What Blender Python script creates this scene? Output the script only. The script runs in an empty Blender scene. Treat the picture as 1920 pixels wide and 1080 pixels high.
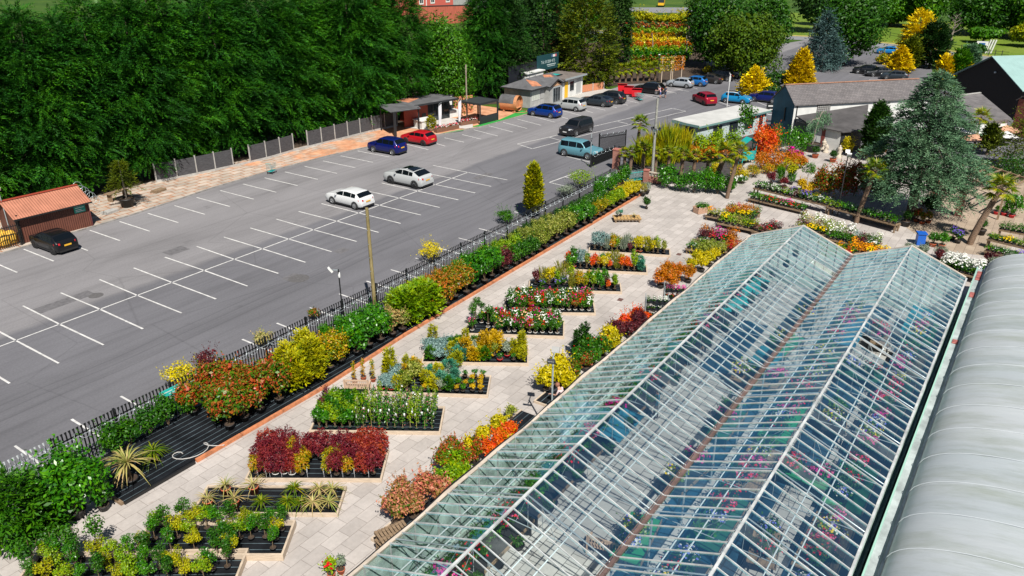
import bpy, math, random
import numpy as np
from mathutils import Vector, Matrix
R = math.radians
PI = math.pi
random.seed(7)
rng = np.random.default_rng(7)
scene = bpy.context.scene
COL = scene.collection

# ------------------------------------------------------------------ camera
F_PX = 1472.0
YAW, PITCH = 0.6005, 0.4205
CAM = np.array([-16.75, -45.82, 21.04])
FW = np.array([math.cos(YAW) * math.cos(PITCH), math.sin(YAW) * math.cos(PITCH), -math.sin(PITCH)])
RT = np.array([math.sin(YAW), -math.cos(YAW), 0.0])
UP = np.cross(RT, FW)


def G(px, py, z=0.0):
    """survey helper: the point at height z seen at a pixel of the 1920 x 1080 photograph"""
    d = FW + RT * (px - 960) / F_PX + UP * (540 - py) / F_PX
    t = (z - CAM[2]) / d[2]
    p = CAM + d * t
    return float(p[0]), float(p[1])


cam = bpy.data.cameras.new("camera")
camo = bpy.data.objects.new("camera", cam)
COL.objects.link(camo)
camo.location = CAM
camo.rotation_euler = Matrix(((RT[0], UP[0], -FW[0]), (RT[1], UP[1], -FW[1]), (RT[2], UP[2], -FW[2]))).to_euler()
cam.sensor_width = 36.0
cam.lens = F_PX / 1920 * 36.0
cam.clip_end = 3000
cam.clip_start = 0.5
scene.camera = camo

# ------------------------------------------------------------------ light
w = bpy.data.worlds.new("World")
scene.world = w
w.use_nodes = True
nt = w.node_tree
sky = nt.nodes.new('ShaderNodeTexSky')
sky.sky_type = 'NISHITA'
sky.sun_disc = False
SUN_AZ, SUN_EL = R(230), R(51)
sky.sun_elevation = SUN_EL
sky.sun_rotation = R(90) - SUN_AZ
sky.air_density = 1.0
sky.dust_density = 0.4
sky.ozone_density = 1.5
bg = nt.nodes['Background']
bg.inputs['Strength'].default_value = 0.042
nt.links.new(sky.outputs[0], bg.inputs[0])
sun = bpy.data.lights.new("sun", 'SUN')
sun.energy = 4.8
sun.angle = R(0.5)
sun.color = (1.0, 0.955, 0.88)
suno = bpy.data.objects.new("sun", sun)
COL.objects.link(suno)
suno.location = (-60, -80, 90)
sd = Vector((math.cos(SUN_AZ) * math.cos(SUN_EL), math.sin(SUN_AZ) * math.cos(SUN_EL), math.sin(SUN_EL)))
suno.rotation_euler = sd.to_track_quat('Z', 'Y').to_euler()
scene.view_settings.view_transform = 'Standard'
scene.view_settings.look = 'None'
scene.view_settings.exposure = 0.53
scene.view_settings.gamma = 1
scene.cycles.max_bounces = 6
scene.cycles.transparent_max_bounces = 24
scene.cycles.diffuse_bounces = 2
scene.cycles.glossy_bounces = 3
scene.cycles.caustics_reflective = False
scene.cycles.caustics_refractive = False

# ------------------------------------------------------------------ tagging
def tag(o, label=None, cat=None, group=None, kind=None):
    if label: o['label'] = label
    if cat: o['category'] = cat
    if group: o['group'] = group
    if kind: o['kind'] = kind
    return o


def thing(name, label, cat, loc=(0, 0, 0), rz=0.0, group=None):
    o = bpy.data.objects.new(name, None)
    o.empty_display_size = 0.2
    COL.objects.link(o)
    o.location = loc if len(loc) == 3 else (loc[0], loc[1], 0)
    o.rotation_euler = (0, 0, rz)
    return tag(o, label, cat, group)


def copy_tree(o, parent=None):
    c = o.copy()
    COL.objects.link(c)
    if parent: c.parent = parent
    for ch in o.children: copy_tree(ch, c)
    return c


ORD = ['first', 'second', 'third', 'fourth', 'fifth', 'sixth', 'seventh', 'eighth', 'ninth', 'tenth', 'eleventh', 'twelfth',
       'thirteenth', 'fourteenth', 'fifteenth', 'sixteenth', 'seventeenth', 'eighteenth', 'nineteenth', 'twentieth']

# ------------------------------------------------------------------ materials
MATS = {}


def lin(c):
    return tuple(((x / 255 / 12.92) if x / 255 <= 0.04045 else ((x / 255 + 0.055) / 1.055) ** 2.4) for x in c)


def mat(name, col, rough=0.6, metal=0.0, noise=0.0, nscale=6.0, bump=0.0, spec=None, coat=0.0, stretch=None, alt=None):
    """plain procedural material; noise = relative brightness variation with world-size blotches, alt = second colour"""
    if name in MATS: return MATS[name]
    m = bpy.data.materials.new(name)
    m.use_nodes = True
    n, l = m.node_tree.nodes, m.node_tree.links
    p = n['Principled BSDF']
    p.inputs['Roughness'].default_value = rough
    p.inputs['Metallic'].default_value = metal
    if spec is not None: p.inputs['Specular IOR Level'].default_value = spec
    if coat: p.inputs['Coat Weight'].default_value = coat
    p.inputs['Base Color'].default_value = (*col, 1)
    if noise or bump or alt:
        tc = n.new('ShaderNodeTexCoord')
        mp = n.new('ShaderNodeMapping')
        if stretch: mp.inputs['Scale'].default_value = stretch
        l.new(tc.outputs['Object'], mp.inputs[0])
        tx = n.new('ShaderNodeTexNoise')
        tx.inputs['Scale'].default_value = nscale
        tx.inputs['Detail'].default_value = 6
        tx.inputs['Roughness'].default_value = 0.65
        l.new(mp.outputs[0], tx.inputs['Vector'])
        cr = n.new('ShaderNodeValToRGB')
        a = tuple(max(0, c * (1 - noise)) for c in col)
        b = alt if alt else tuple(min(1, c * (1 + noise)) for c in col)
        cr.color_ramp.elements[0].position = 0.35
        cr.color_ramp.elements[1].position = 0.65
        cr.color_ramp.elements[0].color = (*a, 1)
        cr.color_ramp.elements[1].color = (*b, 1)
        l.new(tx.outputs[0], cr.inputs[0])
        l.new(cr.outputs[0], p.inputs['Base Color'])
        if bump:
            bp = n.new('ShaderNodeBump')
            bp.inputs['Strength'].default_value = bump
            bp.inputs['Distance'].default_value = 0.02
            l.new(tx.outputs[0], bp.inputs['Height'])
            l.new(bp.outputs[0], p.inputs['Normal'])
    MATS[name] = m
    return m


def leafmat(name, cols, rough=0.45, transl=0.25, clump=0.6, cscale=1.2, spec=0.35):
    """leaf material: every leaf (mesh island) takes its own tint, with clump-size drifts of tint"""
    if name in MATS: return MATS[name]
    sat = lambda c, y: tuple(max(.002, y + (v - y) * 1.15) for v in c)
    cols = [sat(c, .3 * c[0] + .6 * c[1] + .1 * c[2]) for c in cols]
    m = bpy.data.materials.new(name)
    m.use_nodes = True
    n, l = m.node_tree.nodes, m.node_tree.links
    p = n['Principled BSDF']
    ge = n.new('ShaderNodeNewGeometry')
    tc = n.new('ShaderNodeTexCoord')
    tx = n.new('ShaderNodeTexNoise')
    tx.inputs['Scale'].default_value = cscale
    tx.inputs['Detail'].default_value = 2
    l.new(tc.outputs['Object'], tx.inputs['Vector'])
    oi = n.new('ShaderNodeObjectInfo')
    # t = island*(1-clump) + stretched noise*clump + small per-object drift
    mr = n.new('ShaderNodeMapRange')
    mr.inputs[1].default_value = 0.3; mr.inputs[2].default_value = 0.7
    l.new(tx.outputs[0], mr.inputs[0])
    mx = n.new('ShaderNodeMix')
    mx.inputs[0].default_value = clump
    l.new(ge.outputs['Random Per Island'], mx.inputs[2])
    l.new(mr.outputs[0], mx.inputs[3])
    ad = n.new('ShaderNodeMath'); ad.operation = 'MULTIPLY_ADD'
    l.new(oi.outputs['Random'], ad.inputs[0])
    ad.inputs[1].default_value = 0.25
    l.new(mx.outputs[0], ad.inputs[2])
    sb = n.new('ShaderNodeMath'); sb.operation = 'SUBTRACT'
    l.new(ad.outputs[0], sb.inputs[0]); sb.inputs[1].default_value = 0.125
    cr = n.new('ShaderNodeValToRGB')
    els = cr.color_ramp.elements
    while len(els) < len(cols): els.new(0.5)
    for i, c in enumerate(cols):
        els[i].position = 0.12 + 0.76 * i / max(1, len(cols) - 1)
        els[i].color = (*c, 1)
    l.new(sb.outputs[0], cr.inputs[0])
    l.new(cr.outputs[0], p.inputs['Base Color'])
    p.inputs['Roughness'].default_value = rough
    p.inputs['Specular IOR Level'].default_value = spec
    if transl:
        tr = n.new('ShaderNodeBsdfTranslucent')
        l.new(cr.outputs[0], tr.inputs[0])
        ms = n.new('ShaderNodeMixShader')
        ms.inputs[0].default_value = transl
        l.new(p.outputs[0], ms.inputs[1]); l.new(tr.outputs[0], ms.inputs[2])
        l.new(ms.outputs[0], n['Material Output'].inputs[0])
    MATS[name] = m
    return m


# ------------------------------------------------------------------ mesh building
def new_obj(name, me, parent=None, loc=None, rz=None):
    o = bpy.data.objects.new(name, me)
    COL.objects.link(o)
    if parent: o.parent = parent
    if loc is not None: o.location = loc
    if rz is not None: o.rotation_euler = (0, 0, rz)
    return o


class MB:
    """collects hard-surface pieces into one mesh"""
    def __init__(s):
        s.v, s.f, s.m, s.sm = [], [], [], []
        s.mats = []

    def mi(s, m):
        if m is None: return 0
        if m not in s.mats: s.mats.append(m)
        return s.mats.index(m)

    def add(s, vs, fs, m=None, smooth=False):
        b = len(s.v); k = s.mi(m)
        s.v += [tuple(v) for v in vs]
        for f in fs:
            s.f.append([b + i for i in f]); s.m.append(k); s.sm.append(smooth)

    def box(s, x0, x1, y0, y1, z0, z1, m=None, T=None):
        vs = [(x, y, z) for z in (z0, z1) for x, y in ((x0, y0), (x1, y0), (x1, y1), (x0, y1))]
        if T is not None: vs = [T @ Vector(v) for v in vs]
        s.add(vs, [(3, 2, 1, 0), (4, 5, 6, 7), (0, 1, 5, 4), (1, 2, 6, 5), (2, 3, 7, 6), (3, 0, 4, 7)], m)

    def bar(s, a, b, w, h=None, m=None, up=(0, 0, 1)):
        """rectangular bar from a to b"""
        a, b = Vector(a), Vector(b)
        h = w if h is None else h
        d = (b - a).normalized()
        u = Vector(up)
        if abs(d.dot(u)) > 0.98: u = Vector((1, 0, 0))
        r = d.cross(u).normalized(); u = r.cross(d)
        vs = [p + r * (sx * w / 2) + u * (sy * h / 2) for p in (a, b) for sx, sy in ((-1, -1), (1, -1), (1, 1), (-1, 1))]
        s.add(vs, [(0, 1, 2, 3), (7, 6, 5, 4), (0, 4, 5, 1), (1, 5, 6, 2), (2, 6, 7, 3), (3, 7, 4, 0)], m)

    def tube(s, pts, rad, n=8, m=None, cap=True, smooth=True):
        pts = [Vector(p) for p in pts]
        k = len(pts)
        rad = [rad] * k if not hasattr(rad, '__len__') else rad
        vs, fs = [], []
        pr = None
        for i, p in enumerate(pts):
            d = (pts[min(i + 1, k - 1)] - pts[max(i - 1, 0)])
            d = d.normalized() if d.length > 1e-9 else Vector((0, 0, 1))
            if pr is None:
                u = Vector((1, 0, 0)) if abs(d.x) < 0.9 else Vector((0, 1, 0))
            else:
                u = pr
            r = d.cross(u).normalized(); u = r.cross(d).normalized(); pr = u
            for j in range(n):
                a = 2 * PI * j / n
                vs.append(p + (u * math.cos(a) + r * math.sin(a)) * rad[i])
        for i in range(k - 1):
            for j in range(n):
                fs.append((i * n + j, i * n + (j + 1) % n, (i + 1) * n + (j + 1) % n, (i + 1) * n + j))
        s.add(vs, fs, m, smooth)
        if cap:
            s.add(vs[:n], [tuple(range(n))], m); s.add(vs[-n:], [tuple(reversed(range(n)))], m)

    def lathe(s, prof, n=16, m=None, c=(0, 0, 0), smooth=True):
        """prof: list of (r, z)"""
        vs, fs = [], []
        for r, z in prof:
            for j in range(n):
                a = 2 * PI * j / n
                vs.append((c[0] + r * math.cos(a), c[1] + r * math.sin(a), c[2] + z))
        for i in range(len(prof) - 1):
            for j in range(n):
                fs.append((i * n + j, i * n + (j + 1) % n, (i + 1) * n + (j + 1) % n, (i + 1) * n + j))
        s.add(vs, fs, m, smooth)

    def disc(s, c, r, m=None, n=16, nz=1):
        s.add([(c[0] + r * math.cos(2 * PI * j / n), c[1] + r * math.sin(2 * PI * j / n), c[2]) for j in range(n)],
              [tuple(range(n)) if nz > 0 else tuple(reversed(range(n)))], m)

    def quad(s, a, b, c, d, m=None):
        s.add([a, b, c, d], [(0, 1, 2, 3)], m)

    def prism(s, poly, z0, z1, m=None, T=None):
        n = len(poly)
        vs = [(x, y, z0) for x, y in poly] + [(x, y, z1) for x, y in poly]
        if T is not None: vs = [T @ Vector(v) for v in vs]
        s.add(vs, [tuple(reversed(range(n))), tuple(range(n, 2 * n))] + [(i, (i + 1) % n, n + (i + 1) % n, n + i) for i in range(n)], m)

    def grid(s, P, m=None, smooth=True, thick=None):
        """P[i][j] points"""
        a, b = len(P), len(P[0])
        vs = [p for row in P for p in row]
        s.add(vs, [(i * b + j, (i + 1) * b + j, (i + 1) * b + j + 1, i * b + j + 1) for i in range(a - 1) for j in range(b - 1)], m, smooth)

    def mesh(s, name, mats=None):
        me = bpy.data.meshes.new(name)
        me.from_pydata(s.v, [], s.f)
        for m in (s.mats or ([mats] if mats and not isinstance(mats, list) else (mats or []))):
            me.materials.append(m)
        if len(s.mats) > 1:
            me.polygons.foreach_set('material_index', s.m)
        me.polygons.foreach_set('use_smooth', s.sm)
        me.update()
        return me

    def build(s, name, m=None, parent=None, loc=None, rz=None):
        return new_obj(name, s.mesh(name, m), parent, loc, rz)


def T2(x, y, z=0, rz=0):
    return Matrix.Translation((x, y, z)) @ Matrix.Rotation(rz, 4, 'Z')


# ------------------------------------------------------------------ foliage building (numpy)
def unit(a):
    return a / np.maximum(np.linalg.norm(a, axis=-1, keepdims=True), 1e-9)


def rdir(n):
    return unit(rng.normal(size=(n, 3)))


class FB:
    """collects leaf-sized blades (rhombs) into one mesh"""
    def __init__(s):
        s.q, s.qm, s.mats = [], [], []
        s.hard = MB()

    def mi(s, m):
        if m not in s.mats: s.mats.append(m)
        return s.mats.index(m)

    def blades(s, P, D, L, W, m, bend=0.0, wide=0.5, flat=None):
        """rhombs from P along D; flat: preferred blade normal"""
        P = np.asarray(P, float); n = len(P)
        if n == 0: return
        D = unit(np.asarray(D, float))
        L = np.broadcast_to(np.asarray(L, float), (n,))[:, None]
        W = np.broadcast_to(np.asarray(W, float), (n,))[:, None]
        nr = rdir(n) if flat is None else unit(np.broadcast_to(np.asarray(flat, float), (n, 3)) + 0.35 * rng.normal(size=(n, 3)))
        S = unit(np.cross(D, nr))
        M = P + D * L * wide
        tip = P + D * L
        if bend is not 0.0:
            tip = tip.copy(); tip[:, 2] -= (bend * L)[:, 0]
        q = np.stack([P, M - S * W / 2, tip, M + S * W / 2], axis=1)
        s.q.append(q); s.qm.append(np.full(n, s.mi(m), np.int32))

    def cards(s, C, N, L, W, m):
        """leaf rhombs centred at C facing N"""
        C = np.asarray(C, float); n = len(C)
        if n == 0: return
        N = unit(np.asarray(N, float))
        D = unit(np.cross(N, rdir(n)))
        L = np.broadcast_to(np.asarray(L, float), (n,))
        s.blades_n(C - D * L[:, None] / 2, D, N, L, W, m)

    def blades_n(s, P, D, N, L, W, m):
        n = len(P)
        L = np.broadcast_to(np.asarray(L, float), (n,))[:, None]
        W = np.broadcast_to(np.asarray(W, float), (n,))[:, None]
        S = unit(np.cross(D, N))
        M = P + D * L * 0.5
        q = np.stack([P, M - S * W / 2, P + D * L, M + S * W / 2], axis=1)
        s.q.append(q); s.qm.append(np.full(n, s.mi(m), np.int32))

    def arcs(s, P, D, L, W, m, droop=0.5, seg=3):
        """long strap leaves that arch over: seg quads each, in one island"""
        P = np.asarray(P, float); n = len(P)
        D = unit(np.asarray(D, float))
        L = np.broadcast_to(np.asarray(L, float), (n,)); W = np.broadcast_to(np.asarray(W, float), (n,))
        k = s.mi(m)
        S = unit(np.cross(D, np.array([0, 0, 1.0]) + 1e-3))
        V = []
        for i in range(seg + 1):
            t = i / seg
            c = P + D * (L * t)[:, None]
            c[:, 2] -= droop * L * t * t
            wv = (W * (1 - t) ** 0.7 * (0.6 + 0.8 * t * (1 - t) * 2))[:, None] / 2 + 0.002
            V.append((c - S * wv, c + S * wv))
        for j in range(n):
            vs, fs = [], []
            for a, b in V:
                vs.append(a[j]); vs.append(b[j])
            for i in range(seg): fs.append((2 * i, 2 * i + 1, 2 * i + 3, 2 * i + 2))
            s.hard.add(vs, fs, m)

    def count(s):
        return sum(len(a) for a in s.q)

    def mesh(s, name):
        for m in s.hard.mats: s.mi(m)
        Q = np.concatenate(s.q) if s.q else np.zeros((0, 4, 3))
        QM = np.concatenate(s.qm) if s.qm else np.zeros(0, np.int32)
        nq = len(Q)
        hv = np.array(s.hard.v, float).reshape(-1, 3)
        V = np.concatenate([Q.reshape(-1, 3), hv]) if len(hv) else Q.reshape(-1, 3)
        me = bpy.data.meshes.new(name)
        loops = np.arange(nq * 4, dtype=np.int32)
        starts = np.arange(nq, dtype=np.int32) * 4
        hl, hs = [], []
        off = nq * 4; pos = nq * 4
        for f in s.hard.f:
            hs.append(pos); hl += [i + off for i in f]; pos += len(f)
        loops = np.concatenate([loops, np.array(hl, np.int32)]); starts = np.concatenate([starts, np.array(hs, np.int32)])
        tr = [s.mi(s.hard.mats[k]) if s.hard.mats else 0 for k in s.hard.m]
        mi = np.concatenate([QM, np.array(tr, np.int32)])
        me.vertices.add(len(V)); me.vertices.foreach_set('co', V.astype(np.float32).ravel())
        me.loops.add(len(loops)); me.loops.foreach_set('vertex_index', loops)
        me.polygons.add(len(starts)); me.polygons.foreach_set('loop_start', starts)
        for m in s.mats: me.materials.append(m)
        me.polygons.foreach_set('material_index', mi)
        me.update(calc_edges=True)
        return me

    def build(s, name, parent=None, loc=None, rz=None):
        return new_obj(name, s.mesh(name), parent, loc, rz)


def ball(n, c=(0, 0, 0), r=(1, 1, 1), fill=0.35, zmin=-1.0):
    """points in the outer shell of an ellipsoid and their outward directions"""
    d = rdir(int(n * 1.6 + 4))
    d = d[d[:, 2] >= zmin][:n]
    rad = 1 - fill * rng.random(len(d)) ** 1.5
    return np.array(c) + d * rad[:, None] * np.array(r), unit(d / np.array(r))


def lumps(n, c, r, k, lump=0.4, fill=0.5, zmin=-0.5):
    """an uneven crown: k lumps round an ellipsoid, n points in all"""
    cs, _ = ball(k, c, np.array(r) * (1 - lump * 0.75), 0.45, zmin)
    P, N = [], []
    per = max(1, n // max(1, len(cs)))
    for q in cs:
        rr = np.array(r) * lump * rng.uniform(0.75, 1.25)
        p, d = ball(per, q, rr, fill)
        P.append(p); N.append(unit(d + 0.4 * unit(p - np.array(c))))
    return np.concatenate(P), np.concatenate(N)
# ================================================================== the setting
def nodemat(name, rough=0.8):
    m = bpy.data.materials.new(name)
    m.use_nodes = True
    n, l = m.node_tree.nodes, m.node_tree.links
    p = n['Principled BSDF']
    p.inputs['Roughness'].default_value = rough
    p.inputs['Specular IOR Level'].default_value = 0.25
    tc = n.new('ShaderNodeTexCoord')
    return m, n, l, p, tc


def mixc(n, l, fac, a, b, mode='MIX'):
    mx = n.new('ShaderNodeMix'); mx.data_type = 'RGBA'; mx.blend_type = mode
    for i, v in ((0, fac), (6, a), (7, b)):
        if hasattr(v, 'is_output') or isinstance(v, bpy.types.NodeSocket): l.new(v, mx.inputs[i])
        elif i == 0: mx.inputs[0].default_value = v
        else: mx.inputs[i].default_value = (*v, 1)
    return mx.outputs[2]


def ntex(n, l, vec, scale, detail=5, rough=0.6, dist=0.0):
    t = n.new('ShaderNodeTexNoise')
    t.inputs['Scale'].default_value = scale; t.inputs['Detail'].default_value = detail
    t.inputs['Roughness'].default_value = rough; t.inputs['Distortion'].default_value = dist
    l.new(vec, t.inputs['Vector'])
    return t.outputs[0]


def ramp(n, l, val, pts):
    r = n.new('ShaderNodeValToRGB')
    while len(r.color_ramp.elements) < len(pts): r.color_ramp.elements.new(0.5)
    for e, (p, c) in zip(r.color_ramp.elements, pts):
        e.position = p
        e.color = (*c, 1) if hasattr(c, '__len__') else (c, c, c, 1)
    l.new(val, r.inputs[0])
    return r.outputs[0]


def mathn(n, l, op, a, b=None):
    t = n.new('ShaderNodeMath'); t.operation = op
    for i, v in ((0, a), (1, b)):
        if v is None: continue
        if isinstance(v, bpy.types.NodeSocket): l.new(v, t.inputs[i])
        else: t.inputs[i].default_value = v
    return t.outputs[0]


def mapped(n, l, vec, sc=(1, 1, 1), rot=0, loc=(0, 0, 0)):
    m = n.new('ShaderNodeMapping')
    m.inputs['Scale'].default_value = sc; m.inputs['Rotation'].default_value = (0, 0, rot); m.inputs['Location'].default_value = loc
    l.new(vec, m.inputs[0])
    return m.outputs[0]


def mat_asphalt():
    m, n, l, p, tc = nodemat('asphalt', 0.85)
    v = tc.outputs['Object']
    sx = n.new('ShaderNodeSeparateXYZ'); l.new(v, sx.inputs[0])
    # older, paler half of the car park beyond y = 1.2; newer darker surface this side
    wob = mathn(n, l, 'MULTIPLY', ntex(n, l, v, 0.25, 3), 1.6)
    edge = mathn(n, l, 'SUBTRACT', sx.outputs[1], wob)
    old = n.new('ShaderNodeMapRange'); l.new(edge, old.inputs[0])
    old.inputs[1].default_value = 0.1; old.inputs[2].default_value = 0.7
    base = mixc(n, l, old.outputs[0], (0.140, 0.138, 0.150), (0.215, 0.207, 0.213))
    big = ramp(n, l, ntex(n, l, mapped(n, l, v, (0.35, 1, 1)), 0.22, 6, 0.6, 0.4), [(0.3, 0.80), (0.5, 1.0), (0.72, 1.16)])
    c = mixc(n, l, 1.0, base, big, 'MULTIPLY')
    # wheel tracks along the aisle
    tr = ramp(n, l, ntex(n, l, mapped(n, l, v, (0.03, 1.6, 1)), 1.0, 3), [(0.36, 0.86), (0.52, 1.0)])
    c = mixc(n, l, 0.8, c, tr, 'MULTIPLY')
    # dark stains and patches
    st = ramp(n, l, ntex(n, l, v, 0.55, 4, 0.5), [(0.68, 1.0), (0.76, 0.74)])
    c = mixc(n, l, 0.7, c, st, 'MULTIPLY')
    fine = ramp(n, l, ntex(n, l, v, 9.0, 4, 0.7), [(0.3, 0.88), (0.7, 1.1)])
    c = mixc(n, l, 1.0, c, fine, 'MULTIPLY')
    # thin tyre lines running along the aisle
    ty = mathn(n, l, 'ADD', sx.outputs[1], mathn(n, l, 'MULTIPLY', ntex(n, l, mapped(n, l, v, (.04, .04, 1)), 1.0, 2), 3.0))
    for off in (4.6, 5.25, 6.1):
        q = ramp(n, l, mathn(n, l, 'ABSOLUTE', mathn(n, l, 'ADD', ty, off)), [(0.02, 0.80), (0.09, 1.0)])
        c = mixc(n, l, .75, c, q, 'MULTIPLY')
    # cracks
    vo = n.new('ShaderNodeTexVoronoi'); vo.feature = 'DISTANCE_TO_EDGE'; vo.inputs['Scale'].default_value = 0.12
    dv = mixc(n, l, 0.12, v, ntex(n, l, v, 0.8, 4))
    l.new(dv, vo.inputs['Vector'])
    ck = ramp(n, l, vo.outputs['Distance'], [(0.0, 0.78), (0.006, 1.0)])
    c = mixc(n, l, 0.7, c, ck, 'MULTIPLY')
    l.new(c, p.inputs['Base Color'])
    bp = n.new('ShaderNodeBump'); bp.inputs['Strength'].default_value = 0.25; bp.inputs['Distance'].default_value = 0.01
    l.new(ntex(n, l, v, 60, 2), bp.inputs['Height']); l.new(bp.outputs[0], p.inputs['Normal'])
    return m


def mat_paving(name='garden_paving', c1=(0.385, 0.35, 0.325), c2=(0.47, 0.43, 0.40), mortar=(0.24, 0.21, 0.19), bw=0.95, bh=0.62, ms=0.012):
    m, n, l, p, tc = nodemat(name, 0.75)
    v = tc.outputs['Object']
    b = n.new('ShaderNodeTexBrick')
    b.inputs['Scale'].default_value = 1.0
    b.inputs['Brick Width'].default_value = bw; b.inputs['Row Height'].default_value = bh
    b.inputs['Mortar Size'].default_value = ms; b.inputs['Mortar Smooth'].default_value = 0.3
    b.offset = 0.5
    b.inputs['Color1'].default_value = (*c1, 1); b.inputs['Color2'].default_value = (*c2, 1); b.inputs['Mortar'].default_value = (*mortar, 1)
    l.new(mapped(n, l, v, (1, 1, 1), 0, (0.3, 0.05, 0)), b.inputs['Vector'])
    c = b.outputs['Color']
    st = ramp(n, l, ntex(n, l, v, 0.35, 6, 0.65), [(0.3, 0.82), (0.6, 1.05)])
    c = mixc(n, l, 1.0, c, st, 'MULTIPLY')
    fi = ramp(n, l, ntex(n, l, v, 5.0, 5, 0.7), [(0.3, 0.9), (0.7, 1.06)])
    c = mixc(n, l, 1.0, c, fi, 'MULTIPLY')
    sp = ramp(n, l, ntex(n, l, v, 1.7, 3, 0.5), [(0.70, (1, 1, 1)), (0.78, (0.72, 0.62, 0.55))])
    c = mixc(n, l, 0.6, c, sp, 'MULTIPLY')
    l.new(c, p.inputs['Base Color'])
    return m


def mat_strip():
    """old slabs half buried in red clay"""
    m, n, l, p, tc = nodemat('slabs_and_clay', 0.9)
    v = tc.outputs['Object']
    b = n.new('ShaderNodeTexBrick')
    b.inputs['Scale'].default_value = 1.0; b.inputs['Brick Width'].default_value = 1.2; b.inputs['Row Height'].default_value = 0.75
    b.inputs['Mortar Size'].default_value = 0.05
    b.inputs['Color1'].default_value = (0.50, 0.42, 0.35, 1); b.inputs['Color2'].default_value = (0.40, 0.34, 0.28, 1); b.inputs['Mortar'].default_value = (0.36, 0.17, 0.09, 1)
    l.new(mixc(n, l, 0.05, v, ntex(n, l, v, 0.7, 2)), b.inputs['Vector'])
    clay = ramp(n, l, ntex(n, l, v, 1.5, 5), [(0.3, (0.52, 0.22, 0.11)), (0.7, (0.62, 0.36, 0.22))])
    sx = n.new('ShaderNodeSeparateXYZ'); l.new(v, sx.inputs[0])
    f = mathn(n, l, 'ADD', ntex(n, l, v, 0.22, 5, 0.65), mathn(n, l, 'MULTIPLY', mathn(n, l, 'SUBTRACT', sx.outputs[0], 38.0), 0.006))
    fac = ramp(n, l, f, [(0.47, 0.0), (0.56, 1.0)])
    c = mixc(n, l, fac, b.outputs['Color'], clay)
    d = ramp(n, l, ntex(n, l, v, 0.8, 5), [(0.35, 0.72), (0.6, 1.05)])
    c = mixc(n, l, 1.0, c, d, 'MULTIPLY')
    l.new(c, p.inputs['Base Color'])
    return m


def mat_grass(name='field_grass', cols=((0.022, 0.055, 0.006), (0.045, 0.10, 0.009), (0.085, 0.13, 0.015))):
    m, n, l, p, tc = nodemat(name, 0.9)
    v = tc.outputs['Object']
    c = ramp(n, l, ntex(n, l, v, 0.06, 7, 0.7), [(0.35, cols[0]), (0.52, cols[1]), (0.68, cols[2])])
    f = ramp(n, l, ntex(n, l, v, 2.5, 4), [(0.3, 0.75), (0.7, 1.2)])
    c = mixc(n, l, 1.0, c, f, 'MULTIPLY')
    l.new(c, p.inputs['Base Color'])
    return m


def mat_fabric():
    """black woven ground cover with thin pale guide lines"""
    m, n, l, p, tc = nodemat('weed_fabric', 0.55)
    v = tc.outputs['Object']
    w_ = n.new('ShaderNodeTexWave'); w_.wave_type = 'BANDS'; w_.bands_direction = 'Y'
    w_.inputs['Scale'].default_value = 0.95; w_.inputs['Distortion'].default_value = 0.0
    l.new(v, w_.inputs['Vector'])
    c = ramp(n, l, w_.outputs[0], [(0.985, (0.007, 0.008, 0.010)), (0.997, (0.10, 0.14, 0.16))])
    d = ramp(n, l, ntex(n, l, v, 1.2, 5), [(0.4, 0.8), (0.75, 2.2)])
    c = mixc(n, l, 1.0, c, d, 'MULTIPLY')
    l.new(c, p.inputs['Base Color'])
    return m


M_ASPH = mat_asphalt()
M_PAVE = mat_paving()
M_STRIP = mat_strip()
M_GRASS = mat_grass()
M_FAB = mat_fabric()
M_WHITE = mat('white_line_paint', (0.56, 0.55, 0.53), 0.7, noise=0.22, nscale=2.5)
M_BRICKEDGE = mat('orange_edging', (0.46, 0.17, 0.075), 0.8, noise=0.3, nscale=3.5)
M_KERB = mat('kerb_stone', (0.25, 0.235, 0.22), 0.9, noise=0.25, nscale=2.0)
M_SOIL = mat('soil', (0.055, 0.035, 0.022), 0.95, noise=0.4, nscale=2.0)
M_BLACKPL = mat('black_plastic', (0.012, 0.012, 0.013), 0.45)
M_TIMBER = mat('pale_timber', (0.50, 0.40, 0.30), 0.75, noise=0.18, nscale=3, stretch=(1, 1, 6))
M_TIMBERG = mat('weathered_timber', (0.22, 0.15, 0.09), 0.8, noise=0.35, nscale=4, stretch=(1, 4, 4))


def sheet(name, poly, z, m, kind='structure'):
    b = MB()
    b.add([(x, y, z) for x, y in poly], [tuple(range(len(poly)))], m)
    o = b.build(name)
    return tag(o, kind=kind)


b = MB()
b.add([(-1500, -1500, -0.03), (1500, -1500, -0.03), (1500, 1500, -0.03), (-1500, 1500, -0.03)], [(0, 1, 2, 3)], M_GRASS)
tag(b.build('ground'), kind='structure')

KERB = [(-60, 14.6), (6, 14.8), (13.2, 14.9), (17, 15.1), (21, 15.6), (25.2, 16.1), (31.4, 16.3), (39.4, 15.9), (44.5, 15.1), (49.3, 14.0), (54.9, 11.9), (59.5, 10.8), (69.9, 10.2)]
sheet('car_park', [(-60, -14.6), (52.5, -14.6), (52.5, -75), (96, -75), (120, -30), (172, -22), (178, 2), (150, 8), (128, 9), (110, 10)] + KERB[::-1], 0.0, M_ASPH)

b = MB()
WL = 0.11


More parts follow.
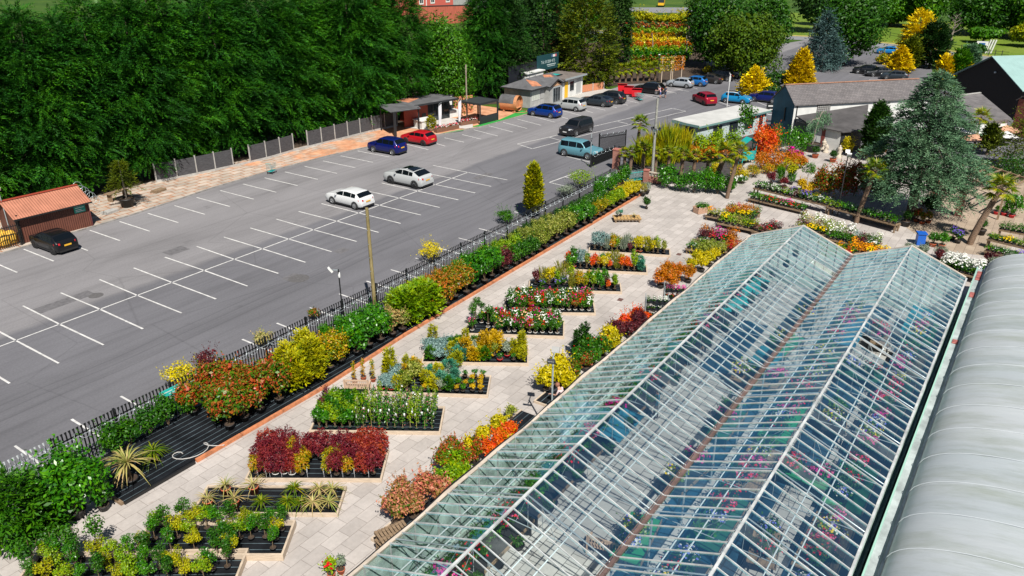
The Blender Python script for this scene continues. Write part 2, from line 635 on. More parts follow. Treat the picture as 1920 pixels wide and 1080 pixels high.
def pline(a, c, wd=WL):
    a, c = Vector((*a, 0)), Vector((*c, 0))
    d = (c - a).normalized(); s = Vector((-d.y, d.x, 0)) * wd / 2
    n = max(1, int((c - a).length / 0.8))
    for i in range(n):   # slightly wandering, worn edges
        p, q = a.lerp(c, i / n), a.lerp(c, (i + 1) / n)
        k1, k2 = 1 + random.uniform(-.12, .12), 1 + random.uniform(-.12, .12)
        b.add([(*(p - s * k1).xy, .004), (*(q - s * k2).xy, .004), (*(q + s * k2).xy, .004), (*(p + s * k1).xy, .004)], [(0, 1, 2, 3)], M_WHITE)


def ppx(*pts):
    for p, q in zip(pts[::2], pts[1::2]): pline(G(*p), G(*q))


for k in range(-3, 18):
    o_ = 0.12 * math.sin(k * 2.3)
    pline((2.5 * k + o_ * .6, 4.45), (2.5 * k, 0.07)); pline((2.5 * k, -0.07), (2.5 * k + o_ * .4, -4.65))
for k in range(-3, 17): pline((2.5 * k + .07, 0), (2.5 * k + 2.43, 0))
for k in range(-2, 18): pline((2.5 * k, 14.45 if k < 9 else 14.9), (2.5 * k + .02, 10.3))
for x in [-5.1, -2.5, 0, 2.5, 5, 7.4, 9.9, 12.5, 15, 17.5, 19.9, 22.5, 25, 27.5, 30.1, 32.6, 35.1]: pline((x, -10.55), (x - .05, -14.3))
Z2 = lambda x, y: (640 + x / 3, y / 3)
Z3 = lambda x, y: (960 + x / 6, 60 + y / 6)
Z4 = lambda x, y: (1240 + x / 6, 60 + y / 6)
ppx(Z2(360, 810), Z2(490, 842), Z2(530, 806), Z2(585, 822), Z2(580, 775), Z2(690, 800), Z2(680, 757), Z2(785, 782), Z2(745, 730), Z2(880, 765),
    Z2(830, 708), Z2(965, 743), Z2(910, 688), Z2(1045, 723), Z2(990, 670), Z2(1125, 705), Z2(1065, 652), Z2(1200, 687),
    Z3(550, 880), Z3(775, 940), Z3(540, 950), Z3(630, 977), Z3(820, 880), Z3(910, 910), Z3(830, 830), Z3(1050, 880), Z3(1120, 838), Z3(1180, 853), Z3(1220, 755), Z3(1430, 800), Z3(1200, 800), Z3(1305, 825),
    Z3(1500, 712), Z3(1640, 745), Z3(1740, 665), Z3(1890, 695), Z3(1740, 622), Z3(1920, 658),
    Z4(70, 625), Z4(310, 668), Z4(60, 668), Z4(210, 695), Z4(350, 625), Z4(410, 642), Z4(460, 590), Z4(490, 605), Z4(590, 568), Z4(605, 575))
ppx((970, 270), (1030, 257), (1030, 257), (1113, 237), (1113, 237), (1187, 220), (1187, 220), (1261, 203), (998, 279), (1055, 264), (1055, 264), (1113, 249), (1113, 249),
    (1187, 232), (1187, 232), (1286, 208.5), (970, 270), (998, 279), (1030, 257.5), (1053, 264), (1158, 228), (1177, 232), (1262, 203.5), (1286, 208.5),
    (1349, 191), (1369, 199), (1349, 190), (1368, 189), (1387, 188), (1412, 188), (1412, 188), (1442, 200), (1030, 342), (1093, 319), (1030, 342), (1064, 350), (1060, 332), (1090, 337),
    (1062, 293), (1110, 305), (1575, 133), (1606, 133), (1592, 138), (1614, 138), (1610, 143), (1626, 143), (1629, 149), (1661, 149))
tag(b.build('parking_markings'), kind='structure')

# manholes and patches let into the asphalt
b = MB()
for px, py, r in ((180, 554, .45), (560, 522, .7), (1080, 500, .5)):
    x, y = G(px, py)
    b.disc((x, y, .003), r, mat('manhole_iron', (0.105, 0.10, 0.10), 0.75, noise=.25, nscale=6), 20)
for px, py, wx, wy in ((120, 566, 3.6, 1.0), (548, 520, 1.2, .9), (330, 470, 1.6, 1.1), (905, 330, 2.5, .8), (640, 470, 1.0, .8)):
    x, y = G(px, py)
    b.quad((x - wx / 2, y - wy / 2, .002), (x + wx / 2, y - wy / 2, .002), (x + wx / 2, y + wy / 2, .002), (x - wx / 2, y + wy / 2, .002), mat('asphalt_patch', (0.125, 0.12, 0.125), 0.9, noise=.25, nscale=3))
tag(b.build('asphalt_patches'), kind='structure')

# pavement strip on the left and its kerb
strip = [p for p in KERB] + [(69.9, 19.5), (56, 20.5), (40, 21.2), (24, 22.5), (-60, 23)]
sheet('pavement_strip', strip, 0.05, M_STRIP)
b = MB()
for (x0, y0), (x1, y1) in zip(KERB, KERB[1:]):
    n = max(1, int(math.hypot(x1 - x0, y1 - y0) / 0.95))
    for i in range(n):
        t0, t1 = i / n, (i + 1) / n - .02 / n
        b.bar((x0 + (x1 - x0) * t0, y0 + (y1 - y0) * t0, .045), (x0 + (x1 - x0) * t1, y0 + (y1 - y0) * t1, .045), .14, .11, M_KERB)
tag(b.build('kerb'), kind='structure')
sheet('woodland_floor', [(-60, 22.8), (24, 22.4), (40, 21.1), (56, 20.4), (70, 19.4), (75, 16), (150, 14), (150, 40), (-60, 48)], -0.01, M_SOIL)

# garden paving
sheet('garden_paving', [(-40, -14.62), (52.3, -14.62), (52.3, -18), (66, -20.5), (73, -23.5), (74, -28), (72, -75), (-40, -75)], 0.004, M_PAVE)
sheet('planted_ground', [(46.3, -14.7), (52.2, -14.7), (52.2, -11), (62, -12.5), (80, -18), (73, -23), (64, -21), (56.3, -21.8), (52.5, -20.6), (49.4, -17.3)], 0.008, mat('dark_plant_ground', (0.045, 0.04, 0.04), .9, noise=.4, nscale=2))
# fabric covered strip behind the fence, edged in orange timber
b = MB()
b.prism([(-4.6, -18.36), (-1.2, -18.3), (46.0, -17.15), (46.0, -14.75), (-4.6, -14.75)], 0.006, 0.13, M_FAB)
tag(b.build('fabric_strip'), kind='structure')
b = MB()
pts = [(-1.2, -18.4), (6, -18.42), (13.2, -17.95), (24, -17.7), (35, -17.5), (46.1, -17.25)]
for (x0, y0), (x1, y1) in zip(pts, pts[1:]):
    n = max(1, int((x1 - x0) / 2.3))
    for i in range(n):
        t0, t1 = i / n, (i + 1) / n - .006
        b.bar((x0 + (x1 - x0) * t0, y0 + (y1 - y0) * t0, .082 + random.uniform(-.01, .01)), (x0 + (x1 - x0) * t1, y0 + (y1 - y0) * t1, .082), .15, .155, M_BRICKEDGE)
tag(b.build('timber_edging'), 'long low orange timber edging along the black shrub strip', 'edging')
b = MB()
b.box(-4.72, -4.6, -18.4, -16.5, .006, .15, M_TIMBERG)
b.box(-4.6, -1.3, -18.48, -18.38, .006, .14, M_BLACKPL)
tag(b.build('strip_border'), kind='structure')

# road, verge and meadow beyond the trees
b = MB()
rd = [G(1640, 76), G(1660, 92), G(1785, 112), G(1900, 130)]
RA = [(150, 60), (168, 18), (172, -2), (166, -18), (158, -32), (150, -50), (140, -90)]
for (x0, y0), (x1, y1) in zip(RA, RA[1:]):
    b.add([(x0, y0, .006), (x1, y1, .006), (x1 + 7, y1 + 1, .006), (x0 + 7, y0 + 1, .006)], [(0, 1, 2, 3)], mat('road_asphalt', (0.20, 0.205, 0.215), .85, noise=.12, nscale=.6))
    b.add([(x0 + 7, y0 + 1, .01), (x1 + 7, y1 + 1, .01), (x1 + 9.5, y1 + 1.4, .01), (x0 + 9.5, y0 + 1.4, .01)], [(0, 1, 2, 3)], mat('dry_verge', (0.30, 0.26, 0.07), .95, noise=.35, nscale=.6))
tag(b.build('road'), kind='structure')
sheet('meadow', [(176, 18), (181, -2), (175, -18), (167, -32), (158, -55), (150, -90), (230, -100), (240, 30)], -0.012, mat_grass('mown_meadow', ((0.085, 0.15, 0.012), (0.12, 0.19, 0.015), (0.17, 0.22, 0.03))))
# ================================================================== glasshouse and polytunnel
def glassmat(name, tint=(0.86, 0.95, 0.95), boost=2.0, dirt=0.06, haze_col=(0.6, 0.68, 0.66)):
    m = bpy.data.materials.new(name); m.use_nodes = True
    n, l = m.node_tree.nodes, m.node_tree.links
    n.remove(n['Principled BSDF'])
    tr = n.new('ShaderNodeBsdfTransparent'); tr.inputs[0].default_value = (*tint, 1)
    gl = n.new('ShaderNodeBsdfGlossy'); gl.inputs['Roughness'].default_value = 0.015; gl.inputs[0].default_value = (0.28, 0.80, 1, 1)
    fr = n.new('ShaderNodeFresnel'); fr.inputs[0].default_value = 1.52
    mu = mathn(n, l, 'MULTIPLY', fr.outputs[0], boost); mu = mathn(n, l, 'MINIMUM', mu, 1.0)
    mx = n.new('ShaderNodeMixShader'); l.new(mu, mx.inputs[0]); l.new(tr.outputs[0], mx.inputs[1]); l.new(gl.outputs[0], mx.inputs[2])
    df = n.new('ShaderNodeBsdfDiffuse'); df.inputs[0].default_value = (*haze_col, 1)
    tc = n.new('ShaderNodeTexCoord')
    di = ramp(n, l, ntex(n, l, tc.outputs['Object'], 0.9, 5, 0.65), [(0.35, dirt * .4), (0.7, dirt * 1.8)])
    ge = n.new('ShaderNodeNewGeometry'); di = mathn(n, l, 'MULTIPLY', di, ramp(n, l, ge.outputs['Random Per Island'], [(0.0, .5), (0.72, 1.2), (0.84, 4.0), (1.0, 9.0)]) if dirt < .1 else 1.0)
    m2 = n.new('ShaderNodeMixShader'); l.new(di, m2.inputs[0]); l.new(mx.outputs[0], m2.inputs[1]); l.new(df.outputs[0], m2.inputs[2])
    l.new(m2.outputs[0], n['Material Output'].inputs[0])
    return m


M_GLASS = glassmat('roof_glass', tint=(0.93, 0.975, 0.975), boost=0.42, dirt=0.008)
M_WALLGLASS = glassmat('whitened_wall_glass', (0.75, 0.9, 0.86), 0.4, 0.62, (0.60, 0.78, 0.72))
M_ALU = mat('pale_glazing_bar', (0.46, 0.475, 0.47), 0.45, 0.0, noise=.3, nscale=1.5)
M_GALV = mat('galvanised_pipe', (0.44, 0.50, 0.52), 0.4, 0.4)
M_PURL = mat('pale_purlin', (0.62, 0.68, 0.69), 0.5)
M_GUTTER = mat('brown_valley_gutter', (0.13, 0.085, 0.075), 0.75, noise=.35, nscale=1.6)
M_TIMBERC = mat('cream_capping', (0.52, 0.44, 0.36), 0.7, noise=.2, nscale=1.2)
GX0, GX1 = -8.5, 33.05
ZE, ZR = 2.8, 4.1
YS = [-31.1, -34.35, -37.55, -40.75, -43.9]        # eave, ridge, valley, ridge, eave
ZS = [ZE, ZR, ZE, ZR, ZE]
gh = thing('glasshouse', 'long twin-ridged glasshouse with pale glazing bars over the plant tables', 'glasshouse', (0, 0, 0))
NB = 68
STEP = (GX1 - GX0) / NB
missing = {(3, 44, 0), (3, 45, 0), (1, 61, 1)}
b = MB()
for s in range(4):
    for i in range(NB):
        for r in range(2):
            if (s, i, r) in missing: continue
            x0, x1 = GX0 + i * STEP + .004, GX0 + (i + 1) * STEP - .004
            t0, t1 = r / 2, (r + 1) / 2 + (.01 if r == 0 else 0)
            ya, yb = YS[s] + (YS[s + 1] - YS[s]) * t0, YS[s] + (YS[s + 1] - YS[s]) * t1
            za, zb = ZS[s] + (ZS[s + 1] - ZS[s]) * t0, ZS[s] + (ZS[s + 1] - ZS[s]) * t1
            lift = .004 if (r == 0) == (s % 2 == 1) else 0.0
            e = [random.uniform(-.004, .004) for _ in range(4)]
            b.quad((x0, ya, za + lift + e[0]), (x1, ya, za + lift + e[1]), (x1, yb, zb + lift + e[2]), (x0, yb, zb + lift + e[3]), M_GLASS)
tag(b.build('roof_glass', None, gh))
b = MB()
for s in range(4):
    for i in range(NB + 1):
        x = GX0 + i * STEP
        b.bar((x, YS[s], ZS[s] + .025), (x, YS[s + 1], ZS[s + 1] + .025), .028, .045, M_ALU)
b.build('glazing_bars', None, gh)
b = MB()
for y in (YS[1], YS[3]):
    b.bar((GX0 - .05, y, ZR + .045), (GX1 + .08, y, ZR + .045), .085, .07, M_ALU)
b.build('ridge_cap', None, gh)
b = MB()
n = 14
for i in range(n):
    x0 = GX0 + (GX1 - GX0) * i / n; x1 = GX0 + (GX1 - GX0) * (i + 1) / n - .015
    b.bar((x0, YS[2], ZE + .01), (x1, YS[2], ZE + .01), .13, .06, M_GUTTER)
    b.bar((x0, YS[2] - .1, ZE + .05), (x1, YS[2] - .1, ZE + .05), .02, .07, M_GUTTER)
    b.bar((x0, YS[2] + .1, ZE + .05), (x1, YS[2] + .1, ZE + .05), .02, .07, M_GUTTER)
b.build('valley_gutter', None, gh)
# slightly sagging timber eave on the left side with a black hose clipped along it
b = MB(); hb = MB()
hp = []
for i in range(NB):
    x0, x1 = GX0 + i * STEP, GX0 + (i + 1) * STEP
    k = lambda x: .035 * math.sin(x * .75) + .02 * math.sin(x * 1.9)
    b.bar((x0, YS[0] + .06 + k(x0), ZE - .02), (x1, YS[0] + .06 + k(x1), ZE - .02), .15, .05, M_TIMBERC)
    hp.append((x0, YS[0] + .17 + 1.6 * k(x0), ZE - .01))
b.build('eave_board', None, gh)
hb.tube(hp, .03, 6, M_BLACKPL)
hb.build('eave_hose', None, gh)
b = MB()
b.bar((GX0, YS[4] - .04, ZE + .0), (GX1, YS[4] - .04, ZE), .09, .07, M_ALU)
b.build('eave_rail', None, gh)
b = MB()
for s in range(4):
    b.bar((GX1 + .05, YS[s], ZS[s] + .05), (GX1 + .05, YS[s + 1], ZS[s + 1] + .05), .11, .05, M_TIMBERC)
b.build('gable_capping', None, gh)
# side wall, gable ends
b = MB()
for i in range(0, NB, 2):
    x0, x1 = GX0 + i * STEP + .02, GX0 + (i + 2) * STEP - .02
    b.quad((x0, YS[0], .55), (x1, YS[0], .55), (x1, YS[0], ZE - .06), (x0, YS[0], ZE - .06), M_WALLGLASS)
    b.quad((x0, YS[4], .55), (x1, YS[4], .55), (x1, YS[4], ZE - .06), (x0, YS[4], ZE - .06), M_WALLGLASS)
for s in range(4):
    b.add([(GX1, YS[s], .55), (GX1, YS[s + 1], .55), (GX1, YS[s + 1], ZS[s + 1] - .03), (GX1, YS[s], ZS[s] - .03)], [(0, 1, 2, 3)], M_WALLGLASS)
b.build('wall_glass', None, gh)
b = MB()
for y in (YS[0], YS[4]):
    b.box(GX0, GX1, y - .08, y + .08, 0, .55, mat('pale_green_wall', (0.42, 0.52, 0.47), .8, noise=.2))
b.box(GX1 - .08, GX1 + .08, YS[4] + .09, YS[0] - .09, 0, .55, mat('pale_green_wall', (0.42, 0.52, 0.47)))
b.build('base_wall', None, gh)
b = MB()
for i in range(0, NB + 1, 2):
    x = GX0 + i * STEP
    for y in (YS[0] - .03, YS[4] + .03): b.bar((x, y, .55), (x, y, ZE), .04, .04, M_ALU)
    if i % 10 == 0 and i < NB - 5:
        xa, xb = x, x + 5 * STEP
        for p, q in (((xa, .6), (xb, ZE - .1)), ((xb, .6), (xa, ZE - .1))):
            b.tube([(p[0], YS[0] - .07, p[1]), (q[0], YS[0] - .07, q[1])], .018, 5, mat('green_brace', (0.03, 0.10, 0.07), .5))
for j in range(22):
    y = YS[4] + (YS[0] - YS[4]) * (j + .5) / 22
    z = np.interp(-y, [-v for v in YS], ZS)
    b.bar((GX1 - .03, y, .55), (GX1 - .03, y, z), .04, .04, M_ALU)
b.build('wall_frame', None, gh)
# inner frame: purlins, posts and trussed ties
b = MB()
for s in range(4):
    for t in (.36, .54):
        if s % 2: t = 1 - t
        y = YS[s] + (YS[s + 1] - YS[s]) * (1 - t); z = ZS[s] + (ZS[s + 1] - ZS[s]) * (1 - t) - .07
        b.tube([(GX0, y, z), (GX1, y, z)], .026, 6, M_PURL)
b.build('purlins', None, gh)
b = MB()
for i in range(0, 15):
    x = GX0 + .3 + i * 3.05
    if x > GX1: break
    for a, c, e in ((0, 1, 2), (2, 3, 4)):
        rl = ((x, YS[a], ZE - .02), (x, YS[c], ZR - .06), (x, YS[e], ZE - .02))
        b.tube(rl, .03, 6, M_GALV)
        ym = YS[c]
        b.tube([(x, YS[a], ZE - .1), (x, YS[e], ZE - .1)], .02, 5, M_GALV)
        for k in (-1.1, 0, 1.1):
            b.tube([(x, ym + k, ZE - .1), (x, ym + k * .5, ZR - .06 - abs(k) * .5 * .41)], .013, 4, M_GALV)
            b.tube([(x, ym + k + .5, ZE - .1), (x, ym + k * .5, ZR - .06 - abs(k) * .5 * .41)], .011, 4, M_GALV)
    b.tube([(x, YS[2], .0), (x, YS[2], ZE)], .04, 6, M_GALV)
b.build('roof_trusses', None, gh)
M_GHFLOOR = mat_paving('glasshouse_pavers', (0.38, 0.365, 0.345), (0.48, 0.465, 0.44), (0.12, 0.115, 0.11), 0.6, 0.6, 0.018)
sheet('glasshouse_floor', [(GX0, YS[4] + .1), (GX1 - .1, YS[4] + .1), (GX1 - .1, YS[0] - .1), (GX0, YS[0] - .1)], 0.012, M_GHFLOOR)

M_REFLBLUE = mat('sky_reflection_blue', (0.008, 0.045, 0.085), .6, noise=.5, nscale=.8)  # painted blue sheets stand in for sky reflected in the roof glass
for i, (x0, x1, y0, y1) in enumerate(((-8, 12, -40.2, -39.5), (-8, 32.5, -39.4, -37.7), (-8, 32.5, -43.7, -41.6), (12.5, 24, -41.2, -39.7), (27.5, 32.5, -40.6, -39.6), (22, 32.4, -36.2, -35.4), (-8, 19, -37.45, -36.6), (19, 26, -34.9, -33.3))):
    sheet('painted_sky_reflection', [(x0, y0), (x1, y0), (x1, y1), (x0, y1)], 0.018 + .003 * i, M_REFLBLUE)

# polytunnel
pt = thing('polytunnel', 'milky white hooped polytunnel beside the glasshouse', 'polytunnel', (0, 0, 0))
m, n_, l_, p_, tc_ = nodemat('milky_film', 0.42)
v_ = tc_.outputs['Object']
c_ = ramp(n_, l_, ntex(n_, l_, mapped(n_, l_, v_, (1, .25, .25)), .35, 5), [(0.3, (0.54, 0.60, 0.63)), (0.7, (0.64, 0.68, 0.70))])
st_ = ramp(n_, l_, ntex(n_, l_, mapped(n_, l_, v_, (.5, .10, .10), 0, (3, 1, 0)), 2.2, 6, .7), [(0.32, (.74, .76, .68)), (0.55, (1, 1, 1))])
c_ = mixc(n_, l_, 1.0, c_, st_, 'MULTIPLY')
bp_ = n_.new('ShaderNodeBump'); bp_.inputs['Strength'].default_value = .35; bp_.inputs['Distance'].default_value = .06
l_.new(ntex(n_, l_, mapped(n_, l_, v_, (1.6, .35, .35)), 1.6, 4, .6, .6), bp_.inputs['Height']); l_.new(bp_.outputs[0], p_.inputs['Normal'])
l_.new(c_, p_.inputs['Base Color'])
tr_ = n_.new('ShaderNodeBsdfTranslucent'); l_.new(c_, tr_.inputs[0])
ms_ = n_.new('ShaderNodeMixShader'); ms_.inputs[0].default_value = .35
l_.new(p_.outputs[0], ms_.inputs[1]); l_.new(tr_.outputs[0], ms_.inputs[2]); l_.new(ms_.outputs[0], n_['Material Output'].inputs[0])
M_FILM = m
HW, RISE, YC, Z0 = 5.0, 1.75, -49.7, 2.05
PX0, PX1, HS = -9.0, 37.6, 2.05


def arch(t, r=1.0, sag=0.0):
    a = PI * t
    return YC + HW * r * math.cos(a), Z0 + (RISE - sag) * r * math.sin(a) ** .9


b = MB()
rows = []
nx = int((PX1 - PX0) / HS * 6)
for i in range(nx + 1):
    x = PX0 + (PX1 - PX0) * i / nx
    u = ((PX1 - x) / HS) % 1.0
    sag = .055 * math.sin(PI * u) + .014 * math.sin(x * 3.1) + .012 * math.sin(x * 7.3 + 1)
    rows.append([(x, *arch(j / 26, 1.0, sag + .01 * math.sin(j * 1.7 + x))) for j in range(27)])
b.grid(rows, M_FILM)
b.build('film', None, pt)
b = MB()
k = 0
while PX1 - k * HS > PX0:
    x = PX1 - k * HS
    b.tube([(x, *arch(j / 26, 1.006)) for j in range(27)], .013, 6, mat('white_hoop', (0.56, 0.60, 0.62), .5)); k += 1
b.build('hoops', None, pt)
b = MB()
b.box(PX0, PX1, -44.58, -44.24, 1.80, 1.95, mat('grey_gutter', (0.34, 0.38, 0.38), .6, noise=.3, nscale=1.2))
b.box(PX0, PX1, -44.69, -44.60, 1.9, 2.12, M_ALU)
b.box(PX0, PX1, -44.24, -44.18, 1.88, 2.06, mat('mint_edge', (0.30, 0.50, 0.42), .6))
for x, wd in ((37, 1.6), (33.2, .8), (26, .5)): b.box(x - wd, x, -44.56, -44.3, 1.96, 1.99, mat('red_rust', (0.30, 0.09, 0.08), .9, noise=.4, nscale=4))
b.build('gutter', None, pt)
b = MB()
b.box(PX0, PX1, -44.5, -44.4, 0, 1.79, mat('dark_green_sheet', (0.015, 0.06, 0.045), .7))
b.build('side_sheet', None, pt)
b = MB()
b.add([(PX1, *arch(j / 26, .995)) for j in range(27)] + [(PX1, -44.72, 0), (PX1, -54.7, 0)], [tuple(list(range(27)) + [28, 27])], M_FILM)
b.build('end_wall', None, pt)
# ================================================================== trees
def Hgt(px, py, x, y):
    """height of the point seen at (px, py) above the ground point x, y (same distance from the camera)"""
    d = FW + RT * (px - 960) / F_PX + UP * (540 - py) / F_PX
    hd = math.hypot(x - CAM[0], y - CAM[1])
    return float(CAM[2] + d[2] * hd / math.hypot(d[0], d[1]))


def pxm(x, y, z=0):
    """photo pixels per metre at a point"""
    d = np.array([x, y, z]) - CAM
    return F_PX / float(d @ FW)


BARK = mat('bark', (0.10, 0.075, 0.055), 0.9, noise=.35, nscale=5, stretch=(1, 1, .25))
BARKG = mat('grey_bark', (0.20, 0.17, 0.14), 0.9, noise=.3, nscale=5, stretch=(1, 1, .25))
L_LEY = leafmat('leyland_needles', [(0.010, 0.048, 0.009), (0.024, 0.102, 0.013), (0.062, 0.180, 0.018)], .6, .12, .45, .5, .2)
L_DARK = leafmat('dark_conifer_needles', [(0.010, 0.030, 0.008), (0.020, 0.056, 0.012), (0.035, 0.085, 0.014)], .6, .12, .45, .5, .2)
L_YG = leafmat('olive_conifer_needles', [(0.035, 0.055, 0.006), (0.085, 0.115, 0.008), (0.17, 0.19, 0.012)], .6, .15, .5, .5, .2)
L_GOLD = leafmat('golden_conifer_needles', [(0.46, 0.31, 0.006), (0.68, 0.50, 0.012), (0.82, 0.68, 0.04)], .6, .15, .4, 1.0, .2)
L_BLUE = leafmat('blue_spruce_needles', [(0.035, 0.070, 0.070), (0.07, 0.12, 0.115), (0.12, 0.19, 0.175)], .6, .1, .4, .8, .2)
L_CEDAR = leafmat('blue_cedar_needles', [(0.062, 0.125, 0.070), (0.115, 0.205, 0.118), (0.21, 0.32, 0.19)], .6, .12, .45, .6, .2)
L_BROAD = leafmat('broad_leaves', [(0.012, 0.045, 0.006), (0.025, 0.085, 0.010), (0.05, 0.135, 0.012)], .5, .22, .45, .4, .3)
L_LIGHT = leafmat('light_green_leaves', [(0.03, 0.10, 0.010), (0.055, 0.16, 0.015), (0.10, 0.22, 0.02)], .5, .25, .45, .5, .3)
L_PINE = leafmat('pine_needles', [(0.02, 0.055, 0.008), (0.045, 0.09, 0.010), (0.09, 0.14, 0.014)], .6, .12, .5, .4, .2)
L_DEAD = leafmat('dead_needles', [(0.085, 0.028, 0.016), (0.15, 0.055, 0.03), (0.21, 0.09, 0.05)], .8, .1, .4, .8, .1)
L_YEL = leafmat('yellow_green_leaves', [(0.16, 0.22, 0.010), (0.32, 0.34, 0.012), (0.48, 0.44, 0.02)], .5, .25, .45, .8, .3)


def sprays(fb, P, N, L, m, k=9, bl=.36, bw=.13, lift=.2, droop=0.1):
    """flat feathery sprays: k side blades along an outward axis, lying roughly level"""
    n = len(P)
    A = unit(N * np.array([1, 1, .55]) + np.array([0, 0, lift]) + .32 * rng.normal(size=(n, 3)))
    U = unit(np.array([0, 0, 1.0]) - A * A[:, 2:3] + .3 * rng.normal(size=(n, 3)))
    S = unit(np.cross(A, U))
    Ls = L * rng.uniform(.65, 1.3, n)
    for i in range(k):
        t = (i + .5) / k
        sd = 1 if i % 2 else -1
        o = P + A * (Ls * t)[:, None] - np.array([0, 0, 1]) * (droop * Ls * t * t)[:, None]
        D = unit(A * (.55 + .45 * t) + S * sd * (1.0 - .55 * t) * rng.uniform(.6, 1.2, (n, 1)) + .18 * rng.normal(size=(n, 3)))
        fb.blades(o, D, bl * Ls / L * rng.uniform(.7, 1.2, n) * (1.15 - .4 * t), bw * rng.uniform(.7, 1.3, n), m, 0, .45, U)


def profile_pts(n, h, prof, z0=0.0, inset=.25, lump=0.18, lf=5):
    """points on the uneven surface of revolution r = prof(t), t = 0..1 up the tree"""
    tt = np.linspace(0, 1, 200); rr = np.array([max(.02, prof(a)) for a in tt])
    cdf = np.cumsum(rr); cdf = cdf / cdf[-1]
    t = np.interp(rng.random(n), cdf, tt)
    th = rng.random(n) * 2 * PI
    ph = rng.random(6) * 6.28
    bump = 1 + lump * (np.sin(th * 3 + ph[0] + 9 * t) * .5 + np.sin(th * lf + ph[1] - 23 * t) * .5 + np.sin(31 * t + ph[2] + th * 2) * .5)
    r = np.interp(t, tt, rr) * bump * (1 - inset * rng.random(n) ** 1.6)
    P = np.stack([r * np.cos(th), r * np.sin(th), z0 + t * (h - z0)], 1)
    dr = np.gradient(rr, tt * (h - z0))
    nz = -np.interp(t, tt, dr)
    N = unit(np.stack([np.cos(th), np.sin(th), np.clip(nz, -.6, 2.0)], 1))
    return P, N


def trunk_mesh(h, r0, r1, limbs=0, spread=1.0, lz=(.35, .9), lean=0.02):
    b = MB()
    pts = [(lean * h * math.sin(i * .9), lean * h * math.cos(i * 1.3) - lean * h, h * i / 5) for i in range(6)]
    b.tube(pts, [r0 * 1.25] + [r0 + (r1 - r0) * i / 5 for i in range(1, 6)], 9, BARK)
    for i in range(limbs):
        z = h * (lz[0] + (lz[1] - lz[0]) * (i + .5) / limbs); a = i * 2.4
        L = spread * random.uniform(.7, 1.1)
        b.tube([(0, 0, z), (L * .5 * math.cos(a), L * .5 * math.sin(a), z + L * .18), (L * math.cos(a), L * math.sin(a), z + L * .4)], [r0 * .4, r0 * .25, .02], 6, BARK)
    return b


def conifer_mesh(name, h, prof, m, n=1200, L=.9, k=9, bl=.36, bw=.13, z0=.6, inset=.25, lump=.18, lift=.15, droop=.1, inner=.3):
    fb = FB()
    P, N = profile_pts(n, h, prof, z0, inset, lump)
    P[:, :2] -= N[:, :2] * L * .45
    sprays(fb, P, N, L, m, k, bl, bw, lift, droop)
    if inner:
        P, N = profile_pts(int(n * inner), h * .97, lambda t: prof(t) * .72, z0, .4, lump)
        sprays(fb, P, N, L * 1.15, m, max(5, k - 3), bl * 1.3, bw * 2.0, lift, droop)
    return fb.mesh(name)


def tree(name, label, crown, x, y, h, tr=.18, cat='tree', group=None, rz=0, sc=1.0, limbs=5, spread=1.2):
    t = thing(name, label, cat, (x, y, 0), rz, group)
    t.scale = (sc, sc, sc)
    trunk_mesh(h * .92, tr, .03, limbs, spread).build('trunk', BARK, t)
    new_obj('crown', crown, t)
    return t


ley_prof = lambda w_: (lambda t: w_ * (0.86 + .3 * min(1, t * 4)) * (max(0, 1 - t ** 3.2)) ** .62)
LEY = [conifer_mesh('leyland_crown', 1.0 * hh, ley_prof(r_), L_LEY, 3300, 1.2, 24, .27, .052, 1.5, .32, .36, .02, .28, .3) for hh, r_ in ((16.4, 3.0), (15.6, 2.8), (17.2, 3.1))]
for me, hh in zip(LEY, (16.4, 15.6, 17.2)): me['h'] = hh
LEYN = [LEY[0], LEY[1], LEY[2]]
xs_ = [9.5 + 2.95 * i for i in range(18)]
for i, x in enumerate(xs_):
    k = (i * 5 + i // 3) % 3
    y = 24.9 + .7 * math.sin(i * 2.1) - (1.2 if i > 13 else 0)
    hh = LEY[k]['h']
    place = ['leftmost', ][0] if i == 0 else None
    lab = ('tall dark leylandii conifer at the far left end of the fence row' if i == 0 else
           'tall dark leylandii conifer ending the fence row beside the paler broadleaf' if i == 17 else
           f'tall dark leylandii, {ORD[i]} tree from the left in the row behind the panel fence')
    t = tree('leylandii_tree', lab, LEY[k], x, y, hh, .22, group='leylandii row behind the panel fence', rz=i * 1.7, sc=[1, .97, 1.03, .985][i % 4], limbs=3, spread=.8)


def P2(px, py): return G(px, py)


def ctree(name, label, bx, by, top, halfw, m, prof, cat='tree', n=900, L=.8, k=8, bl=.34, bw=.13, tr=.18, at=None, group=None, **kw):
    """a conifer whose base stands at pixel (bx, by), reaching up to pixel row top, half width halfw in pixels"""
    x, y = at or G(bx, by)
    h = Hgt(bx, top, x, y)
    r = halfw / pxm(x, y, h * .35)
    me = conifer_mesh('crown', h, (lambda t: r * prof(t)), m, n, L, k, bl, bw, **kw)
    return tree(name, label, me, x, y, h, tr, cat, group, rz=bx * .37 % 6, limbs=3, spread=r * .5)


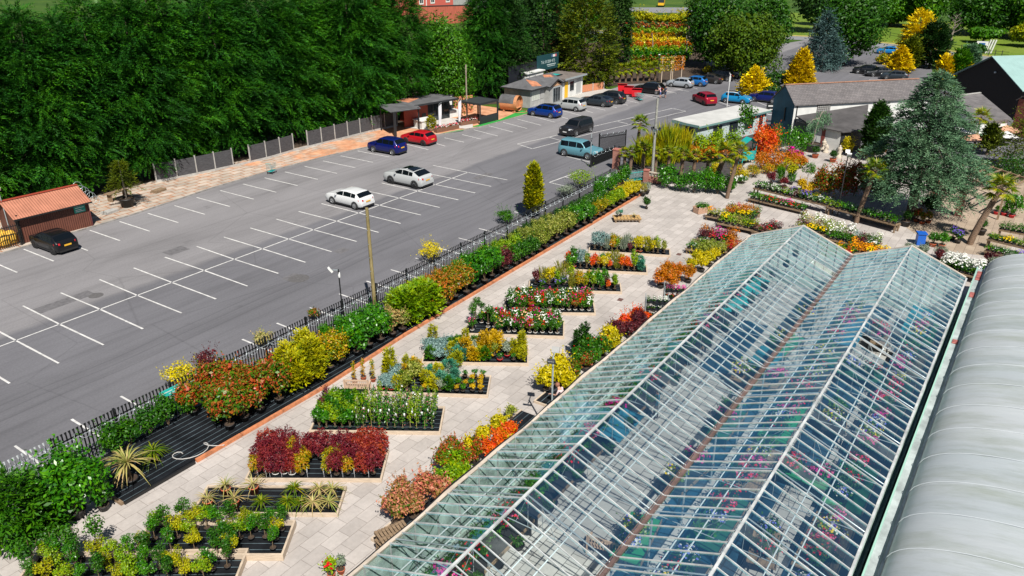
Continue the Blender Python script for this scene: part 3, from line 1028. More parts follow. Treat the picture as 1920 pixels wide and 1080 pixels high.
p_col = lambda t: (min(1, .75 + t * 2)) * max(0, 1 - t ** 2.6) ** .7
p_cone = lambda t: max(0, 1 - t) ** .8 * min(1, .8 + t * 3)
p_egg = lambda t: math.sin(PI * min(1, (t * .92 + .12))) ** .7
ctree('conifer_tree', 'tall dark conifer with its foot behind the barrel sauna', 930, 178, -95, 62, L_DARK, p_col, n=2600, L=.95, bl=.38)
ctree('conifer_tree', 'dark conifer behind the grey sign board of the bungalow', 1018, 150, -90, 40, L_DARK, p_col, n=2000, L=.95, bl=.38)
for i, (x, y) in enumerate(((66.5, 23.5), (70.5, 22.5), (75, 21.5), (79.5, 21.8))):
    tree('conifer_tree', f'dark conifer closing the gap behind terrace and bungalow, {ORD[i]} from the left', LEY[i % 3], x, y, 15, .2, group='dark conifers behind the terrace', rz=i * 2.1, sc=(.5, .62, .92, .92)[i], limbs=2)
ctree('dead_conifer', 'dead rust brown conifer between two dark green conifers', 1044, 118, 8, 17, L_DEAD, p_cone, n=420, L=.8, bl=.3, bw=.08, inner=.1, z0=1.0)
ctree('conifer_tree', 'olive yellow conifer standing behind the flat roofed end of the bungalow', 1098, 160, -40, 58, L_YG, p_col, n=1900, L=1.0, bl=.42, bw=.15)
ctree('conifer_tree', 'dark conifer at the near edge of the nursery rows', 1158, 118, -70, 22, L_DARK, p_col, n=1500, L=1.0, bl=.42, bw=.15)
ctree('conifer_tree', 'dark conifer close beyond the rust brown dead one', 1062, 112, -80, 30, L_DARK, p_col, n=1100, L=1.0, bl=.42, bw=.15)
ctree('blue_spruce', 'blue grey spruce behind the golden cone shaped conifer', 1538, 130, 18, 42, L_BLUE, p_cone, n=1500, L=1.2, bl=.42, bw=.10, inset=.5, lump=.3, lift=-.05)
ctree('golden_conifer', 'broad golden cone conifer behind the slate roofed barn', 1534, 163, 95, 29, L_GOLD, lambda t: max(0, 1 - t) ** .55 * min(1, .8 + t), n=1300, L=.55, bl=.3, bw=.14, lift=.5, at=(103, -14.5))
ctree('golden_conifer', 'ragged golden conifer on the planted island beside parked cars', 1412, 178, 126, 30, L_GOLD, p_cone, n=600, L=.7, bl=.34, bw=.15, inset=.5, lump=.35)
ctree('golden_conifer', 'tallest golden conifer, showing its gold top over a dark green one', 1712, 122, 14, 28, L_GOLD, p_egg, n=900, L=1.0, bl=.45, bw=.18, lump=.35)
ctree('conifer_tree', 'dark green columnar conifer in front of the tallest golden one', 1742, 128, 36, 26, L_DARK, p_egg, n=1100, L=.9, bl=.42, bw=.18, lift=.6)
ctree('conifer_tree', 'olive green narrow conifer left of the dark columnar one', 1703, 132, 68, 15, L_YG, p_egg, n=500, L=.8, bl=.4, bw=.16, lift=.5)
ctree('golden_conifer', 'golden weeping conifer above the dark parked saloon', 1684, 136, 88, 20, L_GOLD, p_cone, n=600, L=.8, bl=.4, bw=.18, lump=.35)
ctree('golden_conifer', 'short golden column conifer left of the dark barn roof', 1768, 152, 104, 12, L_GOLD, p_egg, n=400, L=.7, bl=.36, bw=.16, lift=.7)
ctree('conifer_tree', 'bright green column conifer between the gold column and the dark barn', 1793, 152, 92, 17, L_LIGHT, p_egg, n=500, L=.8, bl=.4, bw=.16, lift=.7)
ctree('golden_conifer', 'low golden conifer touching the dark barn gable', 1808, 152, 122, 14, L_GOLD, p_egg, n=300, L=.7, bl=.36, bw=.16, lift=.7)
ctree('conifer_tree', 'grey green conifer behind the bright green column', 1812, 128, 84, 22, L_CEDAR, p_cone, n=600, L=.9, bl=.4, bw=.14)
ctree('thuja_tree', 'dark green upright thuja beside the lean-to, left of the blue cedar', 1634, 300, 190, 23, leafmat('thuja_needles', [(0.012, 0.04, 0.005), (0.025, 0.075, 0.008), (0.05, 0.12, 0.01)], .6, .12), p_egg, n=1400, L=.5, bl=.26, bw=.11, lift=.8)
ctree('thuja_tree', 'slim olive thuja in front of the terrace parasols', 1850, 290, 232, 13, L_YG, p_egg, n=500, L=.5, bl=.26, bw=.11, lift=.8)


def broad_mesh(h, r, zc, n=7000, k=34, m=L_BROAD, ls=.30, lump=.36, rz=None):
    fb = FB()
    P, N = lumps(n, (0, 0, zc), (r, r, rz or (h - zc)), k, lump, .5, -.75)
    fb.cards(P, N + .7 * rng.normal(size=N.shape) + np.array([0, 0, .35]), ls * rng.uniform(.7, 1.4, len(P)), ls * .62, m)
    P, N = ball(int(n * .16), (0, 0, zc), (r * .72, r * .72, (rz or (h - zc)) * .74), .5)
    fb.cards(P, rng.normal(size=N.shape) + N, ls * 1.9, ls * 1.2, m)
    return fb.mesh('crown')


def btree(name, label, bx, by, top, halfw, m=L_BROAD, n=7000, k=34, ls=.32, at=None, low=.45, cat='tree', lump=.36, tr=.3):
    x, y = at or G(bx, by)
    h = Hgt(bx, top, x, y)
    r = halfw / pxm(x, y, h * .5)
    zc = h * low + .2
    me = broad_mesh(h, r, zc, n, k, m, ls, lump)
    return tree(name, label, me, x, y, h * .8, tr, cat, None, bx * .31 % 6, limbs=6, spread=r * .6)


btree('broadleaf_tree', 'light green broadleaf tree filling the gap after the leylandii row', 822, 200, 20, 62, L_LIGHT, 9000, 40, .30, at=(64.5, 20.0), low=.42)
btree('broadleaf_tree', 'rounded green tree under the red brick factory', 800, 140, 22, 45, L_BROAD, 5000, 30, .34, at=(74, 30))
btree('broadleaf_tree', 'large green broadleaf tree over the row of parked cars', 1375, 135, -28, 72, L_BROAD, 9500, 46, .42, at=(120, 4.5))
btree('pine_tree', 'broad olive pine between the broadleaf and the blue spruce', 1445, 140, 5, 78, L_PINE, 11000, 60, .40, at=(113, -3), lump=.26)
btree('broadleaf_tree', 'big dark broadleaf tree shading the road entrance', 1612, 112, -45, 74, L_BROAD, 9500, 46, .45, at=(136, -13))
btree('broadleaf_tree', 'dark broadleaf tree seen between pine and road entrance', 1500, 105, -30, 55, L_BROAD, 6000, 36, .5, at=(142, 3))
btree('broadleaf_tree', 'leafy tree left of the meadow at the top of the lane', 1395, 90, -40, 60, L_BROAD, 6000, 36, .5, at=(150, 18))
btree('broadleaf_tree', 'spreading dark tree at the right edge over the meadow', 1925, 110, 40, 52, L_BROAD, 5000, 30, .5, at=(150, -48))
btree('broadleaf_tree', 'large dark green tree throwing deep shade on the meadow', 1800, 52, -40, 80, L_BROAD, 6000, 36, .7, at=(205, -28))
btree('broadleaf_tree', 'green tree beyond the meadow right of the shaded one', 1880, 42, -50, 70, L_LIGHT, 6000, 36, .7, at=(200, -40))
btree('broadleaf_tree', 'bushy green tree beyond the lane above the golden conifer', 1640, 40, -20, 60, L_LIGHT, 5000, 30, .7, at=(215, -6))
btree('shrub', 'bright yellow green bush in the meadow under far trees', 1885, 64, 34, 40, L_YEL, 2500, 20, .6, at=(185, -39), low=.5, cat='shrub')
btree('shrub', 'green bush along the far meadow edge', 1830, 64, 46, 36, L_LIGHT, 2000, 20, .6, at=(187, -30), low=.5, cat='shrub')
btree('shrub', 'low green bush at the meadow edge behind the bare tree', 1760, 62, 46, 30, L_LIGHT, 2000, 20, .6, at=(189, -19), low=.5, cat='shrub')
btree('shrub', 'low dark bush beside the bare tree', 1835, 92, 80, 22, L_BROAD, 1500, 16, .45, at=(163, -31), low=.5, cat='shrub')

bgm = [broad_mesh(15, 6.5, 7.5, 3600, 30, m_, .62, .36) for m_ in (L_BROAD, L_DARK, L_LIGHT)]
for i, (x, y) in enumerate(((112, 34), (120, 26), (127, 38), (134, 22), (141, 32), (146, 46), (131, 50), (117, 46), (152, 22), (160, 34), (188, 6), (196, -4), (176, 26), (205, 8), (212, -14), (186, 40), (218, -34), (208, -52), (196, -60), (222, -50), (72, 46), (60, 48), (48, 46), (36, 47))):
    d_ = np.array([x, y, 0]) - CAM; qx = 960 + F_PX * float(d_ @ RT) / float(d_ @ FW)
    if 1120 < qx < 1320 or 735 < qx < 880: continue
    tree('broadleaf_tree', f'{("green", "dark green", "pale green")[i % 3]} tree in the far wood behind the conifers and lane', bgm[i % 3], x, y, 12, .3, group=f'{("green", "dark green", "pale green")[i % 3]} trees of the far wood', rz=i, sc=(.7 if 1 < i < 5 else (.95, .85, 1.1, 1.0)[i % 4]), limbs=2)
# the bare tree in the meadow
t = thing('bare_tree', 'bare dead tree on the mown meadow', 'tree', (*G(1781, 88), 0))
b = MB(); b.tube([(0, 0, 0), (.2, .1, 2.2), (.4, 0, 4.2), (.7, .2, 6.2)], [.24, .2, .12, .03], 7, BARKG)
b.build('trunk', BARKG, t)
b = MB()
for i in range(16):
    z = 2.2 + i * .26; a = i * 2.4; L = 2.2 - i * .09
    p1 = (.3 + L * .5 * math.cos(a), L * .5 * math.sin(a), z + L * .35); p2 = (.3 + L * math.cos(a + .2), L * math.sin(a + .2), z + L * .6)
    b.tube([(.3, .05, z), p1, p2], [.07, .05, .015], 5, BARKG)
    b.tube([p1, (p1[0] + .5 * math.cos(a + 1), p1[1] + .5 * math.sin(a + 1), p1[2] + .6)], [.035, .01], 4, BARKG)
b.build('branches', BARKG, t)


# the blue cedar
def cedar(x, y, h, r):
    t = thing('cedar_tree', 'large blue grey cedar with layered drooping boughs', 'tree', (x, y, 0))
    fb = FB(); tb = MB()
    tb.tube([(0, 0, 0), (.05, .05, h * .3), (.1, 0, h * .65), (0, 0, h)], [.42, .34, .2, .03], 10, BARK)
    lv = 17
    for i in range(lv):
        f = i / (lv - 1)
        z = 2.7 + (h - 3.1) * f ** .95
        R_ = r * 1.08 * (1 - f) ** .72 * (1 - .12 * (i % 3 == 1)) * (1.0 if f > .12 else .85) + .25
        nb = max(4, int(10 - 5 * f))
        for j in range(nb):
            a = 2 * PI * (j + random.uniform(-.3, .3)) / nb + i * 1.3
            Lb = R_ * random.uniform(.72, 1.14)
            dr = .10 * Lb * random.uniform(.3, 1.5)
            ax = lambda s_: (Lb * s_ * math.cos(a), Lb * s_ * math.sin(a), z + .25 * Lb * s_ * (1 - s_) * 2 - dr * s_ * s_)
            tb.tube([ax(0), ax(.5), ax(1)], [.07 * (1 - f) + .03, .04, .01], 5, BARK, cap=False)
            n = int(22 + 22 * Lb)
            s_ = np.sqrt(rng.uniform(.05, 1.0, n))
            off = (rng.random(n) - .5) * 2 * Lb * .30 * (1.15 - s_ * .55)
            P = np.stack([Lb * s_ * math.cos(a) - off * math.sin(a), Lb * s_ * math.sin(a) + off * math.cos(a), z + .5 * Lb * s_ * (1 - s_) - dr * s_ * s_ - abs(off) * .18 + rng.normal(size=n) * .035], 1)
            Nn = np.stack([math.cos(a) - np.sign(off) * .5 * math.sin(a), math.sin(a) + np.sign(off) * .5 * math.cos(a), np.full(n, .12)], 1)
            sprays(fb, P, unit(Nn), .62, L_CEDAR, 6, .27, .08, .06, .3)
    tb.build('trunk', BARK, t)
    fb.build('crown', t)
    return t


CEDX, CEDY = G(1706, 410)
cedar(CEDX, CEDY, Hgt(1722, 128, CEDX, CEDY), 4.35)
# yellow tipped fir at the right edge
t = ctree('fir_tree', 'dark fir with yellow tipped boughs at the right edge', 1935, 330, 165, 95, L_YG, p_cone, n=900, L=1.0, bl=.3, bw=.09, inset=.6, lump=.4, lift=-.05)
# ================================================================== cars
M_TYRE = mat('tyre_rubber', (0.012, 0.012, 0.012), 0.8)
M_RIMS = mat('silver_rim', (0.45, 0.46, 0.47), 0.3, 0.8)
M_RIMD = mat('black_rim', (0.02, 0.02, 0.022), 0.3, 0.3)
M_CARGLASS = mat('car_glass', (0.004, 0.006, 0.008), 0.08, 0, spec=0.45)
M_TRIM = mat('black_trim', (0.015, 0.015, 0.016), 0.55)
M_HEAD = mat('headlamp', (0.62, 0.65, 0.68), 0.1, 0.2, spec=.8)
M_TAIL = mat('tail_lamp', (0.42, 0.012, 0.02), 0.2)
M_PLY = mat('yellow_plate', (0.72, 0.40, 0.03), 0.5)
M_PLW = mat('white_plate', (0.7, 0.7, 0.68), 0.5)


def paint(name, c, metal=.25):
    return mat('paint_' + name, c, 0.3, metal, coat=.35, spec=.4)


PROF = {
    'hatch': [(0, .44), (.02, .53), (.07, .615), (.25, .69), (.44, .965), (.60, 1.0), (.84, .955), (.955, .70), (.985, .62), (1, .40)],
    'suv': [(0, .40), (.02, .50), (.06, .585), (.25, .655), (.41, .96), (.58, 1.0), (.87, .965), (.965, .69), (.988, .60), (1, .38)],
    'box': [(0, .38), (.015, .49), (.05, .575), (.27, .625), (.395, .955), (.52, 1.0), (.93, .985), (.985, .63), (.992, .55), (1, .36)],
    'fast': [(0, .42), (.02, .50), (.07, .575), (.28, .67), (.46, .965), (.60, 1.0), (.78, .91), (.94, .73), (.985, .68), (1, .42)],
    'coupe': [(0, .42), (.02, .52), (.06, .61), (.27, .69), (.44, .97), (.57, 1.0), (.78, .93), (.945, .70), (.985, .62), (1, .40)],
}
SCREEN = {'hatch': (.265, .43, .855, .945), 'suv': (.262, .40, .88, .955), 'box': (.28, .385, .94, .98), 'fast': (.29, .45, .76, .925), 'coupe': (.28, .43, .79, .93)}


def car(label, style, col, c, az, L=4.2, W=1.78, H=1.48, rim=None, roof=None, cat='car', wr_=.33, openboot=False, stripes=False):
    t = thing('parked_car', label, cat, (c[0], c[1], 0), az, 'cars in the car park')
    pf = PROF[style]; ps, pz = [a for a, _ in pf], [z * H for _, z in pf]
    belt = {'box': .60, 'suv': .635}.get(style, .665) * H
    X = lambda s: L / 2 - s * L

    def hw(s):
        e = min(s, 1 - s) / .14
        return W / 2 * (1 - .13 * max(0, 1 - e) ** 2.2)

    def ring(s, off=0.0):
        zt = float(np.interp(s, ps, pz)); h = hw(s)
        zb = .21 + .10 * max(0, 1 - min(s, 1 - s) / .05)
        bz = min(belt, zt - .012)
        up = max(0.0, (zt - belt) / (H - belt))
        wr = h * (.955 - .20 * up)
        o = off
        return [(0, zb), (h * .90, zb), (h * .985 + o, zb + .1), (h + o, .40 * H), (h * .985 + o, bz - .02 * H), (h * .955 + o, bz), (wr + o, zt - .035 * up - .004), (wr * .86 + o * .5, zt + o), (wr * .45, zt + .012 + o), (0, zt + .02 + o)]

    S = sorted(set([0, .004, .012, .02, .035, .06, .1, .15, .2, .25, .3, .345, .39, .44, .5, .55, .6, .66, .72, .78, .84, .88, .92, .955, .975, .988, .995, 1] + ps))
    b = MB(); rows = []
    for s in S:
        r = ring(s)
        rows.append([(X(s), y, z) for y, z in r] + [(X(s), -y, z) for y, z in r[-2::-1]])
    n = len(rows[0])
    vs = [p for r in rows for p in r]
    fs = [(i * n + j, (i + 1) * n + j, (i + 1) * n + j + 1, i * n + j + 1) for i in range(len(S) - 1) for j in range(n - 1)]
    b.add(vs, fs, col, True)
    b.add(rows[0], [tuple(range(n - 1))], col); b.add(rows[-1], [tuple(reversed(range(n - 1)))], col)
    body = b.build('body', col, t)
    s0, s1, s2, s3 = SCREEN[style]

    def top_panel(name, sa, sb, m, wd=.93, off=.012):
        g = MB(); P = []
        for i in range(7):
            s = sa + (sb - sa) * i / 6
            r = ring(s, off); (yr, zr), (y8, z8), (y4, z4), (_, z0) = r[6], r[7], r[8], r[9]
            h_ = [(yr * wd, zr + (z8 - zr) * .5 + off), (y4, z4), (0, z0), (-y4, z4), (-yr * wd, zr + (z8 - zr) * .5 + off)]
            P.append([(X(s), y, z) for y, z in h_])
        g.grid(P, m)
        return g.build(name, m, t)

    top_panel('windscreen', s0, s1, M_CARGLASS)
    if not openboot: top_panel('rear_window', s2, s3, M_CARGLASS)
    if roof: top_panel('roof_panel', s1 + .03, s2 - .02, roof, .92, .008)
    rear = s2 - .015 if style != 'box' else .93
    cuts = [s0 + .05, .51, .522, min(.72, rear - .1), min(.72, rear - .1) + .008, rear]
    for k in range(3):
        sa, sb = cuts[2 * k] if k else cuts[0], cuts[2 * k + 1]
        if k == 2 and sb - sa < .04: continue
        for sd in (1, -1):
            g = MB(); P = []
            for i in range(6):
                s = sa + (sb - sa) * i / 5
                r = ring(s, .008); (yb, zb), (yr, zr) = r[5], r[6]
                lo, hi = .10, .90
                P.append([(X(s), sd * (yb + (yr - yb) * q), zb + (zr - zb) * q) for q in ((lo, (lo + hi) / 2, hi) if sd > 0 else (hi, (lo + hi) / 2, lo))])
            g.grid(P, M_CARGLASS)
            g.build('side_window', M_CARGLASS, t)
    # lower trim, arches and wheels
    g = MB()
    for sd in (1, -1):
        g.box(-L * .32, L * .30, sd * (W / 2 - .02) - .02, sd * (W / 2 - .02) + .025, .2, .30, M_TRIM)
    g.box(L / 2 - .08, L / 2 + .012, -W * .36, W * .36, .22, .40, M_TRIM)
    g.box(-L / 2 - .012, -L / 2 + .08, -W * .38, W * .38, .22, .36, M_TRIM)
    g.build('lower_trim', M_TRIM, t)
    wb = L * .305
    if 'tyre' not in MESH:
        m_ = MB(); m_.lathe([(.20, -.1), (.31, -.1), (.33, -.07), (.33, .07), (.31, .1), (.2, .1)], 24, M_TYRE); MESH['tyre'] = m_.mesh('tyre')
        m_ = MB(); m_.lathe([(0, -.07), (.388, -.07), (.388, .082), (.34, .082)], 24, M_TRIM); MESH['arch'] = m_.mesh('wheel_arch')
        for nm, mm in (('rims', M_RIMS), ('rimd', M_RIMD)):
            m_ = MB()
            m_.lathe([(.215, .02), (.225, .098), (.205, .104), (.195, .06)], 24, mm)
            m_.disc((0, 0, .05), .2, M_TRIM, 20)
            for i in range(7):
                a = i * 2 * PI / 7
                m_.bar((.03 * math.cos(a), .03 * math.sin(a), .085), (.205 * math.cos(a), .205 * math.sin(a), .092), .055, .02, mm)
            m_.lathe([(.05, .06), (.05, .1), (0, .1)], 12, mm)
            MESH[nm] = m_.mesh('rim')
    for sx in (1, -1):
        for sd in (1, -1):
            wz = bpy.data.objects.new('wheel', None); COL.objects.link(wz); wz.parent = t; wz.empty_display_size = .1
            wz.location = (sx * wb - .02 * L, sd * (W / 2 - .075), wr_)
            wz.rotation_euler = (R(90) * (-1 if sd > 0 else 1), 0, 0)
            k = wr_ / .33; wz.scale = (k, k, 1)
            new_obj('tyre', MESH['tyre'], wz); new_obj('wheel_arch', MESH['arch'], wz); new_obj('rim', MESH['rimd' if rim == 'd' else 'rims'], wz)

    def lamp(name, s, y0, y1, z0, z1, m, front):
        for sd in (1, -1):
            g = MB(); x = (L / 2 if front else -L / 2)
            kx = .13 * W / 2
            e = 1 if front else -1
            P = []
            for i in range(4):
                yy = y0 + (y1 - y0) * i / 3
                bk = .02 + .30 * max(0, (yy - y0) / (y1 - y0)) ** 1.8
                P.append([(x - e * bk + e * .03, sd * yy * W / 2, z0 * H), (x - e * (bk + .03) + e * .03, sd * yy * W / 2, z1 * H)])
            g.grid(P if sd * e > 0 else P[::-1], m)
            g.build(name, m, t)
    lamp('headlight', 0, .56, .97, .46, .56, M_HEAD, True)
    lamp('tail_light', 1, .60, .98, .54, .64, M_TAIL, False)
    g = MB(); g.box(-L / 2 - .03, -L / 2 - .012, -.26, .26, .44 * H, .44 * H + .115, M_PLY); g.build('number_plate', M_PLY, t)
    g = MB(); g.box(L / 2 + .012, L / 2 + .03, -.26, .26, .29 * H, .29 * H + .11, M_PLW); g.build('number_plate', M_PLW, t)
    g = MB(); g.box(L / 2 - .02, L / 2 + .014, -W * .28, W * .28, .40 * H, .47 * H, M_TRIM); g.build('grille', M_TRIM, t)
    for sd in (1, -1):
        g = MB(); xm = X(s0 + .075)
        g.prism([(xm - .07, sd * (W / 2 - .02)), (xm + .07, sd * (W / 2 - .02)), (xm + .05, sd * (W / 2 + .16)), (xm - .05, sd * (W / 2 + .16))][::sd], belt - .01, belt + .13, col)
        g.build('wing_mirror', col, t)
    if stripes:
        for sd in (1, -1):
            g = MB(); P = []
            for i in range(10):
                s = s1 - .02 + (s2 - s1) * i / 9
                r = ring(s, .014); P.append([(X(s), sd * r[6][0] * .98, r[6][1] + .03), (X(s), sd * r[7][0] * .84, r[7][1] + .008)])
            g.grid(P if sd < 0 else P[::-1], M_PLW); g.build('roof_rail', M_PLW, t)
    if openboot:
        g = MB(); a = (X(s2), H * .96)
        g.bar((a[0], 0, a[1]), (a[0] - .85, 0, a[1] + .42), W * .78, .05, col, up=(0, 0, 1))
        g.bar((a[0] - .15, 0, a[1] + .115), (a[0] - .6, 0, a[1] + .335), W * .62, .03, M_CARGLASS)
        g.build('tailgate', None, t)
    return t


MESH = {}


def carpx(label, style, col, fpx, rpx, az=None, **kw):
    """car standing with its camera-side wheels on two pixels (front wheel, rear wheel)"""
    f, r = G(*fpx), G(*rpx)
    W = kw.get('W', 1.78)
    a = math.atan2(f[1] - r[1], f[0] - r[0]) if az is None else R(az)
    mid = ((f[0] + r[0]) / 2, (f[1] + r[1]) / 2)
    n1 = (-math.sin(a), math.cos(a))
    v = (mid[0] - CAM[0], mid[1] - CAM[1])
    sg = 1 if n1[0] * v[0] + n1[1] * v[1] > 0 else -1
    c = (mid[0] + sg * n1[0] * (W / 2 - .1) + math.cos(a) * .03, mid[1] + sg * n1[1] * (W / 2 - .1) + math.sin(a) * .03)
    return car(label, style, col, c, a, **kw)


BLK = paint('black', (0.008, 0.009, 0.011))
DGR = paint('dark_grey', (0.018, 0.020, 0.023)); DBL = paint('slate_blue', (0.028, 0.038, 0.048))
carpx('black hatchback alone beside the corrugated shed', 'hatch', BLK, (69, 464), (100, 477.5), 91, L=3.95, W=1.75, H=1.42, rim='d')
carpx('deep blue small crossover parked left of the red hatchback', 'suv', paint('deep_blue', (0.004, 0.010, 0.115)), (703, 285), (733, 291), 92, L=4.28, H=1.66)
carpx('bright red hatchback in front of the garden room terrace', 'hatch', paint('red', (0.42, 0.008, 0.016), .1), (763, 268), (792, 274.2), 92, L=4.0, H=1.45, rim='d')
carpx('white hatchback in the middle bays', 'hatch', paint('white', (0.60, 0.61, 0.61), 0), (624, 382), (666, 392.7), 90, L=4.35, W=1.8, H=1.44)
carpx('pale grey sloping coupe with black panoramic roof', 'coupe', paint('pale_grey', (0.43, 0.445, 0.445), .05), (735, 344), (775, 353.2), 90, L=4.75, W=1.95, H=1.62, rim='d', roof=M_CARGLASS, wr_=.37)
carpx('cobalt blue crossover parked nearest the barrel sauna', 'suv', paint('cobalt', (0.003, 0.035, 0.22)), (1002, 217), (1029, 222.7), 90, L=4.4, W=1.82, H=1.6, roof=M_CARGLASS)
carpx('small silver crossover beside the cobalt blue one', 'suv', paint('silver', (0.42, 0.44, 0.44)), (1052, 204), (1075, 211), 91, L=4.25, W=1.8, H=1.6)
carpx('long slate grey fastback saloon outside the bungalow', 'fast', DBL, (1097, 196), (1127, 201.8), 92, L=4.85, W=1.85, H=1.45)
car('dark grey estate behind the slate fastback', 'suv', DGR, G(1142, 192), R(93), L=4.55, W=1.85, H=1.62)
carpx('black car with its boot open and shoppers behind', 'suv', BLK, (1203, 172), (1225, 180), 93, L=4.4, W=1.82, H=1.6, openboot=True)
carpx('silver hatchback parked under the espaliered trees', 'hatch', paint('cool_silver', (0.34, 0.37, 0.40)), (1261, 162), (1283, 167.2), 94, L=4.0, H=1.46)
car('mid blue hatchback next to the silver hatchback', 'hatch', paint('mid_blue', (0.012, 0.13, 0.40)), G(1300, 160), R(95), L=4.1, H=1.5)
car('charcoal saloon right of the mid blue hatchback', 'fast', paint('charcoal', (0.03, 0.026, 0.024)), G(1327, 155), R(96), L=4.5, H=1.44)
car('black crossover half in shade under the broadleaf tree', 'suv', BLK, G(1349, 150), R(98), L=4.3, H=1.6)
car('pale small car parked in shade beside the black crossover', 'hatch', paint('pale_silver', (0.40, 0.43, 0.45)), G(1369, 145), R(100), L=3.7, W=1.68, H=1.5)
car('silver saloon in deep shade at the end of the row', 'fast', paint('dim_silver', (0.30, 0.30, 0.31)), G(1398, 138), R(110), L=4.5, H=1.45)
carpx('dark red crossover driving in the aisle', 'suv', paint('wine_red', (0.30, 0.008, 0.028)), (1302, 191), (1318.5, 197.6), None, L=4.35, W=1.82, H=1.62, rim='d')
carpx('sky blue small car with black roof and white rails', 'hatch', paint('sky_blue', (0.008, 0.24, 0.50)), (1384, 197), (1369, 191.5), -88, L=3.95, W=1.75, H=1.52, roof=mat('black_roof', (.01, .01, .012), .25), stripes=True)
carpx('navy blue hatchback beside the slate roofed barn', 'hatch', paint('navy', (0.006, 0.012, 0.11)), (1420, 188), (1439, 196.5), 92, L=4.3, H=1.52)
carpx('dark grey saloon parked on the forecourt beyond the barn', 'fast', DGR, (1639, 144), (1663, 144), None, L=4.4, H=1.45)
car('black car half hidden behind the dark grey saloon', 'hatch', BLK, G(1622, 138), R(100), L=4.1, H=1.45)
car('dark car mostly hidden by the top of the cedar', 'hatch', DBL, G(1676, 149), R(100), L=4.1, H=1.45)
car('distant blue car beyond the golden bushes', 'hatch', paint('bright_blue', (0.01, 0.2, 0.5)), G(1664, 101), R(100), L=4.1, H=1.45)
carpx('ice blue off-roader parked by the entrance gates', 'box', paint('ice_blue', (0.12, 0.30, 0.36)), (1099, 300), (1062.5, 292.3), -90, L=4.6, W=1.9, H=1.74, wr_=.37)
carpx('graphite grey off-roader driving toward the viewer', 'box', paint('graphite', (0.020, 0.020, 0.022)), (1078, 256), (1106, 247.7), None, L=4.6, W=1.92, H=1.72, wr_=.37)
# ================================================================== buildings, fences, street furniture
def corrug(name, col, pitch=.18, axis='X', depth=.5, rough=.5, noise=.25):
    m, n, l, p, tc = nodemat(name, rough)
    v = tc.outputs['Object']
    w_ = n.new('ShaderNodeTexWave'); w_.bands_direction = axis; w_.inputs['Scale'].default_value = 1 / pitch / 3.1831
    l.new(v, w_.inputs['Vector'])
    f = ramp(n, l, ntex(n, l, v, .9, 6, .65), [(0.3, 1 - noise), (0.7, 1 + noise * .6)])
    c = mixc(n, l, 1.0, col, f, 'MULTIPLY'); l.new(c, p.inputs['Base Color'])
    bp = n.new('ShaderNodeBump'); bp.inputs['Strength'].default_value = depth; bp.inputs['Distance'].default_value = .04
    l.new(w_.outputs[0], bp.inputs['Height']); l.new(bp.outputs[0], p.inputs['Normal'])
    return m


def brickmat(name, c1, c2, mo, bw=.44, bh=.15):
    m, n, l, p, tc = nodemat(name, .9)
    b = n.new('ShaderNodeTexBrick'); b.inputs['Scale'].default_value = 1; b.inputs['Brick Width'].default_value = bw; b.inputs['Row Height'].default_value = bh; b.inputs['Mortar Size'].default_value = .012
    b.inputs['Color1'].default_value = (*c1, 1); b.inputs['Color2'].default_value = (*c2, 1); b.inputs['Mortar'].default_value = (*mo, 1)
    mp = n.new('ShaderNodeMapping'); mp.inputs['Rotation'].default_value = (R(90), 0, 0)
    sx = n.new('ShaderNodeSeparateXYZ'); l.new(tc.outputs['Object'], sx.inputs[0])
    cb = n.new('ShaderNodeCombineXYZ'); l.new(mathn(n, l, 'ADD', sx.outputs[0], sx.outputs[1]), cb.inputs[0]); l.new(sx.outputs[2], cb.inputs[1])
    l.new(cb.outputs[0], b.inputs['Vector'])
    f = ramp(n, l, ntex(n, l, tc.outputs['Object'], .7, 5), [(0.3, .8), (0.7, 1.1)])
    l.new(mixc(n, l, 1.0, b.outputs['Color'], f, 'MULTIPLY'), p.inputs['Base Color'])
    return m


def text(body, size, parent, loc, rot, m, name='lettering', align='CENTER'):
    cu = bpy.data.curves.new(name, 'FONT'); cu.body = body; cu.size = size; cu.align_x = align; cu.extrude = .004
    o = bpy.data.objects.new(name, cu); COL.objects.link(o)
    bpy.context.view_layer.update()
    me = bpy.data.meshes.new_from_object(o)
    bpy.data.objects.remove(o)
    me.materials.clear(); me.materials.append(m)
    q = new_obj(name, me, parent, loc); q.rotation_euler = rot
    return q


M_DARK = mat('anthracite', (0.022, 0.024, 0.027), .5)
M_WRENDER = mat('white_render', (0.62, 0.62, 0.60), .8, noise=.1, nscale=1.0)
M_ROOFW = mat('white_roof_felt', (0.46, 0.46, 0.44), .8, noise=.12, nscale=.6)
M_FELT = mat('grey_roof_felt', (0.10, 0.10, 0.105), .9, noise=.3, nscale=.7)
M_WINDOW = mat('window_pane', (0.02, 0.026, 0.03), .08, spec=.6)
M_GREYW = mat('grey_cladding', (0.33, 0.33, 0.32), .8, noise=.15, nscale=1.5)
M_REDCLAD = mat('red_stained_boards', (0.30, 0.045, 0.022), .7, noise=.35, nscale=5, stretch=(6, 6, .6))
M_BRICK = brickmat('red_brick', (0.36, 0.11, 0.075), (0.28, 0.085, 0.06), (0.30, 0.22, 0.18))
M_CONC = mat('concrete_post', (0.36, 0.35, 0.33), .9, noise=.2, nscale=3)
M_BLACKM = mat('black_steel', (0.012, 0.013, 0.014), .4)
M_WIRE = mat('razor_wire', (0.50, 0.56, 0.58), .3, .5)
M_TEAL = mat('teal_plastic', (0.02, 0.36, 0.33), .45)

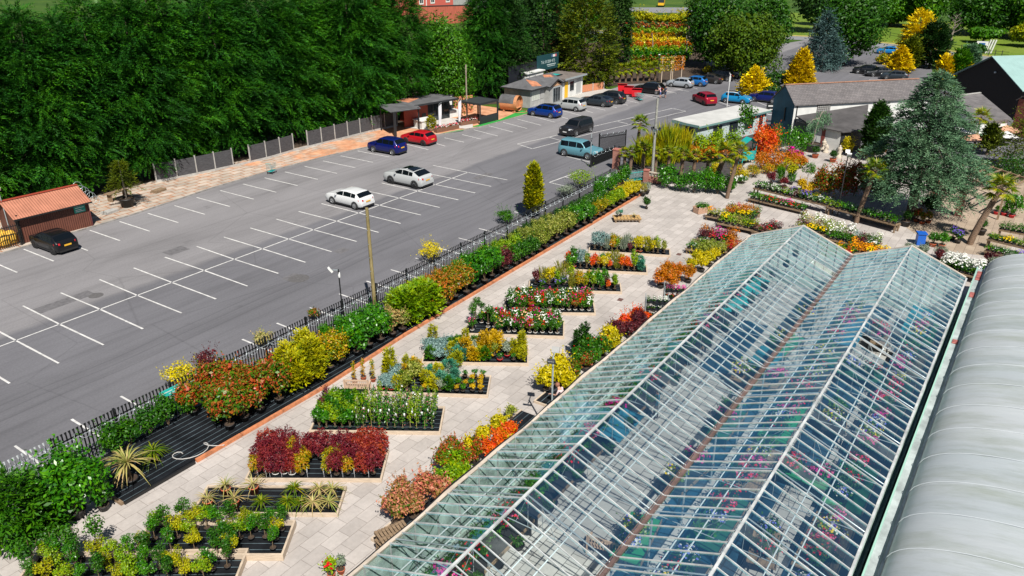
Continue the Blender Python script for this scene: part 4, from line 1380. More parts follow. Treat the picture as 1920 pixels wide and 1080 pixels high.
# ---- corrugated shed by the car park
sh = thing('corrugated_shed', 'brown corrugated metal shed with orange ridged roof at the left edge', 'shed', (10.4, 16.9, 0), -.075)
b = MB(); b.prism([(-2.35, -1.55), (2.85, -1.55), (2.85, 1.8), (-2.35, 1.8)], 0, 2.22)
b.add([(-2.35, -1.55, 2.22), (-2.35, 1.8, 2.22), (-2.35, .1, 3.0), (2.85, -1.55, 2.22), (2.85, 1.8, 2.22), (2.85, .1, 3.0)], [(0, 2, 1), (3, 4, 5)])
b.build('wall', corrug('brown_cladding', (0.135, 0.052, 0.036), .16, 'X', .9), sh)
b = MB()
for s in (-1, 1):
    y1 = -1.95 if s < 0 else 2.2
    b.add([(-2.65, y1, 2.10), (3.05, y1, 2.10), (3.05, .1, 3.09), (-2.65, .1, 3.09)], [(0, 1, 2, 3) if s < 0 else (3, 2, 1, 0)])
    b.add([(-2.65, y1, 2.06), (3.05, y1, 2.06), (3.05, .1, 3.05), (-2.65, .1, 3.05)], [(3, 2, 1, 0) if s < 0 else (0, 1, 2, 3)])
rf = b.build('roof', corrug('orange_roof_sheet', (0.41, 0.170, 0.108), .19, 'X', .9, .6, .22), sh)
b = MB(); b.bar((-2.65, .1, 3.10), (3.05, .1, 3.10), .35, .03, M_REDCLAD)
b.build('ridge_cap', mat('rust_ridge', (0.30, 0.11, 0.06), .8, noise=.3), rf)
b = MB(); b.bar((-2.65, -1.98, 2.05), (3.05, -1.98, 2.05), .12, .1, M_BLACKM); b.build('gutter', None, sh)
b = MB(); b.box(1.75, 2.6, -1.60, -1.57, 1.35, 2.0, mat('green_sign', (0.0, 0.30, 0.20), .5)); sg_ = b.build('notice_sign', None, sh)
b = MB()
for z in (1.44, 1.56, 1.72, 1.86): b.box(1.85, 2.5 - .2 * (z in (1.56, 1.86)), -1.612, -1.605, z, z + .05, M_PLW)
b.build('notice_lines', None, sg_)
b = MB(); b.bar((-2.3, -1.62, 0), (-2.3, -1.62, 2.3), .12, .12, M_BLACKM); b.bar((2.87, -1.57, 0), (2.87, -1.57, 2.1), .08, .08, mat('maroon_post', (.12, .03, .03), .6)); b.build('corner_post', None, sh)

# razor wire behind the shed
def coil(b, p0, p1, r, turns, m, rad=.012, seg=14):
    p0, p1 = Vector(p0), Vector(p1); d = (p1 - p0).normalized(); u = Vector((0, 0, 1)); s = d.cross(u).normalized()
    n = int(turns * seg)
    b.tube([p0.lerp(p1, i / n) + s * (r * math.cos(2 * PI * i / seg)) + u * (r * math.sin(2 * PI * i / seg)) * (1 + .15 * math.sin(i * .23)) for i in range(n + 1)], rad, 4, m)


b = MB(); coil(b, (13.75, 17.5, 2.75), (14.1, 15.5, 1.7), .38, 6, M_WIRE, .016)
tag(b.build('razor_wire_coil'), 'loose coil of razor wire by the right end of the shed', 'razor wire')

# palisade gate with yellow sacks and a blue drum behind it, at the left edge
ga = thing('railing_gate', 'black railing gate with a black frame left of the shed', 'gate', (7.45, 15.35, 0), -.07)
b = MB()
for i in range(14): b.bar((-1.7 + i * .15, 0, .1), (-1.7 + i * .15, 0, 1.75 + .0 * i), .035, .035, M_BLACKM)
b.build('bars', None, ga)
b = MB()
for z in (.3, 1.0, 1.6): b.bar((-1.75, .03, z), (.36, .03, z), .04, .05, M_BLACKM)
b.bar((.36, 0, 0), (.36, 0, 2.1), .1, .1, M_BLACKM); b.build('gate_frame', None, ga)
b = MB()
for x, y, r, h in ((0, 0, .45, .95), (.55, .1, .42, 1.05), (-.55, .15, .45, .9), (.1, .6, .5, 1.1)):
    b.lathe([(0, 0), (r, .03), (r * 1.08, h * .4), (r * .95, h * .75), (r * .5, h * .97), (0, h)], 14, c=(x, y, 0))
tag(b.build('builders_sacks', mat('yellow_sacking', (0.62, 0.36, 0.04), .7, noise=.35, nscale=5), None, (7.0, 16.1, .05)), 'plump yellow sacks standing behind the black railing gate', 'sacks')
b = MB(); b.lathe([(0, 0), (.42, 0), (.45, .1), (.45, 1.5), (.4, 1.62), (0, 1.65)], 18, mat('blue_drum', (0.01, 0.10, 0.22), .4)); b.tube([(.2, -.35, 1.7), (.45, -.4, 1.5), (.5, -.42, .8)], .05, 8, M_PLW)
tag(b.build('blue_tank', None, None, (6.6, 17.3, .05)), 'tall blue tank with a white pipe at the left edge', 'tank')

# ---- concrete post and panel fence
fp = [(23.2, 21.9), (25, 21.4), (27, 21.0), (31.6, 20.4), (35.3, 20.1), (38.0, 20.4), (44, 20.1), (50.2, 19.9), (54.0, 19.4)]
fe = thing('panel_fence', 'long concrete post fence with dark slatted panels under the leylandii', 'fence', (0, 0, 0))
L_ = [0]
for p, q in zip(fp, fp[1:]): L_.append(L_[-1] + math.hypot(q[0] - p[0], q[1] - p[1]))
M_PANEL = mat('dark_fence_panel', (0.055, 0.055, 0.06), .85, noise=.4, nscale=3, stretch=(1, 1, 9))
nP = int(L_[-1] / 1.93)
at = lambda s: (float(np.interp(s, L_, [p[0] for p in fp])), float(np.interp(s, L_, [p[1] for p in fp])))
for i in range(nP + 1):
    x, y = at(i * 1.93); g = MB(); g.box(x - .05, x + .05, y - .05, y + .05, 0, 1.95, M_CONC); g.build('post', None, fe)
    if i < nP and i not in (4, 8):
        x1, y1 = at((i + 1) * 1.93)
        g = MB()
        for k in range(11): g.bar((x + .06, y + .006 * (k % 2), .33 + k * .14), (x1 - .06, y1 + .006 * (k % 2), .33 + k * .14), .03, .15, M_PANEL)
        g.build('panel', None, fe)
    if i < nP:
        x1, y1 = at((i + 1) * 1.93); g = MB(); g.bar((x + .05, y, .13), (x1 - .05, y1, .13), .05, .26, M_CONC); g.build('gravel_board', None, fe)

# ---- palisade fence along the garden with razor wire along its top
FY = lambda x: -14.45 + .012 * (x - 20) * (x > 30)
M_PALG = mat('galvanised_pale', (0.50, 0.53, 0.55), .4, .3)


def palisade(name, label, x0, x1, m, mw, coilturn):
    t = thing(name, label, 'fence', (0, 0, 0))
    g = MB(); n = int((x1 - x0) / .17)
    for i in range(n):
        x = x0 + (i + .5) * (x1 - x0) / n; y = FY(x) + random.uniform(-.01, .01); h = 1.72
        w_ = .034
        g.add([(x - w_, y, .08), (x, y - .022, .08), (x + w_, y, .08), (x - w_, y, h), (x, y - .022, h), (x + w_, y, h),
               (x - w_ * 1.7, y + .035, h + .13), (x, y + .0, h + .16), (x + w_ * 1.7, y + .035, h + .13)],
              [(0, 1, 4, 3), (1, 2, 5, 4), (4, 3, 0, 1), (3, 4, 7, 6), (4, 5, 8, 7), (5, 4, 1, 2)], m)
    g.build('pales', None, t)
    g = MB()
    for z in (.45, 1.45): g.bar((x0, FY(x0) + .05, z), (x1, FY(x1) + .05, z), .04, .05, m)
    g.build('rails', None, t)
    k = max(1, int((x1 - x0) / 2.75))
    for i in range(k + 1):
        x = x0 + (x1 - x0) * i / k; g = MB(); g.box(x - .05, x + .05, FY(x) + .08, FY(x) + .16, 0, 1.85, m); g.build('post', None, t)
    g = MB()
    xx = x0
    while xx < x1 - 1:
        xe = min(x1, xx + 2.75)
        coil(g, (xx, FY(xx) - .16, 1.52 + random.uniform(-.05, .05)), (xe, FY(xe) - .16, 1.52 + random.uniform(-.05, .05)), .20, coilturn, M_WIRE, .011)
        xx = xe
    g.tube([(x0, FY(x0) - .16, 1.5), ((x0 + x1) / 2, FY((x0 + x1) / 2) - .16, 1.47), (x1, FY(x1) - .16, 1.5)], .012, 4, M_WIRE)
    g.build('razor_wire', mw, t)
    return t


palisade('palisade_fence', 'galvanised palisade fence section at the lower left edge', -12, -5.1, M_PALG, None, 3)
palisade('palisade_fence', 'long black palisade fence with razor wire between car park and shrubs', -5.05, 48.2, M_BLACKM, None, 4)

# signs on the fence
b = MB(); b.box(-.55, .55, -.012, .012, 0, .36, mat('turquoise_board', (0.03, 0.48, 0.42), .5))
o = b.build('fence_sign', None, None, (.35, -14.63, 1.35)); tag(o, 'small turquoise sign on the black palisade fence', 'sign')
bx = MB(); bx.box(-.5, .1, -.016, -.013, .2, .24, M_PLW); bx.box(-.1, .5, -.016, -.013, .08, .11, M_PLW); bx.build('sign_print', None, o)
b = MB(); b.box(-1.25, 1.25, -.015, .015, 0, .95, mat('banner_white', (0.66, 0.67, 0.68), .6, noise=.06, nscale=3))
o = b.build('banner_sign', None, None, (43.4, -14.45, .75)); tag(o, 'white banner hung on the fence near the entrance gates', 'banner')
bx = MB()
for z, a, c in ((.62, -.3, 1.1), (.42, -.2, 1.0), (.25, -.1, 1.1)): bx.box(a, c, -.021, -.016, z, z + .07, mat('pale_teal_ink', (0.40, 0.58, 0.57), .6))
bx.build('banner_print', None, o)

# ---- timber pole, lamps and cameras
def pole(name, label, x, y, px, py, r0, r1, m, cat='pole', build=None):
    h = Hgt(px, py, x, y)
    t = thing(name, label, cat, (x, y, 0))
    g = MB(); g.tube([(0, 0, 0), (0, .02, h * .5), (-.03, 0, h)], [r0, (r0 + r1) / 2, r1], 10, m); g.build('pole', None, t)
    if build: build(t, h)
    return t


M_POLE = mat('mossy_timber_pole', (0.235, 0.185, 0.06), .9, noise=.45, nscale=3, stretch=(1, 1, .35), alt=(0.33, 0.26, 0.12))
px_, py_ = 13.6, -15.1
def bolts(t, h):
    for k in range(5):
        g = MB(); g.box(-.13, .13, -.02, .02, h * (.45 + .12 * k), h * (.45 + .12 * k) + .03, M_GALV); g.build('step_bolt', None, t)
pole('timber_pole', 'bare mossy timber pole rising from the shrubs beside the black fence', px_, py_, 717, 388, .12, .095, M_POLE, build=bolts)
gx, gy = G(876, 226)
pole('timber_pole', 'tall grey timber pole behind the garden room terrace', gx, gy, 873, 121, .11, .08, mat('grey_pole', (.27, .22, .17), .9, noise=.3))


def floodhead(t, h, ang, m=None, sz=.34, arm=.34):
    g = MB(); c, s = math.cos(ang), math.sin(ang)
    g.bar((0, 0, h), (c * arm, s * arm, h + .06), .04, .04, M_GALV)
    T = Matrix.Translation((c * (arm + .12), s * (arm + .12), h + .1)) @ Matrix.Rotation(ang, 4, 'Z') @ Matrix.Rotation(R(35), 4, 'Y')
    g.box(-.05, .07, -sz / 2, sz / 2, -sz * .4, sz * .4, m or M_GREYW, T)
    g.box(.07, .08, -sz * .42, sz * .42, -sz * .32, sz * .32, M_HEAD, T)
    g.build('floodlight', None, t)


lx, ly = 9.04, -30.35
def two(t, h): floodhead(t, h - .1, R(200), M_DARK); floodhead(t, h - .02, R(20), M_GREYW)
pole('lamp_post', 'slim grey lamp post with two floodlights beside the glasshouse', lx, ly, 1038, 668, .045, .04, M_GALV, 'lamp post', two)
def one(t, h): floodhead(t, h - .05, R(150), M_PLW); g = MB(); g.lathe([(.06, 0), (.07, .1), (.05, .3), (0, .32)], 10, M_PLW, (0, 0, h - .5)); g.build('camera', None, t)
x, y = 11.4, -14.7
pole('camera_post', 'white floodlight and camera on a short post over the black fence', x, y, 692, 500, .04, .035, M_BLACKM, 'camera post', one)
x, y = G(27, 452)
pole('lamp_post', 'thin lamp post rising through the shed corner with square head', x, y + .3, 12, 352, .04, .03, M_GALV, 'lamp post', lambda t, h: floodhead(t, h - .05, R(250), M_GREYW, .3, .1))
x, y = G(1107, 312)
pole('camera_post', 'pale post with small camera beside the ice blue off-roader', x, y, 1109, 250, .05, .05, M_GALV, 'camera post', lambda t, h: floodhead(t, h - .6, R(210), M_DARK, .2, .1))
x, y = G(1222, 338)
def triple(t, h):
    for a in (60, 190, 310): floodhead(t, h * .62, R(a), M_DARK, .36, .25)
pole('lamp_post', 'grey pole with a cluster of floodlights among the bamboo', x, y, 1234, 184, .14, .10, mat('grey_green_pole', (.27, .27, .24), .8, noise=.25), 'lamp post', triple)
x, y = G(1570, 405)
pole('lamp_post', 'dark slim lamp post with a white double head in front of the cedar', x, y, 1607, 290, .05, .04, M_DARK, 'lamp post', lambda t, h: (floodhead(t, h - .05, R(200), M_PLW), floodhead(t, h - .02, R(20), M_PLW)))
x, y = G(1363, 200)
def loop(t, h):
    g = MB(); g.box(-.25, .25, -.03, .03, h - .9, h - .2, M_PLW); g.build('sign_plate', None, t)
pole('sign_post', 'white sign post beside the sky blue car', x, y, 1365, 140, .05, .05, M_PLW, 'sign post', loop)
x, y = G(1262, 165)
pole('lamp_post', 'thin dark lamp post among the nursery palms', G(1233, 152)[0], G(1233, 152)[1], 1234, 104, .06, .05, M_DARK, 'lamp post', lambda t, h: floodhead(t, h, R(200), M_PLW, .25, .02))

# ---- garden room, canopy, terrace
tr_ang = math.atan2(17.0 - 18.2, 61.2 - 55.8)
gr = thing('garden_room', 'red boarded garden room with flat grey roof and dark glazing', 'garden room', (55.8, 18.2, .05), tr_ang)
b = MB(); b.box(0, 1.95, 0, 3.2, 0, 2.45); b.build('boarded_wall', M_REDCLAD, gr)
b = MB(); b.box(1.95, 5.5, .12, 3.2, 0, 2.45); b.build('dark_wall', M_DARK, gr)
b = MB(); b.box(-.9, 5.9, -1.2, 3.5, 2.46, 2.62); rf = b.build('roof', M_FELT, gr)
b = MB(); b.box(-.92, 5.92, -1.23, -1.2, 2.42, 2.64); b.build('fascia', M_DARK, rf)
b = MB(); b.add([(-.4, .6, 2.625), (2.2, 2.0, 2.625), (1.8, 3.1, 2.625), (-.7, 3.0, 2.625)], [(0, 1, 2, 3)]); b.build('rusty_roof_patch', mat('orange_felt', (.42, .17, .09), .9, noise=.35, nscale=1.2), rf)
for i in range(4):
    b = MB(); b.box(2.05 + i * .83, 2.83 + i * .83, .085, .115, .08, 2.3); f_ = b.build('glazed_door', M_WINDOW, gr)
    b = MB()
    for x in (2.03 + i * .83, 2.80 + i * .83): b.box(x, x + .05, .06, .084, .05, 2.35)
    b.build('door_frame', M_DARK, f_)
b = MB(); b.box(1.05, 1.65, -.03, -.004, .55, 1.2); b.build('wall_vent', M_BLACKM, gr)
cn = thing('canopy', 'dark canopy with slanted roof left of the garden room', 'canopy', (49.4, 15.5, .05), tr_ang)
b = MB(); b.add([(-.5, .2, 2.9), (4.6, 1.3, 2.5), (6.0, 4.6, 2.6), (.6, 4.4, 3.0)], [(0, 1, 2, 3)]); b.add([(-.5, .2, 2.84), (4.6, 1.3, 2.44), (6.0, 4.6, 2.54), (.6, 4.4, 2.94)], [(3, 2, 1, 0)]); b.build('roof', M_FELT, cn)
for x, y in ((0, .35), (.22, .4), (4.4, 1.6), (.8, 4.2)):
    b = MB(); b.bar((x, y, 0), (x, y, 2.6 if x > 2 else 2.85), .12, .12, M_DARK); b.build('post', None, cn)
b = MB(); b.box(3.6, 5.6, 3.4, 3.55, 0, 2.3); b.build('red_side_wall', M_REDCLAD, cn)
sheet('terrace', [(53.6, 18.1), (54.6, 14.2), (56.9, 13.4), (57.3, 11.6), (58.3, 11.3), (60.9, 13.3), (61.3, 17.2)], .09, mat('terrace_concrete', (.50, .47, .44), .85, noise=.12, nscale=1))
b = MB(); b.box(-1.0, 1.0, -.8, .8, 0, .85); tb = tag(b.build('white_counter', mat('white_board', (.62, .61, .58), .7, noise=.06), None, (55.4, 16.4, .09), tr_ang), 'white box counter on the garden room terrace', 'counter')
b = MB(); b.box(-1.1, 1.1, -.9, .9, .86, .93); b.build('worktop', M_WRENDER, tb)
bw = thing('display_wall', 'dark display wall with a white board beside the garden room', 'display wall', (61.9, 17.9, .05), tr_ang)
b = MB(); b.box(-.8, .9, 0, .12, 0, 2.7); b.build('wall', M_DARK, bw)
b = MB(); b.box(-.5, .6, -.03, -.004, 1.4, 2.5); b.build('white_board', M_PLW, bw)
b = MB(); b.box(-.8, .9, -.9, -.06, 0, .9); b.build('white_cabinet', M_WRENDER, bw)
of = thing('boundary_wall', 'orange board fence behind the dark pergola', 'fence', (62.9, 18.1, .0), -.45)
for i in range(2):
    b = MB(); b.box(.1 + i * 1.5, 1.5 + i * 1.5, 0, .08, .1, 2.3); b.build('panel', mat('orange_boards', (.50, .20, .10), .8, noise=.25, nscale=4, stretch=(6, 6, .5)), of)
for x, y, rz, n_ in ((55.7, 14.4, -.9, 'white feather flag nearest the red hatchback'), (59.0, 14.0, -.9, 'white feather flag nearest the dark pergola')):
    t = thing('feather_flag', n_, 'flag', (x, y, .09), rz, 'white feather flags on the terrace')
    b = MB(); b.tube([(0, 0, 0), (0, 0, 2.4), (.12, 0, 2.9), (.4, 0, 3.05)], .02, 6, M_GALV); b.build('mast', None, t)
    b = MB(); b.grid([[(0 + .0, .012 * math.sin(i), .25 + 2.3 * i / 8), (.20 + .18 * math.sin(PI * min(1, i / 6) * .5), .03 * math.sin(i * 1.3), .25 + 2.65 * i / 8)] for i in range(9)], mat('flag_cloth', (.62, .61, .64), .8)); b.build('cloth', None, t)
x, y = 63.7, 11.5
pg = thing('pergola', 'anthracite louvred pergola over terrace furniture', 'pergola', (62.0, 13.0, .05), -.06)
for x, y in ((-1.7, -1.5), (1.7, -1.5), (-1.7, 1.7), (1.7, 1.7)):
    b = MB(); b.bar((x, y, 0), (x, y, 2.4), .15, .15, M_DARK); b.build('post', None, pg)
b = MB()
for a, c in (((-1.85, -1.5), (1.85, -1.5)), ((-1.85, 1.7), (1.85, 1.7))): b.bar((*a, 2.45), (*c, 2.45), .14, .2, M_DARK)
for x in (-1.78, 1.78): b.bar((x, -1.42, 2.45), (x, 1.62, 2.45), .14, .2, M_DARK)
b.build('beams', None, pg)
b = MB(); b.box(-1.7, 1.7, -1.42, 1.62, 2.49, 2.53); b.build('roof_panel', mat('louvre_grey', (.045, .05, .055), .4), pg)
b = MB(); b.box(-1.6, 1.6, -1.53, -1.47, .05, .95); b.build('side_panel', M_DARK, pg)
M_REDFL = mat('red_petals', (.50, .012, .04), .6); M_WHFL = mat('white_petals', (.72, .70, .68), .6)
for (a, c, lab) in (((53.7, 13.1), (57.0, 12.35), 'long brown planter of red and white flowers behind the red hatchback'), ((58.2, 13.0), (60.7, 12.2), 'brown planter of red and white flowers below the pergola')):
    t = thing('flower_planter', lab, 'planter', (a[0], a[1], .03), math.atan2(c[1] - a[1], c[0] - a[0]), 'brown flower planters edging the terrace')
    L0 = math.hypot(c[0] - a[0], c[1] - a[1])
    b = MB(); b.box(0, L0, 0, .55, 0, .5); b.build('box', mat('brown_planter_boards', (.16, .075, .045), .8, noise=.3, nscale=4, stretch=(1, 1, 8)), t)
    fb = FB(); n = int(L0 * 90); P = np.stack([rng.uniform(.05, L0 - .05, n), rng.uniform(.05, .5, n), rng.uniform(.5, .72, n)], 1)
    k = n // 2
    fb.cards(P[:k], rdir(k) + [0, 0, 1], .14, .1, L_BROAD); fb.cards(P[k:k + k * 2 // 3] + [0, 0, .06], rdir(k * 2 // 3) + [0, -.5, 1], .15, .14, M_REDFL); fb.cards(P[k + k * 2 // 3:], rdir(n - k - k * 2 // 3) + [0, -.5, 1], .12, .12, M_WHFL)
    fb.build('flowers', t)
sheet('artificial_grass', [(53.9, 12.55), (56.5, 11.9), (57.3, 11.5), (56.4, 11.35), (54.6, 11.9)], .07, mat('vivid_turf', (.02, .27, .04), .9, noise=.2, nscale=3))
sheet('artificial_grass_lawn', [(58.2, 11.9), (63.8, 11.3), (67.5, 11.9), (70.3, 12.4), (70, 10.5), (64, 10.75), (59.5, 10.9)], .065, mat('vivid_turf', (.02, .27, .04), .9))
# barrel sauna
bs = thing('barrel_sauna', 'round cedar barrel sauna with dark felt on its back', 'sauna', (69.35, 11.95, .1), R(98))
M_CEDW = mat('cedar_boards', (.50, .22, .10), .6, noise=.25, nscale=5, stretch=(.3, 4, 4))
b = MB(); n = 26; rr = 1.0
vs = [(x, rr * math.cos(2 * PI * j / n), 1.05 + rr * math.sin(2 * PI * j / n)) for x in (0, 2.5) for j in range(n)]
b.add(vs, [(j, (j + 1) % n, n + (j + 1) % n, n + j) for j in range(n)], M_CEDW, True)
b.add(vs[n:], [tuple(range(n))], M_CEDW); b.build('barrel', None, bs)
b = MB(); k = 12
vs = [(x, (rr + .015) * math.cos(PI * (.02 + .96 * j / k)), 1.05 + (rr + .015) * math.sin(PI * (.02 + .96 * j / k))) for x in (.45, 2.55) for j in range(k + 1)]
b.add(vs, [(j, j + 1, k + 2 + j, k + 1 + j) for j in range(k)], M_FELT, True); b.build('felt_roof', None, bs)
b = MB(); b.add([(.35, .92 * math.cos(2 * PI * j / n), 1.05 + .92 * math.sin(2 * PI * j / n)) for j in range(n)], [tuple(range(n))], M_CEDW)
b.lathe([(.92, 0), (1.0, 0), (1.0, .05), (.92, .05)], n, M_CEDW); b.box(-.02, .33, -.7, .7, .5, .56, M_CEDW); b.box(-.02, .33, -.9, -.45, .56, .95, M_CEDW)
b.build('end_wall', None, bs)
b = MB(); b.box(.3, .5, -.7, .7, 0, .16, M_CEDW); b.box(1.9, 2.1, -.7, .7, 0, .16, M_CEDW); b.build('cradle', None, bs)

# ---- bungalow shop
bu = thing('bungalow', 'grey and white bungalow with patched felt roof and yellow door', 'bungalow', (72.1, 12.1, .03), 0)
b = MB(); b.box(0, 8.2, 0, 4.2, 0, 2.5); b.build('grey_wall', M_GREYW, bu)
b = MB(); b.box(8.2, 13.9, -.1, 4.0, 0, 2.62); b.build('white_wall', M_WRENDER, bu)
b = MB()
E_, Rg = 2.48, 3.5
b.add([(-.4, -.5, E_), (8.3, -.5, E_), (8.3, 2.0, Rg), (1.4, 2.0, Rg), (-.4, 4.6, E_), (8.3, 4.6, E_)], [(0, 1, 2, 3), (0, 3, 4), (4, 3, 2, 5)])
b.add([(-.4, -.5, E_ - .06), (8.3, -.5, E_ - .06), (-.4, 4.6, E_ - .06), (8.3, 4.6, E_ - .06)], [(0, 2, 3, 1)])
rf = b.build('hipped_roof', M_FELT, bu)
b = MB(); M_OF = mat('orange_felt', (.42, .17, .09), .9)
pt_ = lambda x, y: (x, y, E_ + (Rg - E_) * (y + .5) / 2.5 + .012)
b.add([pt_(.8, .2), pt_(2.6, -.2), pt_(2.9, .9), pt_(1.6, 1.8)], [(0, 1, 2, 3)], M_OF); b.add([pt_(5.6, 1.3), pt_(7.4, .9), pt_(7.6, 1.5), pt_(6, 1.9)], [(0, 1, 2, 3)], M_OF)
b.build('orange_patch', None, rf)
b = MB(); b.box(-.42, 8.3, -.54, -.5, E_ - .12, E_ + .03); b.box(-.44, -.4, -.5, 4.6, E_ - .12, E_ + .03); b.build('fascia', M_DARK, rf)
b = MB(); b.box(3.6, 6.9, -.85, -.01, 0, 2.3); b.build('porch_wall', M_GREYW, bu)
b = MB(); b.add([(3.3, -1.15, 2.42), (5.25, -1.15, 3.22), (7.2, -1.15, 2.42), (3.3, 1.4, 2.42 + .3), (5.25, 1.6, 3.26), (7.2, 1.4, 2.42 + .3)], [(0, 1, 4, 3), (1, 2, 5, 4)]); b.build('porch_roof', M_FELT, bu)
b = MB(); b.add([(3.75, -.87, 2.32), (6.75, -.87, 2.32), (5.25, -.87, 2.98)], [(0, 1, 2)]); b.build('timber_gable', mat('pine_boards', (.52, .30, .17), .7, noise=.2, nscale=4, stretch=(1, 1, 8)), bu)
b = MB()
for s in (-1, 1): b.bar((5.25 + s * 1.98, -1.13, 2.38), (5.25, -1.13, 3.2), .05, .16, M_DARK)
b.build('bargeboards', None, bu)
for x0, x1, y, z0, z1, nm in ((.4, 2.3, -.02, .9, 2.1, 'w'), (2.5, 3.4, -.02, .9, 2.0, 'p'), (4.4, 6.3, -.87, .1, 2.15, 'g'), (7.1, 7.9, -.02, .7, 2.1, 'w'), (10.1, 11.4, -.12, .75, 2.2, 'k'), (11.9, 13.4, -.12, .2, 2.4, 's')):
    b = MB(); b.box(x0, x1, y - .02, y + .012, z0, z1); f_ = b.build('window', {'w': M_WRENDER, 'p': M_GREYW, 'g': M_GALV, 'k': M_PLW, 's': M_PLW}[nm], bu)
    b = MB(); n = 3 if nm in 'wg' else 1
    for i in range(n): b.box(x0 + .07 + (x1 - x0 - .07) * i / n, x0 + (x1 - x0 - .07) * (i + 1) / n, y - .03, y - .022, z0 + .07, z1 - .07)
    b.build('pane', {'w': mat('pale_blind', (.45, .47, .42), .5), 'p': M_GREYW, 'g': M_WINDOW, 'k': M_WINDOW, 's': mat('grey_shutter', (.36, .37, .37), .6)}[nm], f_)
b = MB(); b.box(8.75, 9.65, -.15, -.11, .05, 2.25); b.build('yellow_door', mat('yellow_door', (.72, .42, .02), .5), bu)
b = MB(); b.box(8.1, 14.2, -.6, 4.3, 2.64, 2.80); rf = b.build('flat_roof', mat('brown_felt', (.16, .135, .12), .9, noise=.25, nscale=1), bu)
b = MB(); b.box(8.08, 14.22, -.64, -.6, 2.60, 2.84); b.build('fascia', M_GALV, rf)
b = MB(); b.box(9.2, 11.0, 1.6, 3.2, 2.81, 2.95, M_DARK); b.box(9.5, 10.7, 1.8, 3.0, 2.951, 2.97, M_TEAL); b.build('rooflight', None, rf)
b = MB(); b.box(6.0, 10.2, 4.4, 6.2, 0, 3.3); b.box(5.8, 10.4, 4.2, 6.4, 3.31, 3.45); b.build('white_rear_block', M_WRENDER, bu)
sb_ = thing('sign_board', 'dark teal advertising board with pale lettering above the bungalow', 'sign', (82.2, 17.4, 0), -.02)
b = MB(); b.box(-.2, 5.6, 0, .08, 3.1, 5.3); b.build('board', mat('teal_board', (.012, .055, .065), .5), sb_)
b = MB()
for x in (0, 2.6, 5.3): b.bar((x, .16, 0), (x, .16, 5.2), .12, .12, M_DARK)
b.build('supports', None, sb_)
b = MB(); b.box(-7.2, -.25, .02, .1, 2.4, 4.6); b.build('dark_board', mat('dark_board', (.01, .012, .018), .5), sb_)
MT = mat('sign_lettering', (.45, .55, .55), .5)
text('Tel: 01204 473', .62, sb_, (2.7, -.012, 4.05), (R(90), 0, 0), MT)
b = MB(); b.box(2.4, 4.8, -.012, -.004, 3.72, 3.84, MT); b.box(2.6, 4.6, -.012, -.004, 3.5, 3.58, MT); b.build('small_print', None, sb_)
b = MB(); b.box(4.0, 4.6, -.014, -.004, 4.78, 5.12, M_PLW); b.box(4.6, 5.0, -.014, -.004, 4.78, 5.12, mat('pink_red', (.55, .12, .14), .5)); b.box(3.6, 3.95, -.014, -.004, 4.78, 5.12, mat('logo_blue', (.08, .14, .30), .5)); b.build('logo', None, sb_)
sheet('shop_forecourt', [(72, 12.1), (72, 10.6), (80, 9.9), (86, 9.7), (91, 9.6), (91, 11), (86, 12.2)], .03, mat('pale_concrete', (.42, .40, .37), .9, noise=.12))
lw = thing('garden_wall', 'low wall of orange panels with grey posts beside the bungalow', 'wall', (86.2, 12.25, 0), math.atan2(-1.3, 4.6))
for i in range(2):
    b = MB(); b.box(.1 + i * 2.35, 2.3 + i * 2.35, 0, .1, .05, 1.05); b.build('panel', mat('orange_boards', (.50, .20, .10), .8), lw)
for i in range(3):
    b = MB(); b.box(-.05 + i * 2.35, .09 + i * 2.35, -.03, .13, 0, 1.15, M_CONC); b.build('post', None, lw)

# ---- bins, trolleys
M_BIN = mat('red_bin', (.62, .012, .02), .4)
def make_bin():
    t = thing('wheelie_bin', '', 'bin', (0, 0, 0), 0, 'red four wheeled bins by the car park')
    b = MB()
    lo = [(-.6, -.42, .18), (.6, -.42, .18), (.6, .42, .18), (-.6, .42, .18)]; hi = [(-.68, -.52, 1.1), (.68, -.52, 1.1), (.68, .5, 1.1), (-.68, .5, 1.1)]
    b.add(lo + hi, [(3, 2, 1, 0), (0, 1, 5, 4), (1, 2, 6, 5), (2, 3, 7, 6), (3, 0, 4, 7)], M_BIN)
    for x in (-.35, 0, .35): b.bar((x, -.43, .25), (x, -.52, 1.05), .05, .04, M_BIN)
    b.build('body', None, t)
    b = MB(); b.grid([[(x, -.56 + 1.1 * j / 6, 1.13 + .2 * math.sin(PI * (.12 + .88 * j / 6) * .55)) for x in (-.72, -.35, 0, .35, .72)] for j in range(7)], M_BIN); b.box(-.72, .72, -.58, -.54, 1.08, 1.18, M_BIN); b.build('lid', None, t)
    for x in (-.5, .5):
        for y in (-.35, .35): b = MB(); b.tube([(x - .03, y, .1), (x + .03, y, .1)], .1, 10, M_TYRE); b.build('wheel', None, t)
    return t
bn = make_bin()
for i, (px, py, a) in enumerate(((1183, 178, .2), (1171, 174, .3), (1198, 183, .15))):
    o = bn if i == 0 else copy_tree(bn)
    x, y = G(px, py); o.location = (x, y + .4, 0); o.rotation_euler = (0, 0, R(100) + a)
    o['label'] = ['middle red bin of the three by the parked cars', 'red bin nearest the dark grey estate car', 'red bin nearest the shopping trolleys'][i]


